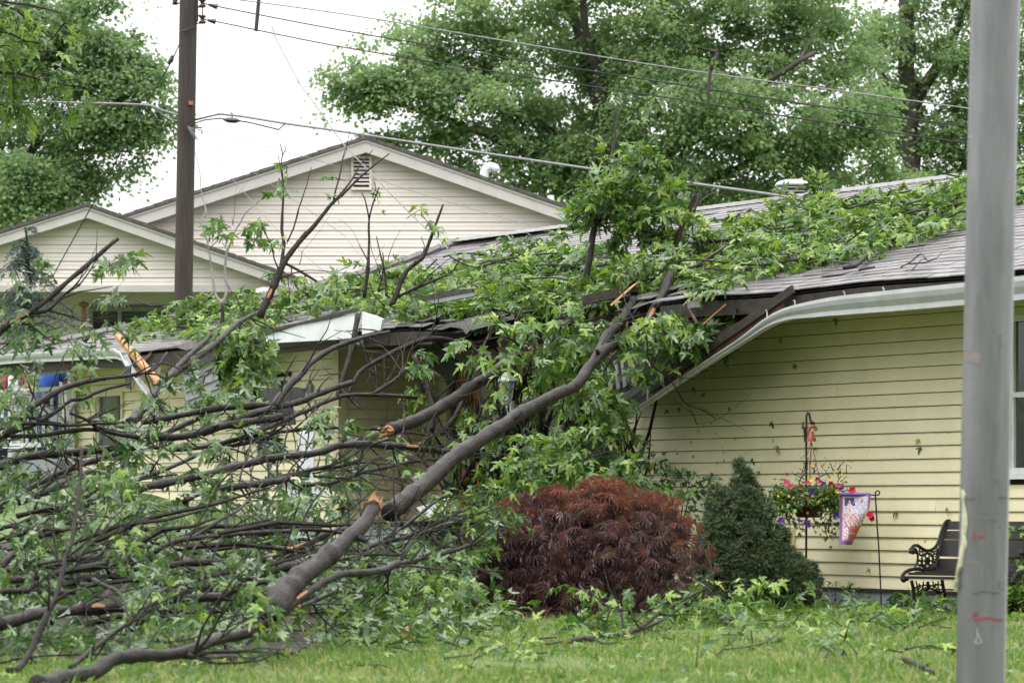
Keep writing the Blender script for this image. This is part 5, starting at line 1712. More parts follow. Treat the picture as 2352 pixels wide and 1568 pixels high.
b = Branch('thin forked pale stem with small leaf tufts standing beside the wooden pole', 'L',
    [([(755, 1540), (757, 1440), (755, 1360), (690, 1260), (665, 1150), (640, 950), (615, 790), (600, 700), (555, 560), (535, 500), (560, 420), (590, 350)], 40, 9),
     ([(757, 1360), (810, 1190), (785, 1010), (800, 830), (845, 700), (870, 640), (900, 560), (930, 520), (1000, 395), (1090, 320), (1180, 232), (1260, 180)], 38, 8, 39.4, 39.8),
     ([(620, 700), (628, 600), (600, 470), (580, 350), (545, 220), (530, 110), (525, 0), (500, -110), (470, -250)], 18, 4, 39.5, 40), ([(535, 510), (490, 485)], 9, 6, 39.7, 39.7), ([(625, 770), (700, 690), (722, 600)], 12, 7, 39.6, 39.6),
     ([(870, 640), (950, 600), (1050, 490)], 12, 6, 39.6, 39.6), ([(868, 525), (858, 430)], 8, 5, 39.6, 39.6), ([(1180, 232), (1185, 160)], 9, 5, 39.8, 39.8)],
    39.3, 39.7, twigs=2, material='bark_pale', name='standing_branch')
b.clump('L', 850, 590, 85, 45, 39.4, 6, size=.13, dr=.15).clump('L', 1130, 465, 75, 60, 39.5, 5, size=.12, dr=.1).clump('L', 1050, 660, 40, 45, 39.5, 3, size=.11, dr=.1).clump('L', 655, 590, 15, 15, 39.5, 1, size=.08)
b.K = 150; b.done()
b = Branch('cluster of dark bare shoots standing on the sagging roof before the tall gable', 'E',
    [([(155, 480), (165, 420), (180, 300), (190, 120), (187, 0), (190, -60), (160, -200), (140, -240)], 28, 8),
     ([(340, 540), (375, 470), (420, 340), (480, 265), (555, 210), (600, 110), (640, 0), (700, -160)], 40, 14, 36.2, 36.6),
     ([(310, 470), (300, 330), (270, 190), (240, 60)], 20, 7, 36.2, 36.6), ([(255, 440), (290, 270), (283, 170)], 16, 8, 36.2, 36.4), ([(390, 475), (520, 410), (730, 322), (790, 260), (812, 210)], 24, 10, 36.2, 36.4), ([(190, 240), (155, 180), (122, 115)], 14, 7, 36.3, 36.5),
     ([(300, 540), (230, 470), (195, 390)], 14, 8, 36.2, 36.3), ([(190, -60), (215, -160), (260, -280)], 16, 8, 36.5, 36.6), ([(555, 205), (570, 120), (548, 60)], 10, 6, 36.4, 36.5)],
    36.3, 36.6, twigs=5, wounds=(), name='standing_branch')
b.clump('E', 190, 330, 60, 60, 36.3, 4, size=.12).clump('E', 60, 290, 50, 40, 36.4, 3, size=.12).clump('E', 500, -100, 70, 60, 36.6, 3, size=.11).clump('E', 350, 640, 80, 50, 36, 5)
b.K = 110; b.done()

# --- the leafy bough standing at the centre and those along the roof
b = Branch('big bright leafy bough standing upright at the middle of the roof', 'B',
    [([(1660, 2000), (1700, 1830), (1740, 1560), (1800, 1300), (1850, 1130), (1880, 960), (1890, 850), (1915, 745)], 54, 12),
     ([(1740, 1200), (1745, 1040), (1735, 900)], 16, 9, 34, 34), ([(1760, 1190), (1830, 1130), (1950, 1100), (1995, 1050)], 20, 8, 34, 34), ([(1750, 1560), (1830, 1440), (1950, 1300)], 22, 8, 34, 34.2),
     ([(2330, 1800), (2310, 1650), (2360, 1520), (2440, 1340)], 44, 30, 33.6, 33.8), ([(1700, 1560), (1720, 1400), (1670, 1280)], 16, 7, 34, 34)],
    33.6, 34.4, twigs=8, name='leafy_bough', cat='bough')
for x, y, rx, ry, n in ((2130, 1090, 60, 60, 6), (2080, 1230, 130, 90, 20), (2200, 1320, 110, 100, 18), (1850, 1320, 140, 90, 16), (1980, 1420, 220, 110, 34), (2220, 1480, 130, 100, 20), (1740, 1430, 90, 100, 12), (1860, 1560, 200, 90, 26), (2120, 1600, 200, 100, 30), (2330, 1640, 90, 90, 10), (1760, 1270, 60, 30, 4), (1840, 1180, 50, 30, 3)):
    b.clump('B', x, y, rx, ry, 34.0, n, dirz=(-.5, .9), hang=.55, dr=.5)
b.clump('B', 1930, 880, 20, 30, 34.2, 1, size=.11)
b.K = 300; b.done()
b = Branch('leafy bough sagging over the eave behind the forked top of the thick limb', 'E',
    [([(2330, 360), (2200, 420), (2080, 500), (1980, 640)], 40, 20)], 33.2, 32.4, twigs=5, name='leafy_bough', cat='bough')
for x, y, rx, ry, n in ((1950, 350, 160, 110, 26), (2150, 330, 150, 120, 22), (1800, 480, 150, 80, 18), (2050, 520, 90, 110, 16), (2230, 560, 120, 130, 18), (2300, 720, 70, 90, 8), (2330, 400, 120, 110, 14)):
    b.clump('E', x, y, rx, ry, 33.0, n, dr=.4, hang=.8)
b.K = 220; b.done()
b = Branch('leafy bough dangling over the bent gutter at the broken eave', 'Q',
    [([(1000, 430), (1120, 560), (1200, 700), (1280, 850)], 14, 8)], 31.2, 31.0, twigs=3, name='leafy_bough', cat='bough')
for x, y, rx, ry, n in ((1180, 500, 110, 80, 9), (1150, 740, 100, 70, 8), (1270, 880, 70, 45, 4), (850, 620, 110, 90, 9), (860, 770, 60, 60, 4), (860, 1080, 60, 40, 2), (1300, 480, 70, 60, 4), (560, 880, 40, 40, 2), (1010, 640, 90, 70, 8), (760, 740, 80, 80, 7), (960, 830, 80, 60, 5), (680, 980, 70, 60, 4)):
    b.clump('Q', x, y, rx, ry, 31.0, n * 1.3, dr=.3)
b.K = 150; b.done()
b = Branch('pale-backed leafy bough hanging over the thick limb by the wall lantern', 'E',
    [([(1560, 640), (1480, 780), (1440, 900), (1300, 980)], 20, 10), ([(1250, 835), (1200, 790), (1120, 750), (1000, 770), (940, 790)], 16, 8, 31.6, 31.4)], 32.0, 31.4, twigs=5, name='leafy_bough', cat='bough')
for x, y, rx, ry, n in ((1600, 730, 120, 70, 14), (1640, 830, 90, 70, 10), (1340, 880, 90, 80, 11), (1480, 960, 110, 60, 10), (970, 850, 110, 60, 8), (900, 750, 20, 30, 1), (1140, 1030, 50, 70, 4), (1560, 1000, 60, 80, 6), (1500, 620, 120, 60, 10), (1230, 650, 90, 80, 10), (1700, 650, 90, 60, 8)):
    b.clump('E', x, y, rx, ry, 31.6, n, dr=.3, hang=1.0)
b.K = 220; b.done()
b = Branch('drooping leafy mass below the thick limb against the dark wall gap', 'E',
    [([(1850, 900), (1780, 1050), (1720, 1250), (1600, 1500)], 26, 12)], 31.4, 30.6, twigs=6, name='leafy_bough', cat='bough')
for x, y, rx, ry, n in ((1750, 1080, 110, 90, 16), (1690, 1210, 120, 90, 18), (1780, 1300, 110, 90, 16), (1450, 1390, 120, 100, 14), (1600, 1450, 160, 90, 18), (1350, 1470, 120, 60, 8), (1790, 1400, 80, 90, 10), (1900, 1080, 40, 60, 4), (1640, 1560, 160, 70, 14)):
    b.clump('E', x, y, rx, ry, 30.9, n, dr=.4, hang=1.0)
b.K = 220; b.done()
b = Branch('leafy mass draped between the porch and the red maple bush', 'H',
    [([(1300, 60), (1450, 100), (1650, 150), (1900, 190)], 26, 12)], 30.2, 29.8, twigs=8, name='leafy_bough', cat='bough')
for x, y, rx, ry, n in ((1300, 60, 110, 80, 12), (1500, 60, 130, 80, 14), (1750, 60, 150, 70, 16), (1920, 60, 110, 90, 12), (1350, 190, 200, 50, 12), (1900, 170, 100, 40, 6), (1150, 200, 120, 60, 8), (2200, 280, 140, 60, 10)):
    b.clump('H', x, y, rx, ry, 29.9, n, dr=.3, hang=.9)
b.K = 150; b.done()
b = Branch('bright green leafy bough draped left of the red maple bush', 'H',
    [([(700, 250), (800, 330), (850, 500), (800, 700)], 30, 12)], 27.6, 26.8, twigs=6, name='leafy_bough', cat='bough')
for x, y, rx, ry, n in ((860, 330, 120, 60, 10), (820, 440, 150, 90, 20), (950, 430, 100, 60, 8), (780, 560, 130, 90, 16), (880, 640, 110, 90, 12), (680, 720, 90, 80, 8), (1000, 260, 110, 50, 7), (1120, 560, 50, 40, 3)):
    b.clump('H', x, y, rx, ry, 27.0, n, dr=.3)
b.K = 180; b.done()
b = Branch('leafy shoot on the grass left of the red maple bush', 'H',
    [([(-40, 1260), (150, 1210), (290, 1200), (400, 1100), (490, 1020), (530, 930)], 24, 10), ([(100, 1200), (130, 1130), (250, 1140), (370, 1080)], 14, 8, 22.8, 23.4), ([(500, 1025), (640, 1050), (760, 1130), (980, 1220)], 12, 5, 24, 23.4), ([(60, 1200), (20, 1130), (-80, 1080)], 22, 16, 22.8, 22.8)], 22.6, 24.4, twigs=8, name='leafy_bough', cat='bough')
for x, y, rx, ry, n in ((560, 860, 120, 70, 9), (660, 950, 150, 90, 14), (560, 1050, 140, 60, 10), (820, 1050, 120, 80, 9), (560, 1150, 120, 50, 8), (300, 1120, 140, 60, 9), (750, 850, 40, 50, 3), (1060, 1190, 100, 35, 6), (100, 1050, 100, 60, 7), (400, 980, 120, 60, 8)):
    b.clump('H', x, y, rx, ry, 23.8, n, dr=.35, hang=.6)
b.K = 220; b.done()
b = Branch('long leafy branch broken off and lying on the lawn before the spruce', 'H',
    [([(1565, 1360), (1640, 1335), (1750, 1325), (1850, 1275), (1970, 1265), (2080, 1170), (2200, 1080), (2351, 1000), (2480, 930), (2650, 870), (2800, 920)], 42, 10), ([(2000, 1280), (2040, 1210), (2200, 1140), (2351, 1040)], 24, 12, 22.6, 24.2),
     ([(1990, 1070), (2010, 1130), (2045, 1180)], 12, 14, 23, 23), ([(1710, 930), (1760, 985), (1860, 1050), (1990, 1070)], 10, 12, 23.4, 23.2), ([(2480, 930), (2560, 830), (2570, 760)], 8, 5, 24.8, 25), ([(2351, 1000), (2500, 850), (2620, 790)], 9, 5, 24.6, 25)], 21.4, 25.6, twigs=8, name='fallen_branch', cat='branch', torn='a')
for x, y, rx, ry, n in ((1650, 940, 80, 60, 5), (1560, 1060, 70, 40, 4), (1650, 1080, 110, 60, 8), (1830, 870, 40, 30, 2), (1920, 950, 70, 50, 5), (2090, 1030, 90, 60, 7), (1780, 1190, 130, 70, 10), (1950, 1160, 90, 60, 7), (2200, 1180, 130, 60, 9), (2290, 920, 60, 50, 4), (2440, 980, 90, 60, 7), (2600, 900, 110, 60, 9), (2680, 1000, 130, 70, 11), (2560, 1100, 150, 60, 11), (2750, 880, 100, 60, 7), (2700, 1130, 130, 50, 9), (2880, 1000, 70, 40, 4), (2940, 850, 50, 30, 2), (2850, 1080, 90, 50, 6), (1700, 1260, 100, 40, 5)):
    b.clump('H', x, y, rx, ry, 23.6 if x < 2200 else 24.8, n * .6, dr=.3, hang=.8)
b.K = 300; b.done()
b = Branch('dense leafy column hanging from the roof between lumber and white trim', 'D',
    [([(1530, 520), (1530, 640), (1505, 820), (1495, 950), (1520, 1050)], 26, 22), ([(1560, 640), (1600, 800), (1660, 950), (1700, 1080)], 22, 12, 36.4, 36.2)], 36.6, 36.3, twigs=6, name='leafy_bough', cat='bough')
for x, y, rx, ry, n in ((1620, 680, 130, 60, 16), (1560, 760, 70, 60, 8), (1650, 800, 90, 80, 14), (1690, 920, 70, 90, 13), (1660, 1020, 60, 60, 7), (1740, 700, 90, 60, 10), (1500, 660, 60, 40, 4)):
    b.clump('D', x, y, rx, ry, 36.2, n, dr=.3, hang=.9)
b.K = 160; b.done()
# leafy clumps inside the pile, tied to the branches that carry them
def add(k, view, *cl):
    for x, y, rx, ry, d, n in cl:
        pile_tb[k].clump(view, x, y, rx * .85, ry * .85, d + .7, n * .62, dr=.5, hang=1.0, flip=.55)
lab2k = {b.root['label']: i for i, b in enumerate(pile_tb)}
def addl(key, view, *cl):
    k = [i for l, i in lab2k.items() if key in l][0]
    add(k, view, *cl)
addl('entering from the left edge at porch', 'J', (1380, 120, 110, 130, 27, 14), (1420, 330, 120, 130, 26, 16), (420, 190, 150, 60, 28, 7), (150, 560, 160, 100, 26, 12), (330, 440, 120, 60, 27, 5), (1000, 560, 150, 80, 25.5, 12))
addl('running right from the thick trunk', 'J', (1900, 170, 110, 70, 28.6, 6), (2420, 80, 110, 70, 29, 6), (2980, 520, 120, 60, 28.4, 8), (3600, 130, 110, 60, 30, 6), (3750, 300, 70, 60, 30, 4), (4200, 180, 110, 60, 30.5, 5))
addl('second thick curved', 'J', (600, 800, 180, 70, 24, 9), (850, 790, 140, 80, 24, 8), (300, 620, 120, 60, 24.5, 6), (1100, 660, 130, 110, 24, 12))
addl('dark mossy', 'J', (500, 480, 140, 50, 28, 6), (1250, 560, 140, 120, 24.5, 14))
addl('steep limb', 'J', (560, 1180, 130, 120, 21.5, 13), (480, 1040, 90, 60, 22, 5), (100, 1200, 120, 120, 21.6, 10), (250, 1420, 160, 90, 21, 9), (80, 980, 120, 100, 23, 9), (1000, 1010, 130, 80, 23, 9), (700, 1300, 130, 60, 21.2, 7))
addl('wavy dark branch reaching', 'J', (1500, 820, 130, 90, 23.6, 12), (1780, 860, 150, 100, 23.8, 16), (2250, 640, 130, 130, 24.8, 17), (2050, 480, 110, 60, 25.5, 7), (1950, 700, 130, 50, 25, 6), (3560, 230, 60, 110, 28.5, 6), (4300, 520, 80, 50, 28, 4))
addl('passing behind the white', 'J', (3100, 640, 130, 60, 26.5, 8), (3230, 900, 120, 150, 26, 15), (2900, 800, 140, 90, 26, 10), (3600, 760, 120, 50, 27, 6))
addl('slim branch arching', 'J', (2950, 900, 130, 100, 25.6, 10), (2700, 740, 130, 60, 26, 8), (3350, 1020, 120, 60, 25.4, 6))
addl('blunt end above', 'J', (1450, 1080, 150, 110, 22.4, 16), (1500, 1240, 170, 120, 21.8, 18), (1350, 960, 130, 70, 23, 9), (2550, 960, 130, 70, 24, 8), (2000, 1050, 140, 60, 23.4, 8), (2700, 1250, 130, 80, 22.8, 10), (2500, 1440, 120, 90, 21.6, 11), (1800, 1120, 120, 60, 23, 7))
addl('branch running right from under', 'J', (4300, 1250, 160, 60, 25, 8), (4250, 860, 110, 60, 26, 6), (4500, 1180, 130, 70, 26, 7))
addl('long low branch curving', 'J', (4200, 1450, 150, 60, 24, 8), (4400, 1540, 180, 60, 23.2, 11), (4000, 1560, 120, 50, 22.6, 5), (4650, 1500, 130, 80, 24, 8))
addl('fresh orange break', 'G', (1000, 900, 170, 90, 20.4, 12), (150, 1080, 150, 80, 20, 9), (1250, 880, 120, 100, 20.6, 11), (300, 930, 140, 70, 20.6, 7), (560, 880, 150, 60, 20.6, 7), (700, 1140, 170, 60, 19.8, 8), (1700, 880, 110, 120, 21, 12), (1580, 1010, 130, 80, 20.6, 8), (1330, 790, 140, 60, 21.4, 8), (850, 780, 90, 80, 21, 7), (1000, 690, 130, 100, 21.4, 12))
addl('very bottom left', 'G', (130, 1260, 170, 60, 18.8, 10), (350, 1260, 140, 70, 18.9, 8), (600, 1280, 160, 60, 18.9, 8), (100, 1480, 130, 50, 17.9, 6), (300, 1460, 120, 40, 18.1, 5), (870, 1270, 120, 60, 19, 6), (80, 1020, 130, 90, 19.6, 9))
addl('twiggy branch across', 'G', (1300, 1150, 170, 80, 19.6, 10), (1550, 1130, 160, 60, 20, 8), (1600, 1300, 150, 50, 19.6, 7), (1450, 1400, 130, 50, 19, 6), (1800, 1250, 120, 40, 20, 5), (2000, 1180, 160, 60, 21, 8), (2200, 1220, 150, 50, 21.4, 8))
addl('half buried', 'G', (1350, 880, 120, 60, 21.2, 6), (1700, 700, 120, 70, 22, 8), (1850, 980, 130, 60, 21.4, 7), (1900, 600, 110, 60, 22.6, 6), (500, 1010, 140, 60, 20.2, 6))
addl('across the smaller beige', 'D', (820, 200, 60, 90, 26, 7), (770, 270, 40, 40, 26, 2), (60, 560, 80, 100, 25, 7), (100, 760, 120, 80, 25, 8), (110, 260, 50, 40, 25.4, 2), (380, 400, 50, 30, 25.6, 2), (770, 490, 90, 60, 26, 5), (500, 690, 110, 60, 25.8, 6), (430, 760, 70, 60, 25.6, 4), (690, 640, 70, 40, 26, 3), (610, 800, 50, 30, 26, 2))
addl('upper bare branch arching', 'D', (60, 1000, 90, 60, 25.6, 5), (100, 1120, 130, 80, 25.6, 9), (280, 980, 70, 50, 26.4, 3), (420, 980, 80, 70, 26.8, 4), (180, 1190, 80, 50, 26, 4))
addl('lower bare branch', 'D', (60, 1260, 90, 80, 25.4, 5), (200, 1480, 140, 60, 26.5, 6), (560, 1320, 70, 60, 27.5, 3))
addl('level below the fallen grey', 'D', (1160, 1080, 120, 60, 30, 7), (1250, 1230, 140, 60, 29.8, 8), (1550, 1140, 130, 90, 30, 12), (1680, 1170, 70, 60, 30, 4), (1400, 1180, 70, 50, 30, 3), (1120, 1200, 90, 50, 29.6, 4))
addl('rising past the lantern', 'D', (2250, 1300, 110, 50, 30, 5), (1700, 1370, 120, 40, 29.5, 5))
addl('cut square', 'D', (900, 1330, 120, 90, 28, 10), (1330, 1450, 110, 40, 28.4, 4))
for b in pile_tb: b.done('leaf_pile')

# deep filling of the pile: leaves lying low between the branches
fill = thing('leaf_heap', grounded(500, 25), 'dark heap of torn leafy twigs under the tangle of branches', 'leaf heap')
FL = Leaves()
for _ in range(400):
    px = random.uniform(-60, 1120)
    d = random.uniform(19.5, 33)
    yb = HY - (zg((px - HX) / F * d, d) - CAMZ) * F / d
    top = .5 if px < 900 else .4
    up_ = random.random() ** 1.3 * top
    p = P(px, yb, d) + Vector((0, 0, up_))
    ty = HY - (p.z - CAMZ) * F / d
    if ty < 1090 or (px > 900 and ty < 1290 - (1120 - px) * .3): continue
    if d < 20.5 and px > 640: continue
    FL.spray(p, rdir(-.6, .5), random.uniform(.25, .45), random.randint(6, 10), .135, .8, random.choice([.8, -.8]))
for _ in range(60):
    px = random.uniform(-40, 640); d = random.uniform(20.5, 31)
    g = grounded(px, d, random.uniform(.05, .8))
    a = Vector((1, random.uniform(-.4, .6), random.uniform(-.05, .35))).normalized()
    L = random.uniform(.6, 1.5)
    FL.tw.tube([g, g + a * L * .35 + Vector((0, 0, .05)), g + a * L * .7, g + a * L], [random.uniform(.012, .03), .02, .014, .007], sides=6, cap=False)
FL.finish(fill, 200, kind='leaf_pile')

# ------------------------------------------------------------------ leaves and sticks lying on the roof
def in_poly(x, y, poly):
    c = False
    for (x1, y1), (x2, y2) in zip(poly, poly[1:] + poly[:1]):
        if (y1 > y) != (y2 > y) and x < (x2 - x1) * (y - y1) / (y2 - y1) + x1: c = not c
    return c
cover = [
 ('leafy twigs strewn over the roof from the wooden pole to the bare shoots', [(300, 758), (420, 725), (520, 702), (640, 690), (760, 668), (880, 650), (900, 720), (820, 716), (600, 758), (500, 792), (420, 778)], 170, .7),
 ('leafy twigs covering the sagging middle of the roof', [(860, 655), (960, 636), (1060, 622), (1180, 600), (1330, 572), (1400, 590), (1400, 690), (1180, 730), (1130, 735), (900, 735), (840, 712)], 430, .9),
 ('leafy twigs covering the roof below the round vent', [(1560, 570), (1660, 535), (1760, 505), (1830, 475), (1900, 465), (1960, 485), (2060, 510), (2100, 560), (1990, 600), (1900, 620), (1760, 650), (1690, 680), (1600, 700), (1540, 640)], 290, .8),
 ('leafy twigs covering the upper roof beside the steel post', [(1900, 480), (2000, 470), (2100, 458), (2250, 435), (2400, 405), (2400, 460), (2330, 480), (2230, 515), (2120, 570), (2030, 570), (1930, 550)], 220, .8)]
for lab, poly, n, th in cover:
    xs = [p[0] for p in poly]; ys = [p[1] for p in poly]
    tq, fq = roof_at(sum(xs) / len(xs), sum(ys) / len(ys))
    rt = thing('leafy_twigs', roof_pt(tq, fq, .02), lab, 'leafy twigs', 'leafy twigs strewn on the roof')
    L2 = Leaves()
    k = 0
    while k < n:
        x = random.uniform(min(xs), max(xs)); y = random.uniform(min(ys), max(ys))
        if not in_poly(x, y, poly): continue
        t, f = roof_at(x, y)
        if f < .005 or f > .995: k += 1; continue
        lift = random.random() ** 2.2 * .16 * th
        p = roof_pt(t, f, .03 + lift)
        d = (rdir(-.25, .22) - WN * .1).normalized()
        L2.spray(p, d, random.uniform(.2, .45), random.randint(7, 11), .135, .45, 1.0)
        if random.random() < .10:
            a = (WU * random.choice((-1, 1)) * random.uniform(.6, 1) + Vector((0, 0, random.uniform(-.08, .12))) + WN * random.uniform(-.5, .5)).normalized()
            L_ = random.uniform(.5, 1.4)
            L2.tw.tube(spline([p, p + a * L_ * .4 + Vector((0, 0, .05)), p + a * L_ * .75 + rdir() * .06, p + a * L_ + rdir() * .1], .15), .011, sides=5, cap=False)
        k += 1
    L2.finish(rt, 230)
def roofstick(lab, view, specs, lift=.05, torn=None, wounds=()):
    s = VIEWS[view][0]
    roots = None
    for k, (pts, w0, w1) in enumerate(specs):
        vs = []
        for x, y in pts:
            X, Y = V(view, x, y)
            t, f = roof_at(X, Y + 3)
            vs.append(roof_pt(t, min(f, .99), lift + random.uniform(0, .05)))
        d = vs[0].y
        if roots is None: roots = thing('fallen_branch', vs[0], lab, 'branch', GR)
        line, rr = limb_mesh(roots, 'limb' if k == 0 else 'side_branch', vs, w0 * s * d / F / 2, w1 * s * d / F / 2, sides=7)
        if k == 0 and torn:
            if 'a' in torn: torn_end(roots, line[0], line[0] - line[1], rr[0], 5)
            if 'b' in torn: torn_end(roots, line[-1], line[-1] - line[-2], rr[-1], 5)
    return roots
roofstick('bare crooked branch lying on the clear shingles by the steel post', 'F', [([(1120, 330), (1200, 310), (1300, 220), (1390, 150), (1480, 110), (1600, 90), (1700, 72)], 34, 22), ([(1060, 280), (1130, 285), (1210, 300)], 10, 14), ([(1400, 150), (1370, 60), (1350, 10)], 16, 8)])
roofstick('thin twig on the bare shingles above the gutter', 'F', [([(1520, 320), (1580, 280), (1660, 240), (1700, 265), (1760, 240), (1795, 205)], 12, 7), ([(1590, 320), (1660, 275), (1700, 265)], 9, 6)])
roofstick('short broken stick on the lowest shingles', 'F', [([(1225, 325), (1280, 310), (1335, 295)], 16, 10)])
roofstick('branch with bright torn tip lying across the roof leaves', 'F', [([(380, 170), (200, 190), (0, 192), (-120, 180)], 30, 20), ([(330, 240), (230, 310), (110, 370), (0, 415)], 26, 18), ([(200, 190), (180, 120), (220, 60)], 14, 8)], .16, 'a')
roofstick('dark forked branch on the upper roof leaves right of the round vent', 'C', [([(1960, 1500), (1800, 1545), (1700, 1570)], 16, 20), ([(1210, 1425), (1300, 1460), (1400, 1500)], 10, 14), ([(1500, 1490), (1600, 1530), (1700, 1535)], 16, 10)], .14)
sp0 = roofstick('short upright stick with a split orange end on the ridge', 'C', [([(10, 1565), (60, 1440), (110, 1340)], 34, 30)], .25)
b = Branch('upright forked stick with split orange end left of the round vent', 'C', [([(300, 1600), (370, 1540), (470, 1440)], 30, 22), ([(20, 1620), (30, 1540), (80, 1430), (118, 1335)], 40, 30, 36, 36.2), ([(65, 1420), (60, 1330), (58, 1230)], 18, 10, 36.2, 36.2), ([(330, 1590), (345, 1510)], 26, 4, 35.9, 35.9)], 35.9, 36.2, twigs=3, name='standing_branch')
b.done()
b = Branch('small leafy shoot upright in front of the round vent', 'C', [([(870, 1490), (930, 1400), (980, 1300), (1000, 1220)], 14, 6)], 36.6, 36.8, twigs=2, name='leafy_bough', cat='bough')
b.clump('C', 1000, 1310, 60, 50, 36.6, 5, dirz=(-.2, .9), hang=.5).clump('C', 970, 1380, 50, 30, 36.6, 3, dirz=(-.2, .9), hang=.5)
b.K = 60; b.done()

# overhanging maple twigs at the top left, from a tree standing left of the view
ov = thing('maple_tree', grounded(-700, 26), 'near maple whose drooping twigs enter at the top left corner', 'tree')
b = MB(); b.tube(spline([grounded(-700, 26, -.2), P(-690, 700, 26), P(-680, 300, 26), P(-640, -200, 26), P(-600, -600, 26)], .4), .22, sides=10); part('trunk', b, M['bark'], ov)
L3 = Leaves()
for pts in ([(-660, 100), (-300, 20), (-60, 0), (40, 25), (120, 90), (150, 50)], [(-660, 160), (-300, 60), (-40, 62), (60, 95), (90, 100)], [(-670, 260), (-300, 140), (-40, 120), (20, 140), (110, 135)], [(-670, 300), (-300, 200), (-20, 165), (80, 180), (170, 200)], [(-670, 160), (-300, -60), (-20, 0), (60, 10), (140, 30)], [(-680, 420), (-300, 260), (-40, 235), (20, 250)]):
    vs = spline([P(x, y, 26 + random.uniform(-.2, .2)) for x, y in pts], .15)
    b = MB(); b.tube(vs, [.035 * (1 - i / len(vs)) + .005 for i in range(len(vs))], sides=6); part('limb', b, M['bark'], ov)
for x, y, rx, ry, n in ((45, 20, 40, 25, 7), (60, 50, 40, 20, 5), (20, 110, 35, 25, 7), (90, 110, 25, 20, 4), (60, 165, 40, 20, 6), (10, 195, 30, 30, 6), (95, 155, 20, 15, 3), (170, 205, 18, 25, 4), (165, 235, 15, 18, 2), (20, 235, 30, 25, 4), (-40, 80, 50, 90, 10), (110, 75, 25, 15, 3)):
    for _ in range(n):
        a = random.uniform(0, 6.28); q = random.random() ** .5
        L3.spray(P(x + math.cos(a) * q * rx, y + math.sin(a) * q * ry, 26 + random.uniform(-.3, .3)), rdir(-.9, .2), .25, 6, .125, 1.0)
for _ in range(260):
    L3.spray(P(random.uniform(-1200, -150), random.uniform(-400, 300), 26 + random.uniform(-1.6, 1.6)), rdir(-.9, .2), .3, 7, .14, .9, twig=False)
L3.finish(ov, 200, 'crown')
# ------------------------------------------------------------------ white yard post, lanterns
yp = thing('yard_post', P(704, 1340, 33), 'white wooden yard post with a crossarm behind the branches', 'post')
b = MB(); b.beam(P(704, 1400, 33), P(704, 1000, 33), .165, .165, Vector((0, 1, 0))); part('post', b, M['white'], yp)
b = MB(); b.beam(P(655, 1131, 32.85), P(758, 1131, 32.85), .10, .095, Vector((0, 0, 1))); part('crossarm', b, M['white'], yp)
b = MB(); b.beam(P(646, 1181, 32.86), P(694, 1142, 32.86), .05, .05, Vector((0, 1, 0))); part('brace', b, M['white'], yp)
b = MB(); b.lathe(P(704, 1000, 33), [(.11, 0), (.11, .03), (.02, .06)], 4); part('post_cap', b, M['white'], yp)

def lantern(c, h, label, tilt=0.0):
    L = thing('wall_lantern', c, label, 'lantern')
    k = h
    b = MB(); b.lathe(c + Vector((0, 0, .52 * k)), [(.06 * k, .28 * k), (.03 * k, .25 * k), (.09 * k, .2 * k), (.17 * k, .1 * k), (.25 * k, .0), (.25 * k, -.03 * k)], 6); part('lantern_roof', b, M['lamp_white'], L)
    b = MB(); b.lathe(c + Vector((0, 0, .80 * k)), [(.02 * k, 0), (.045 * k, .03 * k), (.02 * k, .07 * k), (.012 * k, .2 * k)], 8); part('finial', b, M['lamp_white'], L)
    b = MB(); b.lathe(c, [(.125 * k, 0), (.20 * k, .5 * k)], 6); part('lantern_glass', b, M['lamp_glass'], L)
    b = MB()
    for s in range(6):
        a = 2 * math.pi * s / 6
        u = Vector((0, 0, 1)).orthogonal().normalized(); w = Vector((0, 0, 1)).cross(u)
        e = u * math.cos(a) + w * math.sin(a)
        b.tube([c + e * .128 * k, c + e * .205 * k + Vector((0, 0, .5 * k))], .014 * k, sides=4)
    part('lantern_bars', b, M['lamp_white'], L)
    b = MB(); b.lathe(c + Vector((0, 0, -.12 * k)), [(.02 * k, -.12 * k), (.035 * k, -.08 * k), (.02 * k, -.04 * k), (.08 * k, .02 * k), (.14 * k, .11 * k), (.14 * k, .135 * k)], 8); part('lantern_base', b, M['lamp_white'], L)
    b = MB(); b.tube(spline([c + Vector((0, .02, -.2 * k)), c + Vector((.02, .12 * k, -.45 * k)), c + Vector((.05, .3 * k, -.4 * k)), c + Vector((.06, .38 * k, -.15 * k))], .03), .022 * k, sides=6); part('lantern_arm', b, M['lamp_white'], L)
    b = MB(); b.lathe(c + Vector((.06, .40 * k, -.15 * k)), [(.07 * k, -.14 * k), (.075 * k, .14 * k)], 8); part('wall_plate', b, M['lamp_white'], L)
    return L
d_ = wd(712, .25)[1]
lantern(P(711, 916, d_), .30, 'white lantern on the yellow wall beside the small window')
lantern(P(1164, 918, 34.2), .42, 'greenish white lantern hanging by the thick limb near the doorway')

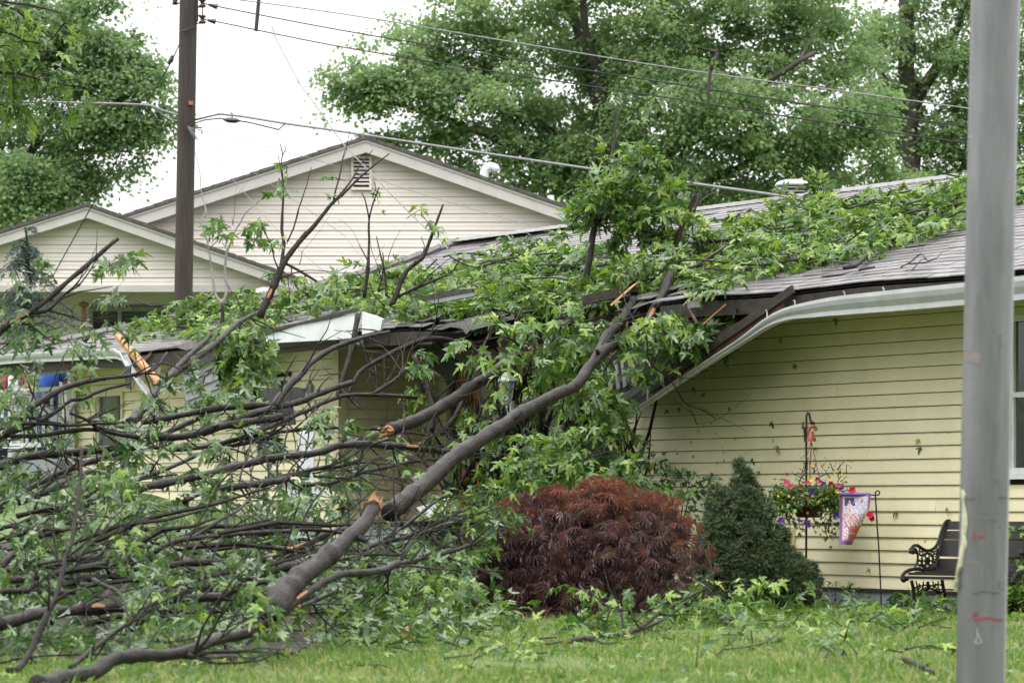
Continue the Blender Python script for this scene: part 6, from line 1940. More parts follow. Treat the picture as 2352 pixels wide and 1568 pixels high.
# ------------------------------------------------------------------ steel post in front
DPO = 14.5
PR = .1135
post = thing('steel_post', P(2250, 1700, DPO), 'thick grey galvanised steel street post at the right', 'steel post')
def pxc(y): return 2250.5 + (1568 - y) * (2285.5 - 2250.5) / 1568
b = MB()
ax = [P(pxc(y), y, DPO) for y in (1740, 1568, 1100, 700, 300, 0, -300, -900)]
axs = spline(ax, .25)
b.tube(axs, PR, sides=40)
part('shaft', b, M['galv'], post, True)
b = MB(); b.lathe(P(pxc(1740), 1740, DPO) - Vector((0, 0, .45)), [(.22, 0), (.22, .04), (.14, .05), (.125, .14)], 24); part('base_plate', b, M['galv'], post)
b = MB()                                              # narrow pale strip standing in for the highlight along the right edge
b.tube([p + Vector((PR * .99, .01, 0)) for p in axs], .010, sides=6)
part('edge_highlight', b, M['white_gutter'], post)
def onpost(px, py, off=.0015):
    c = P(pxc(py), py, DPO)
    x = (px - pxc(py)) / F * DPO
    x = max(-PR * .995, min(PR * .995, x))
    y = -math.sqrt(max(0, PR * PR - x * x))
    k = (PR + off) / PR
    return Vector((c.x + x * k, DPO + y * k, c.z))
def patch(name, quad, m, nx=6, ny=4, off=.0015, rag=0, label=None):
    """a thin sheet on the post: four picture corners tl, tr, br, bl"""
    b = MB()
    for j in range(ny + 1):
        for i in range(nx + 1):
            u, v = i / nx, j / ny
            x = (quad[0][0] * (1 - u) + quad[1][0] * u) * (1 - v) + (quad[3][0] * (1 - u) + quad[2][0] * u) * v
            y = (quad[0][1] * (1 - u) + quad[1][1] * u) * (1 - v) + (quad[3][1] * (1 - u) + quad[2][1] * u) * v
            if rag and (i in (0, nx) or j in (0, ny)): x += random.uniform(-rag, rag); y += random.uniform(-rag, rag)
            b.v.append(onpost(x, y, off))
    for j in range(ny):
        for i in range(nx):
            a = j * (nx + 1) + i
            b.f.append((a, a + 1, a + nx + 2, a + nx + 1))
    return part(name, b, m, post, label=label)
patch('tape_patch', ((2214, 804), (2248, 817), (2242, 840), (2212, 829)), M['tape'], label='brownish tape patch')
def scrawl(name, strokes, w, m, view='U', label=None):
    b = MB()
    for st in strokes:
        pts = [V(view, *p) for p in st]
        fine = []
        for (x0, y0), (x1, y1) in zip(pts, pts[1:]):
            for k in range(4): fine.append((x0 + (x1 - x0) * k / 4, y0 + (y1 - y0) * k / 4))
        fine.append(pts[-1])
        for (x0, y0), (x1, y1) in zip(fine, fine[1:]):
            dx, dy = x1 - x0, y1 - y0
            L = math.hypot(dx, dy) or 1
            nx_, ny_ = -dy / L * w / 2, dx / L * w / 2
            b.poly([onpost(x0 + nx_, y0 + ny_), onpost(x0 - nx_, y0 - ny_), onpost(x1 - nx_, y1 - ny_), onpost(x1 + nx_, y1 + ny_)])
    return part(name, b, m, post, label=label)
scrawl('handwriting', [[(1275, 310), (1272, 380), (1262, 455)], [(1268, 395), (1285, 370), (1300, 380), (1305, 405)], [(1355, 345), (1350, 425)], [(1352, 400), (1375, 355), (1385, 390), (1405, 355), (1418, 392), (1435, 362)], [(1222, 395), (1225, 425)]], 2.2, M['ink_red'], label='small red handwritten marks')
scrawl('marker_line', [[(1240, 1245), (1310, 1268), (1340, 1240), (1400, 1215), (1470, 1235), (1520, 1225), (1565, 1262), (1610, 1245), (1680, 1252)], [(1570, 1245), (1582, 1275)]], 3.2, M['ink_dark'])
scrawl('red_line', [[(1985, 1128), (2040, 1122), (2080, 1112), (2130, 1124), (2190, 1134)], [(1955, 1125), (1960, 1132)], [(1978, 1104), (2000, 1078), (2003, 1102)]], 5.0, M['ink_red'], 'I')
scrawl('marker_line', [[(1160, 60), (1300, 62), (1450, 90), (1640, 128)]], 3.0, M['rubbed'])
scrawl('marker_line', [[(1130, 775), (1200, 770), (1340, 780)]], 4.5, M['rubbed'])
scrawl('marker_line', [[(1925, 302), (1960, 305), (1992, 298)]], 4.0, M['ink_dark'], 'I')
scrawl('marker_line', [[(2155, 292), (2218, 294)]], 4.2, M['ink_dark'], 'I')
scrawl('marker_line', [[(1945, 208), (1962, 213)], [(1980, 192), (1992, 190)]], 4.0, M['rubbed'], 'I')
scrawl('scratch_mark', [[(2005, 1180), (2008, 1240), (1990, 1285)], [(2010, 1215), (2035, 1280), (1992, 1286)]], 1.6, M['white_gutter'], 'I')
scrawl('scratch_mark', [[(1905, 945), (1935, 943), (1985, 947)]], 1.8, M['white_gutter'], 'C')
patch('rub_mark', ((2276, 1100), (2296, 1104), (2293, 1117), (2280, 1112)), M['rubbed'], rag=3)
patch('rub_mark', ((2284, 1334), (2304, 1336), (2302, 1352), (2288, 1348)), M['rubbed'], rag=2)
patch('rub_mark', ((2288, 1204), (2298, 1205), (2295, 1214), (2286, 1212)), M['rubbed'], rag=2)
patch('rub_mark', ((2286, 770), (2292, 770), (2290, 850), (2285, 850)), M['rubbed'], rag=1)
b = MB()                                              # peeling strip of pale paper on the left edge
strip = [(2206, 1124, 5), (2207, 1136, 8), (2208, 1150, 4), (2208, 1180, 9), (2207, 1205, 11), (2206, 1228, 8), (2205, 1250, 12), (2203, 1262, 9), (2200, 1285, 9), (2197, 1300, 11), (2194, 1318, 8), (2192, 1335, 10), (2190, 1348, 6), (2192, 1356, 3)]
for i, (x, y, w) in enumerate(strip):
    a = onpost(max(x, pxc(y) - 53), y, .004) + Vector(((x - max(x, pxc(y) - 53)) / F * DPO, -.006 - .004 * (i % 3), 0))
    c = onpost(x + w, y, .003)
    b.v += [a, (a + c) / 2 + Vector((-.003, -.008, 0)), c]
for i in range(len(strip) - 1):
    for k in range(2):
        b.f.append((i * 3 + k, i * 3 + k + 1, i * 3 + k + 4, i * 3 + k + 3))
part('torn_paper', b, M['paper'], post, label='torn yellowish paper strip peeling off the left edge')
scrawl('paper_edge', [[(1075, 0), (1060, 150), (1055, 300), (1045, 500)]], 3, M['white_gutter'])

# ------------------------------------------------------------------ bench
BF = Vector((-.70, -.714, 0)).normalized()            # towards the front of the bench
BS = Vector((.714, -.70, 0)).normalized()             # along the bench to its other end
ff = P(2103, 1400, 28.5); ff.z = zg(ff.x, ff.y)
bench = thing('garden_bench', ff, 'black cast-iron garden bench with dark wooden slats by the yellow wall', 'bench')
BL = 1.24
BZ = .86 / .82
def bp(along, fwd, up):
    """bench point: metres along it, forward from the front feet, up"""
    return ff + BS * along + BF * fwd + Vector((0, 0, up))
SK = 1.42       # the photographed end frame fills this much of the depth
def uf(x, y):
    """enlarged-view coordinate of the end frame -> (forward, up)"""
    X, Y = V('U', x, y)
    cosv = abs(BF.x)
    fwd = -(X - 2100) / F * 28.6 / cosv * .92
    return fwd, (1400 - Y) / F * 28.7 + .0
frame_curves = [
 ([(1060, 108), (1010, 112), (960, 150), (910, 240), (870, 340), (830, 440), (780, 520), (700, 565), (610, 578), (530, 555), (460, 515), (410, 490), (350, 495), (305, 530), (295, 580), (325, 612), (355, 580), (345, 545)], .020),
 ([(1000, 190), (950, 300), (900, 440), (850, 580), (810, 700), (770, 800), (740, 850)], .026),
 ([(405, 590), (425, 660), (415, 740), (385, 810), (340, 860)], .014),
 ([(760, 860), (640, 880), (500, 872), (340, 862), (240, 880), (170, 910), (120, 960), (110, 1010), (150, 1045)], .022),
 ([(150, 1045), (190, 1020), (230, 1015)], .02),
 ([(300, 1040), (325, 1120), (345, 1250), (350, 1360), (335, 1460), (320, 1520)], .022),
 ([(905, 1040), (930, 1160), (960, 1280), (985, 1400), (1010, 1510)], .022),
 ([(350, 1450), (400, 1350), (460, 1270), (530, 1210), (610, 1180), (690, 1175), (770, 1200), (850, 1260), (910, 1340), (960, 1430)], .016),
 ([(620, 1060), (625, 1120), (640, 1180)], .02), ([(390, 1050), (420, 1150), (435, 1280)], .010), ([(540, 1060), (520, 1140), (490, 1220)], .010), ([(720, 1060), (740, 1140), (720, 1180)], .010), ([(830, 1060), (820, 1130), (860, 1230)], .010),
 ([(350, 1160), (430, 1130), (520, 1120), (620, 1110), (720, 1130), (820, 1110), (920, 1130)], .010), ([(450, 1090), (470, 1150), (440, 1170)], .012), ([(780, 1090), (760, 1150), (800, 1165)], .010),
 ([(430, 620), (500, 650), (560, 640)], .009), ([(420, 700), (470, 735), (520, 725)], .009), ([(440, 800), (500, 820), (560, 850)], .010), ([(690, 590), (740, 600), (800, 570)], .009), ([(720, 740), (760, 760), (790, 740)], .009), ([(450, 540), (470, 600), (430, 640)], .009), ([(800, 530), (820, 590), (780, 640)], .009), ([(720, 640), (770, 630), (820, 650)], .009), ([(400, 850), (460, 840), (500, 870)], .012)]
def ring(cx, cy, r, n=18): return [(cx + r * math.cos(2 * math.pi * k / n), cy + r * 1.0 * math.sin(2 * math.pi * k / n)) for k in range(n + 1)]
frame_curves.append((ring(612, 735, 118), .012))
for k in range(6):
    a = math.radians(60 * k + 30)
    frame_curves.append((ring(612 + 74 * math.cos(a), 735 + 74 * math.sin(a), 36, 12), .0075))
frame_curves.append((ring(490, 620, 36, 12), .0075)); frame_curves.append((ring(458, 770, 34, 12), .0075)); frame_curves.append((ring(715, 620, 32, 12), .0075)); frame_curves.append((ring(760, 690, 28, 12), .0075))
for along in (0.0, BL):
    b = MB()
    for pts, r in frame_curves:
        vs = [bp(along, *uf(x, y)) for x, y in pts]
        b.tube(spline(vs, .03), r * .8, sides=6)
    c = bp(along, *uf(612, 735)); b.tube([c - BS * .012, c + BS * .012], .034, sides=8)
    c = bp(along, *uf(330, 575)); b.tube([c - BS * .03, c + BS * .03], .030, sides=10)
    for x in (320, 1010):
        c = bp(along, *uf(x, 1515)); b.cbox(c + Vector((0, 0, .005)), .07, .06, .03)
    part('end_frame', b, M['black_iron'], bench)
def slat(x, y, hgt, thick, upv, nm='back_slat', f=0):
    fw, u = uf(x, y)
    b = MB()
    b.beam(bp(-.01, fw, u), bp(BL + .01, fw, u), thick, hgt, upv)
    part(nm, b, M['bench_wood'], bench)
tilt = (Vector((0, 0, 1)) - BF * .28).normalized()
for x, y in ((1000, 185), (945, 335), (905, 480), (872, 605), (835, 770), (810, 880)): slat(x, y, .078, .022, tilt)
for k, (x, y) in enumerate(((140, 988), (265, 938), (390, 925), (520, 918), (640, 915), (740, 912))): slat(x + 40, y - 6 - k, .022, .080, Vector((0, 0, 1)), 'seat_slat')
b = MB(); b.tube([bp(.02, *uf(640, 1180)), bp(BL - .02, *uf(640, 1180))], .009, sides=6); part('tie_rod', b, M['black_iron'], bench)

# ------------------------------------------------------------------ shepherd's hook with the hanging basket
dH = 29.9
hk = thing('shepherd_hook', grounded(1852, dH), "tall thin black shepherd's hook by the yellow wall", 'plant hook')
def R_(x, y, d=dH): return P(*V('R', x, y), d)
b = MB(); b.tube(spline([grounded(1851, dH, -.1), R_(392, 1000), R_(393, 600), R_(392, 300), R_(393, 180), R_(394, 110), R_(402, 85), R_(412, 92), R_(422, 140), R_(436, 180)], .06), .011, sides=8); part('pole', b, M['black_iron'], hk, True)
b = MB(); b.tube(spline([R_(372, 150), R_(368, 175), R_(375, 190), R_(395, 190)], .03), .010, sides=6); b.tube(spline([R_(440, 148), R_(446, 165), R_(440, 188), R_(425, 186), R_(395, 188)], .03), .010, sides=6); b.tube([R_(358, 190), R_(395, 190)], .012, sides=6); part('hook_arm', b, M['black_iron'], hk)
b = MB(); b.tube(spline([R_(380, 195), R_(384, 230), R_(388, 290)], .04), .017, sides=6); part('ornament', b, M['black_iron'], hk)
bs = thing('hanging_basket', P(1858, 1180, dH - .05), 'hanging basket of pink, purple and yellow flowers in a brown pot', 'flower basket')
dK = dH - .12
b = MB(); b.tube(spline([R_(463, 212, dK), R_(455, 190, dK), R_(440, 180, dK), R_(420, 185, dK), R_(408, 205, dK), R_(410, 230, dK), R_(425, 270, dK)], .03), .018, sides=8); b.lathe(R_(427, 287, dK), [(.05, 0), (.045, .03), (.02, .1)], 8); part('hanger_hook', b, M['hook_clay'], bs)
b = MB()
bc = P(1858, 1166, dH)
for a in (0, 1.57, 3.14, 4.71):
    b.tube([R_(427, 285, dK), bc + Vector((math.cos(a) * .17, math.sin(a) * .17, .0))], .0035, sides=4)
part('hanger_wires', b, M['hook_clay'], bs)
b = MB(); b.lathe(P(1858, 1188, dH), [(.11, 0), (.125, .01), (.15, .07), (.165, .10), (.172, .10), (.172, .12), (.15, .12)], 20); part('pot', b, M['terracotta'], bs, True)
bl = Leaves()
for _ in range(190):
    a = random.uniform(0, 6.283)
    r = random.random() ** .5 * .25
    p = P(1858, 1150, dH) + Vector((math.cos(a) * r, math.sin(a) * r, random.uniform(-.02, .15) - r * .15))
    bl.spray(p, (Vector((math.cos(a), math.sin(a), random.uniform(-.5, .6)))), random.uniform(.08, .16), 7, .045, .7)
for x, y, n in ((1790, 1175, 7), (1800, 1150, 7), (1925, 1165, 7), (1905, 1185, 6), (1930, 1140, 6), (1785, 1135, 5), (1815, 1190, 4), (1862, 1195, 4), (1948, 1180, 3)):
    for _ in range(n):
        bl.spray(P(x + random.gauss(0, 8), y + random.gauss(0, 8), dH + random.uniform(-.15, .15)), rdir(-1, .1), .10, 7, .045, 1)
for x, y, n in ((1870, 1085, 6), (1920, 1090, 7), (1845, 1095, 3), (1940, 1100, 3), (1835, 1080, 1)):
    for _ in range(n): bl.spray(P(x + random.gauss(0, 12), y + random.gauss(0, 10), dH), rdir(.2, 1), .12, 5, .022, .2)
bl.finish(bs, 0, 'foliage', M['leaf'], T_MAPLE_LO)
def flower(p, r, m, n=5, name='flower'):
    b = MB()
    ax_ = (Vector((random.gauss(0, .35), -1, random.gauss(.15, .3)))).normalized()
    u = ax_.orthogonal().normalized(); w = ax_.cross(u)
    base = len(b.v)
    b.v.append(p - ax_ * r * .6)
    k2 = n * 2
    for k in range(k2):
        a = 2 * math.pi * k / k2
        rr = r * (1.0 if k % 2 else .68)
        b.v.append(p + (u * math.cos(a) + w * math.sin(a)) * rr + ax_ * random.uniform(-.1, .15) * r)
    for k in range(k2): b.f.append((base, base + 1 + k, base + 1 + (k + 1) % k2))
    part(name, b, m, bs)
for x, y, r, m in ((255, 575, .05, 'pink'), (285, 597, .045, 'pink'), (257, 518, .03, 'pink'), (352, 598, .035, 'pink'), (405, 575, .035, 'pink'), (405, 675, .05, 'pink'), (450, 700, .045, 'pink'), (470, 552, .035, 'pink'), (565, 582, .04, 'red_petal'), (712, 627, .055, 'red_petal'), (835, 795, .055, 'red_petal'), (850, 825, .04, 'red_petal'), (490, 570, .03, 'pink'), (620, 592, .035, 'pink'),
                   (430, 635, .06, 'purple'), (465, 645, .07, 'purple'), (490, 655, .05, 'purple'), (515, 588, .045, 'purple'), (630, 605, .05, 'purple'), (600, 805, .055, 'purple'), (400, 855, .06, 'purple'), (215, 838, .05, 'purple'), (340, 832, .03, 'purple'), (560, 752, .03, 'purple'), (410, 870, .035, 'purple'),
                   (422, 552, .035, 'yellow'), (610, 635, .035, 'yellow'), (432, 455, .02, 'yellow'), (508, 470, .022, 'yellow'), (555, 543, .022, 'yellow'), (610, 490, .018, 'yellow'), (640, 515, .018, 'yellow'), (590, 510, .018, 'yellow'), (660, 520, .016, 'yellow'), (555, 435, .014, 'yellow'), (645, 575, .014, 'yellow'), (270, 668, .02, 'yellow'), (195, 665, .018, 'yellow'), (430, 858, .02, 'yellow'), (545, 600, .02, 'yellow'), (215, 640, .015, 'yellow')):
    flower(R_(x, y, dH - .26 - random.uniform(0, .04)), r * .85, M[m])

# ------------------------------------------------------------------ garden flag
dF = 29.2
fs = thing('flag_stand', grounded(2024, dF), 'thin black wire stand that carries the garden flag', 'flag stand')
def T_(x, y, d=dF): return P(*V('T', x, y), d)
b = MB(); b.tube(spline([grounded(2026, dF, -.1), T_(1440, 1560), T_(1405, 1050), T_(1385, 700), T_(1368, 430), T_(1366, 370), T_(1385, 330), T_(1420, 320), T_(1455, 350), T_(1450, 395), T_(1420, 412), T_(1270, 410), T_(900, 395), T_(510, 388)], .04), .008, sides=6); part('wire_frame', b, M['black_iron'], fs, True)
def design(u, v):
    """the printed picture: u to the right, v down, both 0..1 of the unfolded left part of the flag"""
    PU, WH, RD, OR, BL_, LAV = (.155, .095, .27), (.56, .52, .60), (.46, .09, .08), (.46, .19, .09), (.085, .06, .16), (.42, .39, .50)
    x, y = 610 + u * 665, 380 + v * 1070
    lx = 610 + (x - 610)
    if y < 430 or x < 662 or y > 1375 or x > 1222: return PU
    if y < 442 or x < 676 or y > 1362 or x > 1208: return RD
    if y < 470 or x < 690: return WH
    if x < 712 and y > 1000: return RD if (int(y / 14) % 2) else WH
    if 720 < x < 925 + (y - 480) * .12 and y < 635:
        if abs(x - 825) < (y - 500) * .42: return WH if not (575 < y < 600) else RD
        if (x - 760) ** 2 + (y - 497) ** 2 < 160 or (x - 905) ** 2 + (y - 565) ** 2 < 160: return OR
        return BL_
    if 640 <= y < 660 and x < 945: return WH
    if y < 770 and x < 950:
        if 815 < x < 832 and y > 690: return RD
        if 690 < y < 705 and (735 < x < 780 or 880 < x < 925): return BL_
        if 745 < y < 765: return RD if int(x / 12) % 2 else WH
        return WH
    if x > 940 and y < 780:
        if 1060 < x < 1105 and 495 < y < 575: return OR if (int(x / 9) + int(y / 12)) % 2 else BL_
        return LAV if math.sin(x * .05) * math.sin(y * .04) < .3 else WH
    if 735 < x < 850 and 760 < y < 960 and abs((y - 960) + (x - 735) * 1.15) < 75:
        return RD if int((x + y * .9) / 16) % 2 else WH
    if 905 < x < 975 and 750 < y < 830: return RD if int((y - x * .4) / 12) % 2 else WH
    if 700 < x < 810 and 1030 < y < 1320:
        top = 1040 + abs(x - 757) * 1.25
        if y < top: return WH if y < top - 22 else BL_
        if y < top + 24: return BL_
        if x < 712 or x > 800 or y > 1306: return BL_
        if (x - 757) ** 2 + (y - 1155) ** 2 < 190: return BL_
        if (x - 735) ** 2 + (y - 1205) ** 2 < 220 or (x - 775) ** 2 + (y - 1230) ** 2 < 200 or (x - 742) ** 2 + (y - 1275) ** 2 < 260: return RD
        return WH
    if x > 815 and y > 1060:
        if 835 < x < 945 and 1190 < y < 1232:                 # little white letters across the pot
            q = (x - 838) % 34
            if 1196 < y < 1228 and (q < 8 or (8 <= q < 22 and abs(y - 1226 + q * 1.3) < 7)): return WH
        return RD if math.sin(x * .06) + math.sin(y * .045) > -.7 else OR
    n = math.sin(x * .09 + 1.3 * math.sin(y * .05)) + math.sin(y * .083 + x * .02)
    if y > 790:
        if n > .9: return RD
        if n > .45: return OR
        if n < -1.0: return (.13, .17, .08)
        if n < -.6: return LAV
    return WH
NX, NY = 46, 70
b = MB(); cols = []
for j in range(NY + 1):
    v_ = j / NY
    y = 380 + v_ * 1065
    right = 1270 - 35 * max(0, min(1, (y - 500) / 200)) if y < 700 else 1235 - (y - 700) * (1235 - 870) / 745
    left = 610 + 10 * math.sin(v_ * 3)
    for i in range(NX + 1):
        u = i / NX
        x = left + (right - left) * u
        dep = .03 * math.sin(u * 4 + v_ * 3) + .06 * v_ * (u - .3)
        b.v.append(T_(x, y + 12 * u * (1 if j == NY else v_), dF - .012 + dep))
for j in range(NY):
    for i in range(NX):
        a = j * (NX + 1) + i
        b.f.append((a, a + NX + 1, a + NX + 2, a + 1))
        y = 380 + (j + .5) / NY * 1065
        right = 1270 - 35 * max(0, min(1, (y - 500) / 200)) if y < 700 else 1235 - (y - 700) * (1235 - 870) / 745
        uu = (i + .5) / NX
        xf = (610 + (right - 610) * uu - 610) / 665
        cl = design(xf, (j + .5) / NY)
        if y > 1375 : cl = (.155, .095, .27)
        cols.append(cl)
fl = thing('garden_flag', T_(940, 390), 'small purple-edged garden flag printed with a white house and red flowers', 'flag')
o = part('cloth', b, M['print'], fl, cols=cols)
b = MB(); b.tube([T_(612, 392, dF - .005), T_(1268, 408, dF - .005)], .016, sides=8); part('sleeve', b, M['purple'], fl)

# outlet cover on the wall
t_, d2_ = wd(1816, .012)
oc = thing('outlet_cover', P(1816, 1226, d2_), 'small tan and grey outlet cover on the yellow siding behind the spruce', 'outlet cover')
def wbox(cx, cy, w, h, n0, n1):
    t, d = wd(cx, 0)
    z = wz(cy, d)
    m = MB(); m.box(Wp(t - w / 2, n0, z - h / 2), WU * w, WN * (n1 - n0), Vector((0, 0, h))); return m
part('frame', wbox(1816, 1232, .20, .19, .015, .035), M['cover_frame'], oc)
part('cover', wbox(1815, 1230, .09, .11, .036, .05), M['cover_grey'], oc)
part('socket', wbox(1815, 1222, .05, .025, .051, .056), M['black_iron'], oc)

# leaves and scraps stuck on the wet siding
ws = thing('stuck_leaves', Wp(0, .03, 1.2), 'scattered torn leaves stuck to the wet yellow siding', 'leaves')
wl2 = Leaves()
spots = [('R', 148, 152), ('R', 190, 320), ('R', 200, 345), ('R', 1368, 210), ('R', 1175, 272), ('R', 1185, 325), ('R', 65, 495), ('R', 1015, 770), ('R', 1375, 747), ('R', 568, 943), ('R', 1218, 975), ('R', 835, 1175), ('R', 600, 1260), ('R', 700, 1262), ('R', 760, 1300), ('R', 755, 1320), ('R', 455, 325), ('F', 680, 760), ('F', 1060, 620), ('F', 960, 595), ('F', 770, 940), ('F', 320, 1235), ('F', 610, 1335), ('F', 140, 1140), ('Q', 1380, 1400), ('Q', 1060, 1230), ('Q', 830, 1430), ('Q', 930, 1410), ('Q', 710, 1470)]
for k in range(26): spots.append(('R', random.uniform(-560, 200), random.uniform(150, 500)))
for v_, x, y in spots:
    X, Y = V(v_, x, y)
    t, d = wd(X, .03)
    p = P(X, Y, d)
    small = x < 0 or random.random() < .3
    wl2.add(p, Vector((random.gauss(0, .5), random.gauss(0, .3), -1)) + WN * .2, WN + rdir() * .9, random.uniform(.022, .04) if small else random.uniform(.055, .085))
wl2.finish(ws, 29, 'scraps', M['leaf'])

# ------------------------------------------------------------------ shrubs
dM = 27.9
jm = thing('red_maple_bush', grounded(1345, dM), 'rounded red-purple laceleaf maple bush in front of the house', 'shrub')
b = MB()
base = grounded(1330, dM)
for k in range(9):
    a = random.uniform(0, 6.28)
    r = random.uniform(.3, .8)
    e = base + Vector((math.cos(a) * r, math.sin(a) * r * .8, random.uniform(.55, 1.0)))
    b.tube([base, base.lerp(e, .35) + Vector((0, 0, .16)), base.lerp(e, .7) + Vector((0, 0, .12)), e], [.045, .03, .02, .01], sides=6)
part('stems', b, M['bark'], jm)
jl = Leaves(); jr = Leaves()
outl = [(1085, 1335), (1095, 1280), (1110, 1220), (1130, 1170), (1180, 1140), (1240, 1128), (1300, 1110), (1370, 1094), (1440, 1104), (1490, 1122), (1540, 1150), (1580, 1180), (1600, 1220), (1605, 1280), (1590, 1330)]
def top_y(px):
    for (x0, y0), (x1, y1) in zip(outl, outl[1:]):
        if x0 <= px <= x1 and x1 > x0: return y0 + (y1 - y0) * (px - x0) / (x1 - x0)
    return 1335
# drooping tiers: each a small fan of hanging leaves
for _ in range(215):
    px = random.gauss(1305, 145)
    if not 1075 < px < 1545: continue
    ty = top_y(px)
    q = random.random()
    bottom = 1392 - abs(px - 1340) * .10
    py = ty + (bottom - ty) * q ** 1.15
    halfw = math.sqrt(max(0.02, 1 - ((px - 1345) / 275) ** 2)) * .95
    front = random.random() ** .6
    bul = math.sin(min(1, q + .15) * math.pi * .62)
    d = dM - halfw * front * bul * 1.0 + (1 - front) * halfw * .7
    c = P(px, py, d)
    if c.z < zg(c.x, c.y) + .12: continue
    outd = Vector(((px - 1345) / 260, -front * .8, 0))
    n = random.randint(26, 44)
    rr = random.uniform(.14, .25)
    dst = jr if q < .17 + random.gauss(0, .07) else jl
    for k in range(n):
        o2 = Vector((random.gauss(0, rr), random.gauss(0, rr * .8), random.gauss(0, rr * .16)))
        o2.z -= .55 * (o2.x ** 2 + o2.y ** 2) / rr
        dst.add(c + o2, outd * .35 + Vector((random.gauss(0, .75), random.gauss(0, .4), random.gauss(-.5, .5))), Vector((random.gauss(0, .5), random.gauss(-.5, .45), 1.0 - q * .5)) + outd * .6, random.uniform(.095, .14))
jr.finish(jm, 0, 'new_foliage', M['leaf_rust'], T_LACE)
jl.finish(jm, 0, 'foliage', M['leaf_red'], T_LACE)

dS = 29.4
spz = thing('dwarf_spruce', grounded(1730, dS), 'dense cone-shaped dwarf spruce with a round lower lobe', 'conifer')
b = MB(); b.tube([grounded(1715, dS), P(1700, 1100, dS)], [.06, .015], sides=6); part('trunk', b, M['bark'], spz)
sl_ = Leaves()
prof = [(1064, 1696, 1704), (1082, 1682, 1718), (1105, 1662, 1732), (1130, 1640, 1744), (1165, 1624, 1764), (1200, 1618, 1784), (1240, 1608, 1808), (1270, 1604, 1824), (1300, 1606, 1834), (1340, 1612, 1846), (1385, 1630, 1852)]
def spw(y):
    for (y0, a0, b0), (y1, a1, b1) in zip(prof, prof[1:]):
        if y0 <= y <= y1:
            k = (y - y0) / (y1 - y0)
            return a0 + (a1 - a0) * k, b0 + (b1 - b0) * k
    return 1690, 1692
lumps = []
for _ in range(250):
    y = 1060 + 322 * random.random() ** .7
    a_, b_ = spw(y)
    c = (a_ + b_) / 2; r = (b_ - a_) / 2
    an = random.uniform(0, 6.283)
    lumps.append((c + math.cos(an) * r * .86, y, dS + math.sin(an) * r * .86 / F * dS, min(random.uniform(10, 24), 8 + (y - 1060) * .12)))
for _ in range(60):
    v = rdir()
    lumps.append((1838 + v.x * 34, 1335 - v.z * 44, dS - .25 + v.y * .18, random.uniform(10, 18)))
for _ in range(30):
    v = rdir()
    lumps.append((1640 + v.x * 30, 1300 - v.z * 60, dS - .1 + v.y * .2, random.uniform(10, 18)))
for _ in range(60):
    v = rdir()
    lumps.append((1790 + v.x * 44, 1318 - v.z * 62, dS - .15 + v.y * .22, random.uniform(10, 18)))
for lx, ly, ld, lr in lumps:
    c = P(lx, ly, ld); R2 = lr / F * dS
    for _ in range(int(60 * (lr / 15) ** 2)):
        v = rdir()
        v.z *= .9
        p = c + v * R2 * random.uniform(.75, 1.05)
        if p.z < zg(p.x, p.y) + .01: continue
        sl_.add(p, rdir(), v + rdir() * .45, random.uniform(.045, .075))
sl_.finish(spz, 0, 'needles', M['spruce'], T_TUFT)
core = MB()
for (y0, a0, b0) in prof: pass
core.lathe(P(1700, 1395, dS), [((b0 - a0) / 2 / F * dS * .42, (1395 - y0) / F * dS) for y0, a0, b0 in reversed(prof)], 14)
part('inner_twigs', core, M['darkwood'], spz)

def shrub(name, label, px, d, lobes, n, sz=.07, material='leaf_dark', cat='shrub', tm=None, K=0):
    t = thing(name, grounded(px, d), label, cat)
    L_ = Leaves()
    g = grounded(px, d)
    b = MB()
    for x, y, rx, ry, k in lobes:
        e = P(x, y, d)
        b.tube([g + Vector((random.gauss(0, .05), random.gauss(0, .05), 0)), g.lerp(e, .5) + rdir() * .05, e], [.014, .01, .005], sides=5)
        for _ in range(int(n * k)):
            v = rdir(); q = random.random() ** .4
            p = P(x + v.x * q * rx, y - v.z * q * ry, d + v.y * q * rx / F * d)
            ground_clip(p, .02)
            L_.spray(p, (v + Vector((0, -.3, .3))), random.uniform(.08, .2), 7, sz, .6)
    part('stems', b, M['bark'], t)
    L_.finish(t, K, 'foliage', M[material], tm or T_MAPLE_LO)
shrub('green_shrub', 'green shrub between the red maple bush and the yellow wall', 1540, 30.6, [(1500, 1110, 60, 40, 1), (1570, 1150, 50, 40, 1), (1590, 1110, 30, 30, .4), (1450, 1090, 60, 40, .8)], 22)
shrub('green_shrub', 'dark green shrub low in the shade under the red maple bush', 1250, 28.6, [(1190, 1370, 90, 30, 1), (1300, 1375, 90, 26, 1), (1480, 1370, 100, 30, 1.2), (1580, 1360, 60, 40, .8)], 22)
shrub('hosta_plant', 'broad-leaved light green plant beside the steel post', 2340, 27.6, [(2325, 1420, 22, 30, 1), (2360, 1410, 40, 45, 1.4), (2335, 1385, 20, 20, .5)], 16, .10, 'leaf', 'plant', T_DIAMOND)
shrub('green_shrub', 'low green weeds along the foundation left of the bench', 1985, 29.4, [(1910, 1388, 40, 12, .6), (1990, 1392, 40, 8, .35), (2150, 1396, 40, 8, .3), (1790, 1390, 40, 12, .6)], 10, .06)
shrub('leafy_shrub', 'leafy twig against the siding at the right edge behind the steel post', 2385, 28.0, [(2366, 1235, 14, 34, .8), (2390, 1270, 30, 50, 1)], 8, .09, 'leaf', 'shrub')

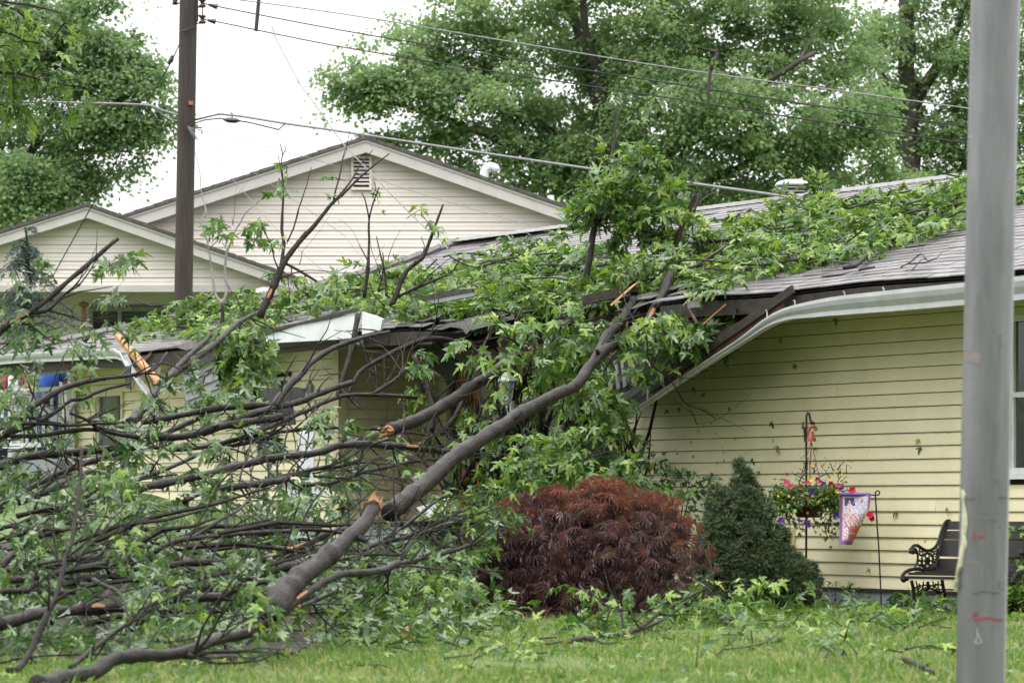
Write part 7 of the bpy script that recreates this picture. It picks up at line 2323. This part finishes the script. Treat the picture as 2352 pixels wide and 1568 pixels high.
# ------------------------------------------------------------------ litter on the lawn
def litter(label, cl, K=60, name='leafy_twig', cat='leafy twig', stick=None, group='leafy twigs lying on the lawn'):
    x0, y0 = cl[0][0], cl[0][1]
    def gd(px, py):
        d = 22.0
        for _ in range(12):
            d = (CAMZ - zg((px - HX) / F * d, d)) * F / max(20, py - HY)
            d = min(31, max(14.6, d))
        return d
    d = gd(x0, y0)
    t = thing(name, grounded(x0, d), label, cat, group)
    L_ = Leaves()
    for x, y, rx, ry, n, up_ in cl:
        for _ in range(some(n)):
            a = random.uniform(0, 6.28); q = random.random() ** .5
            X, Y = x + math.cos(a) * q * rx, y + math.sin(a) * q * ry
            dd = gd(X, Y)
            p = grounded(X, dd, .03 + random.random() ** 2 * up_)
            L_.spray(p, rdir(-.05, .6), random.uniform(.15, .35), random.randint(5, 9), .13, .35, 1.0)
    if stick:
        for pts, w0, w1 in stick:
            vs = [grounded(x, gd(x, y), .02 + .05 * random.random()) for x, y in pts]
            limb_mesh(t, 'limb', vs, w0 / F * d / 2, w1 / F * d / 2, sides=6)
    L_.finish(t, K)
    return t
litter('bright leafy twig clump on the lawn left of the steel post', [(2010, 1452, 70, 20, 11, .13), (1960, 1440, 50, 18, 5, .12), (2070, 1455, 50, 14, 5, .08), (2000, 1428, 50, 12, 5, .14)], 200)
litter('pale leafy twig clump near the bottom of the lawn', [(1910, 1522, 45, 16, 9, .14), (1950, 1508, 30, 14, 4, .10)], 100)
litter('leafy twig lying under the long branch by the spruce', [(1830, 1415, 60, 14, 6, .10), (1800, 1400, 40, 12, 3, .1), (1870, 1425, 30, 10, 3, .08)], 120)
litter('leafy twig fallen in front of the bench', [(2120, 1410, 60, 12, 5, .10), (2060, 1400, 40, 10, 4, .1)], 60)
litter('leafy scraps on the lawn under the red maple bush', [(1370, 1480, 50, 14, 5, .05), (1180, 1440, 60, 16, 8, .12), (1480, 1440, 60, 14, 6, .1)], 120)
litter('leafy scraps at the lower middle of the lawn', [(1180, 1500, 80, 20, 6, .05), (1120, 1530, 60, 16, 3, .04), (1290, 1530, 80, 18, 3, .04)], 60)
litter('leafy scraps on the lawn under the bare bottom branch', [(880, 1500, 90, 18, 9, .08), (740, 1470, 80, 18, 9, .12), (1000, 1470, 60, 16, 6, .08), (620, 1530, 80, 20, 4, .05)], 160)
litter('leafy scraps near the right bottom of the lawn', [(1760, 1500, 60, 16, 3, .04), (1620, 1540, 80, 18, 3, .04), (1850, 1450, 60, 14, 4, .06), (2130, 1530, 60, 20, 3, .05), (1720, 1455, 60, 16, 5, .08)], 80)
for lab, pts, w0, w1 in (('thin dark twig curving on the lawn below the leafy clump', [[(1665, 1505), (1720, 1498), (1765, 1490)], [(1730, 1497), (1780, 1478), (1790, 1470)]], 4, 3),
                         ('thin forked twig on the grass left of the steel post', [[(2088, 1420), (2140, 1440), (2185, 1452)], [(2110, 1458), (2150, 1440), (2175, 1425)], [(2080, 1432), (2120, 1436)]], 4, 3),
                         ('pale curved twig on the lawn beside the steel post', [[(2080, 1503), (2130, 1496), (2195, 1502)]], 6, 5),
                         ('small dark twig beside the short log chunk', [[(1380, 1498), (1420, 1485), (1470, 1470)], [(1340, 1480), (1400, 1488)]], 4, 3),
                         ('dark twig pair left of the leafy branch', [[(1240, 1488), (1275, 1472), (1280, 1472)], [(1255, 1495), (1340, 1476)]], 5, 4),
                         ('thin twig lying near the bottom centre of the lawn', [[(820, 1538), (870, 1540), (900, 1542)], [(1020, 1532), (1085, 1520)]], 4, 3)):
    litter(lab, [(pts[0][0][0], pts[0][0][1], 10, 5, 0, 0)], 0, 'twig', 'twig', [(p, w0, w1) for p in pts], 'bare twigs lying on the lawn')
c0 = grounded(937, 22.6, .05)
ck = thing('wood_chunk', c0, 'short bark-brown wood chunk on the lawn below the leafy shoot', 'wood chunk')
vs = [P(930, 1478, 21.9), P(936, 1462, 22.0), P(941, 1446, 22.1)]
for v_ in vs: ground_clip(v_, .03)
limb_mesh(ck, 'chunk', [vs[0], vs[1], vs[2]], .048, .036, 'rust', sides=8, knots=False)
torn_end(ck, vs[2], vs[2] - vs[1], .034, 4)
bb = Branch('short broken branch piece with stub ends beside the steel post', 'I', [([(1525, 1420), (1580, 1445), (1640, 1490), (1690, 1545), (1720, 1580)], 46, 40), ([(1655, 1490), (1675, 1460), (1690, 1435)], 28, 24, 18.4, 18.4)], 18.9, 17.4, torn='a')
bb.done()

# ------------------------------------------------------------------ people on the porch
def person(px, d, label, shirt, facing=-1, lean=0.0, h=1.7, z0=None):
    g = P(px, HY, d); g.z = 1.66 if z0 is None else z0
    t = thing('person', g, label, 'person', 'people standing on the porch')
    k = h / 1.75
    def q(x, y, z): return g + Vector((x * k, y * k, z * k))
    joints = {'pelvis': q(0, 0, .95), 'spine': q(0, 0, 1.2), 'chest': q(0, lean * .3, 1.42), 'neck': q(0, lean * .4, 1.52), 'head': q(0, lean * .45, 1.60), 'top': q(0, lean * .45, 1.74),
              'hl': q(-.09, 0, .92), 'kl': q(-.10, -.03, .50), 'al': q(-.11, .02, .09), 'tl': q(-.12, -.14, .04), 'hr': q(.09, 0, .92), 'kr': q(.10, -.03, .50), 'ar': q(.11, .02, .09), 'tr': q(.12, -.14, .04),
              'sl': q(-.19, lean * .3, 1.42), 'el': q(-.27, -.02, 1.15), 'wl': q(-.16, -.24, 1.08), 'sr': q(.19, lean * .3, 1.42), 'er': q(.27, .0, 1.15), 'wr': q(.14, -.25, 1.10)}
    rad = {'pelvis': .13, 'spine': .12, 'chest': .135, 'neck': .055, 'head': .085, 'top': .07, 'hl': .09, 'kl': .06, 'al': .042, 'tl': .035, 'hr': .09, 'kr': .06, 'ar': .042, 'tr': .035, 'sl': .065, 'el': .043, 'wl': .03, 'sr': .065, 'er': .043, 'wr': .03}
    names = list(joints)
    ed = [('pelvis', 'spine'), ('spine', 'chest'), ('chest', 'neck'), ('neck', 'head'), ('head', 'top'), ('pelvis', 'hl'), ('hl', 'kl'), ('kl', 'al'), ('al', 'tl'), ('pelvis', 'hr'), ('hr', 'kr'), ('kr', 'ar'), ('ar', 'tr'), ('chest', 'sl'), ('sl', 'el'), ('el', 'wl'), ('chest', 'sr'), ('sr', 'er'), ('er', 'wr')]
    me = bpy.data.meshes.new('body')
    me.from_pydata([joints[n] - g for n in names], [(names.index(a), names.index(b_)) for a, b_ in ed], [])
    o = bpy.data.objects.new('body', me); COL.objects.link(o); o.parent = t
    m = o.modifiers.new('skin', 'SKIN'); o.modifiers.new('sub', 'SUBSURF').levels = 1
    o.modifiers['sub'].render_levels = 1
    if not me.skin_vertices: me.skin_vertices.new()
    for i, n in enumerate(names):
        me.skin_vertices[0].data[i].radius = (rad[n] * k, rad[n] * k)
        me.skin_vertices[0].data[i].use_root = (n == 'pelvis')
    me.materials.append(M['skin'])
    b = MB()
    b.tube([q(0, 0, .88), q(0, 0, 1.0), q(0, lean * .15, 1.2), q(0, lean * .3, 1.38), q(0, lean * .35, 1.47)], [.16 * k, .165 * k, .165 * k, .185 * k, .11 * k], sides=14)
    b.tube([joints['sl'] + Vector((.05, 0, .01)), joints['sl'], joints['sl'].lerp(joints['el'], .7)], [.085 * k, .082 * k, .07 * k], sides=10)
    b.tube([joints['sr'] - Vector((.05, 0, -.01)), joints['sr'], joints['sr'].lerp(joints['er'], .7)], [.085 * k, .082 * k, .07 * k], sides=10)
    part('shirt', b, M[shirt], t, True)
    b = MB()
    b.tube([q(0, 0, .99), q(0, 0, .88)], [.16 * k, .17 * k], sides=14)
    for s in ('l', 'r'):
        b.tube([joints['h' + s], joints['k' + s], joints['a' + s]], [.105 * k, .08 * k, .072 * k], sides=10)
    part('jeans', b, M['jeans'], t, True)
    b = MB(); hd = q(0, lean * .45, 1.665)
    b.blob(hd + Vector((0, .012, .025)), .088 * k, .10 * k, .105 * k); part('hair', b, M['hair'], t, True)
    b = MB(); b.blob(hd + Vector((0, -.095 * k, -.01)), .014, .02, .02, 8, 6); part('nose', b, M['skin'], t, True)
    for s, w in (('l', 'wl'), ('r', 'wr')):
        b = MB(); p0 = joints[w]
        for f_ in range(5):
            o2 = Vector(((f_ - 2) * .017, 0, -.01 if f_ else -.03))
            b.tube([p0 + o2 * .6, p0 + o2 + Vector((0, -.06, -.01)), p0 + o2 + Vector((0, -.085 - .008 * (2 - abs(f_ - 2)), -.035))], [.012, .009, .007], sides=6)
        part('fingers', b, M['skin'], t, True)
    for s in ('l', 'r'):
        b = MB(); a_ = joints['a' + s]
        b.tube([a_ + Vector((0, .06, -.05)), a_ + Vector((0, -.02, -.045)), a_ + Vector((0, -.17, -.055))], [.045, .05, .035], sides=8); part('shoe', b, M['shoe'], t)
    return t
person(112, 45.9, 'person in a bright blue shirt and jeans behind the porch railing', 'blue_shirt', lean=-.1)
person(80, 46.6, 'person in a pink-red shirt and jeans half hidden beside the blue-shirted one', 'pink_shirt', lean=.05, h=1.68)
person(-8, 47.1, 'person in a red top cut by the left edge of the picture', 'pink_shirt', h=1.62)

# small torn leaf scraps over the whole lawn
N = 1500
y = 14.5 + 15 * RNG.random(N) ** 1.1
x = (RNG.random(N) * 2 - 1) * .175 * y
keep = np.array([((xx - WO.x) * WN.x + (yy - WO.y) * WN.y) > .25 for xx, yy in zip(x, y)])
x, y = x[keep], y[keep]; N = len(x)
p = np.stack([x, y, [zg(a_, b_) + random.uniform(.02, .055) for a_, b_ in zip(x, y)]], 1)
tp = np.stack([RNG.normal(0, 1, N), RNG.normal(0, 1, N), RNG.normal(0, .3, N)], 1)
nn = np.stack([RNG.normal(0, .5, N), RNG.normal(0, .5, N), np.where(RNG.random(N) < .82, 1, -1)], 1)
o = bpy.data.objects.new('leaf_scraps', leaf_mesh('leaf_scraps', p, frames(tp, nn), RNG.uniform(.025, .075, N), T_MAPLE))
o.data.materials.append(M['leaf']); COL.objects.link(o)
tag(o, 'small torn leaf scraps scattered over the whole lawn', 'leaf litter', kind='stuff')
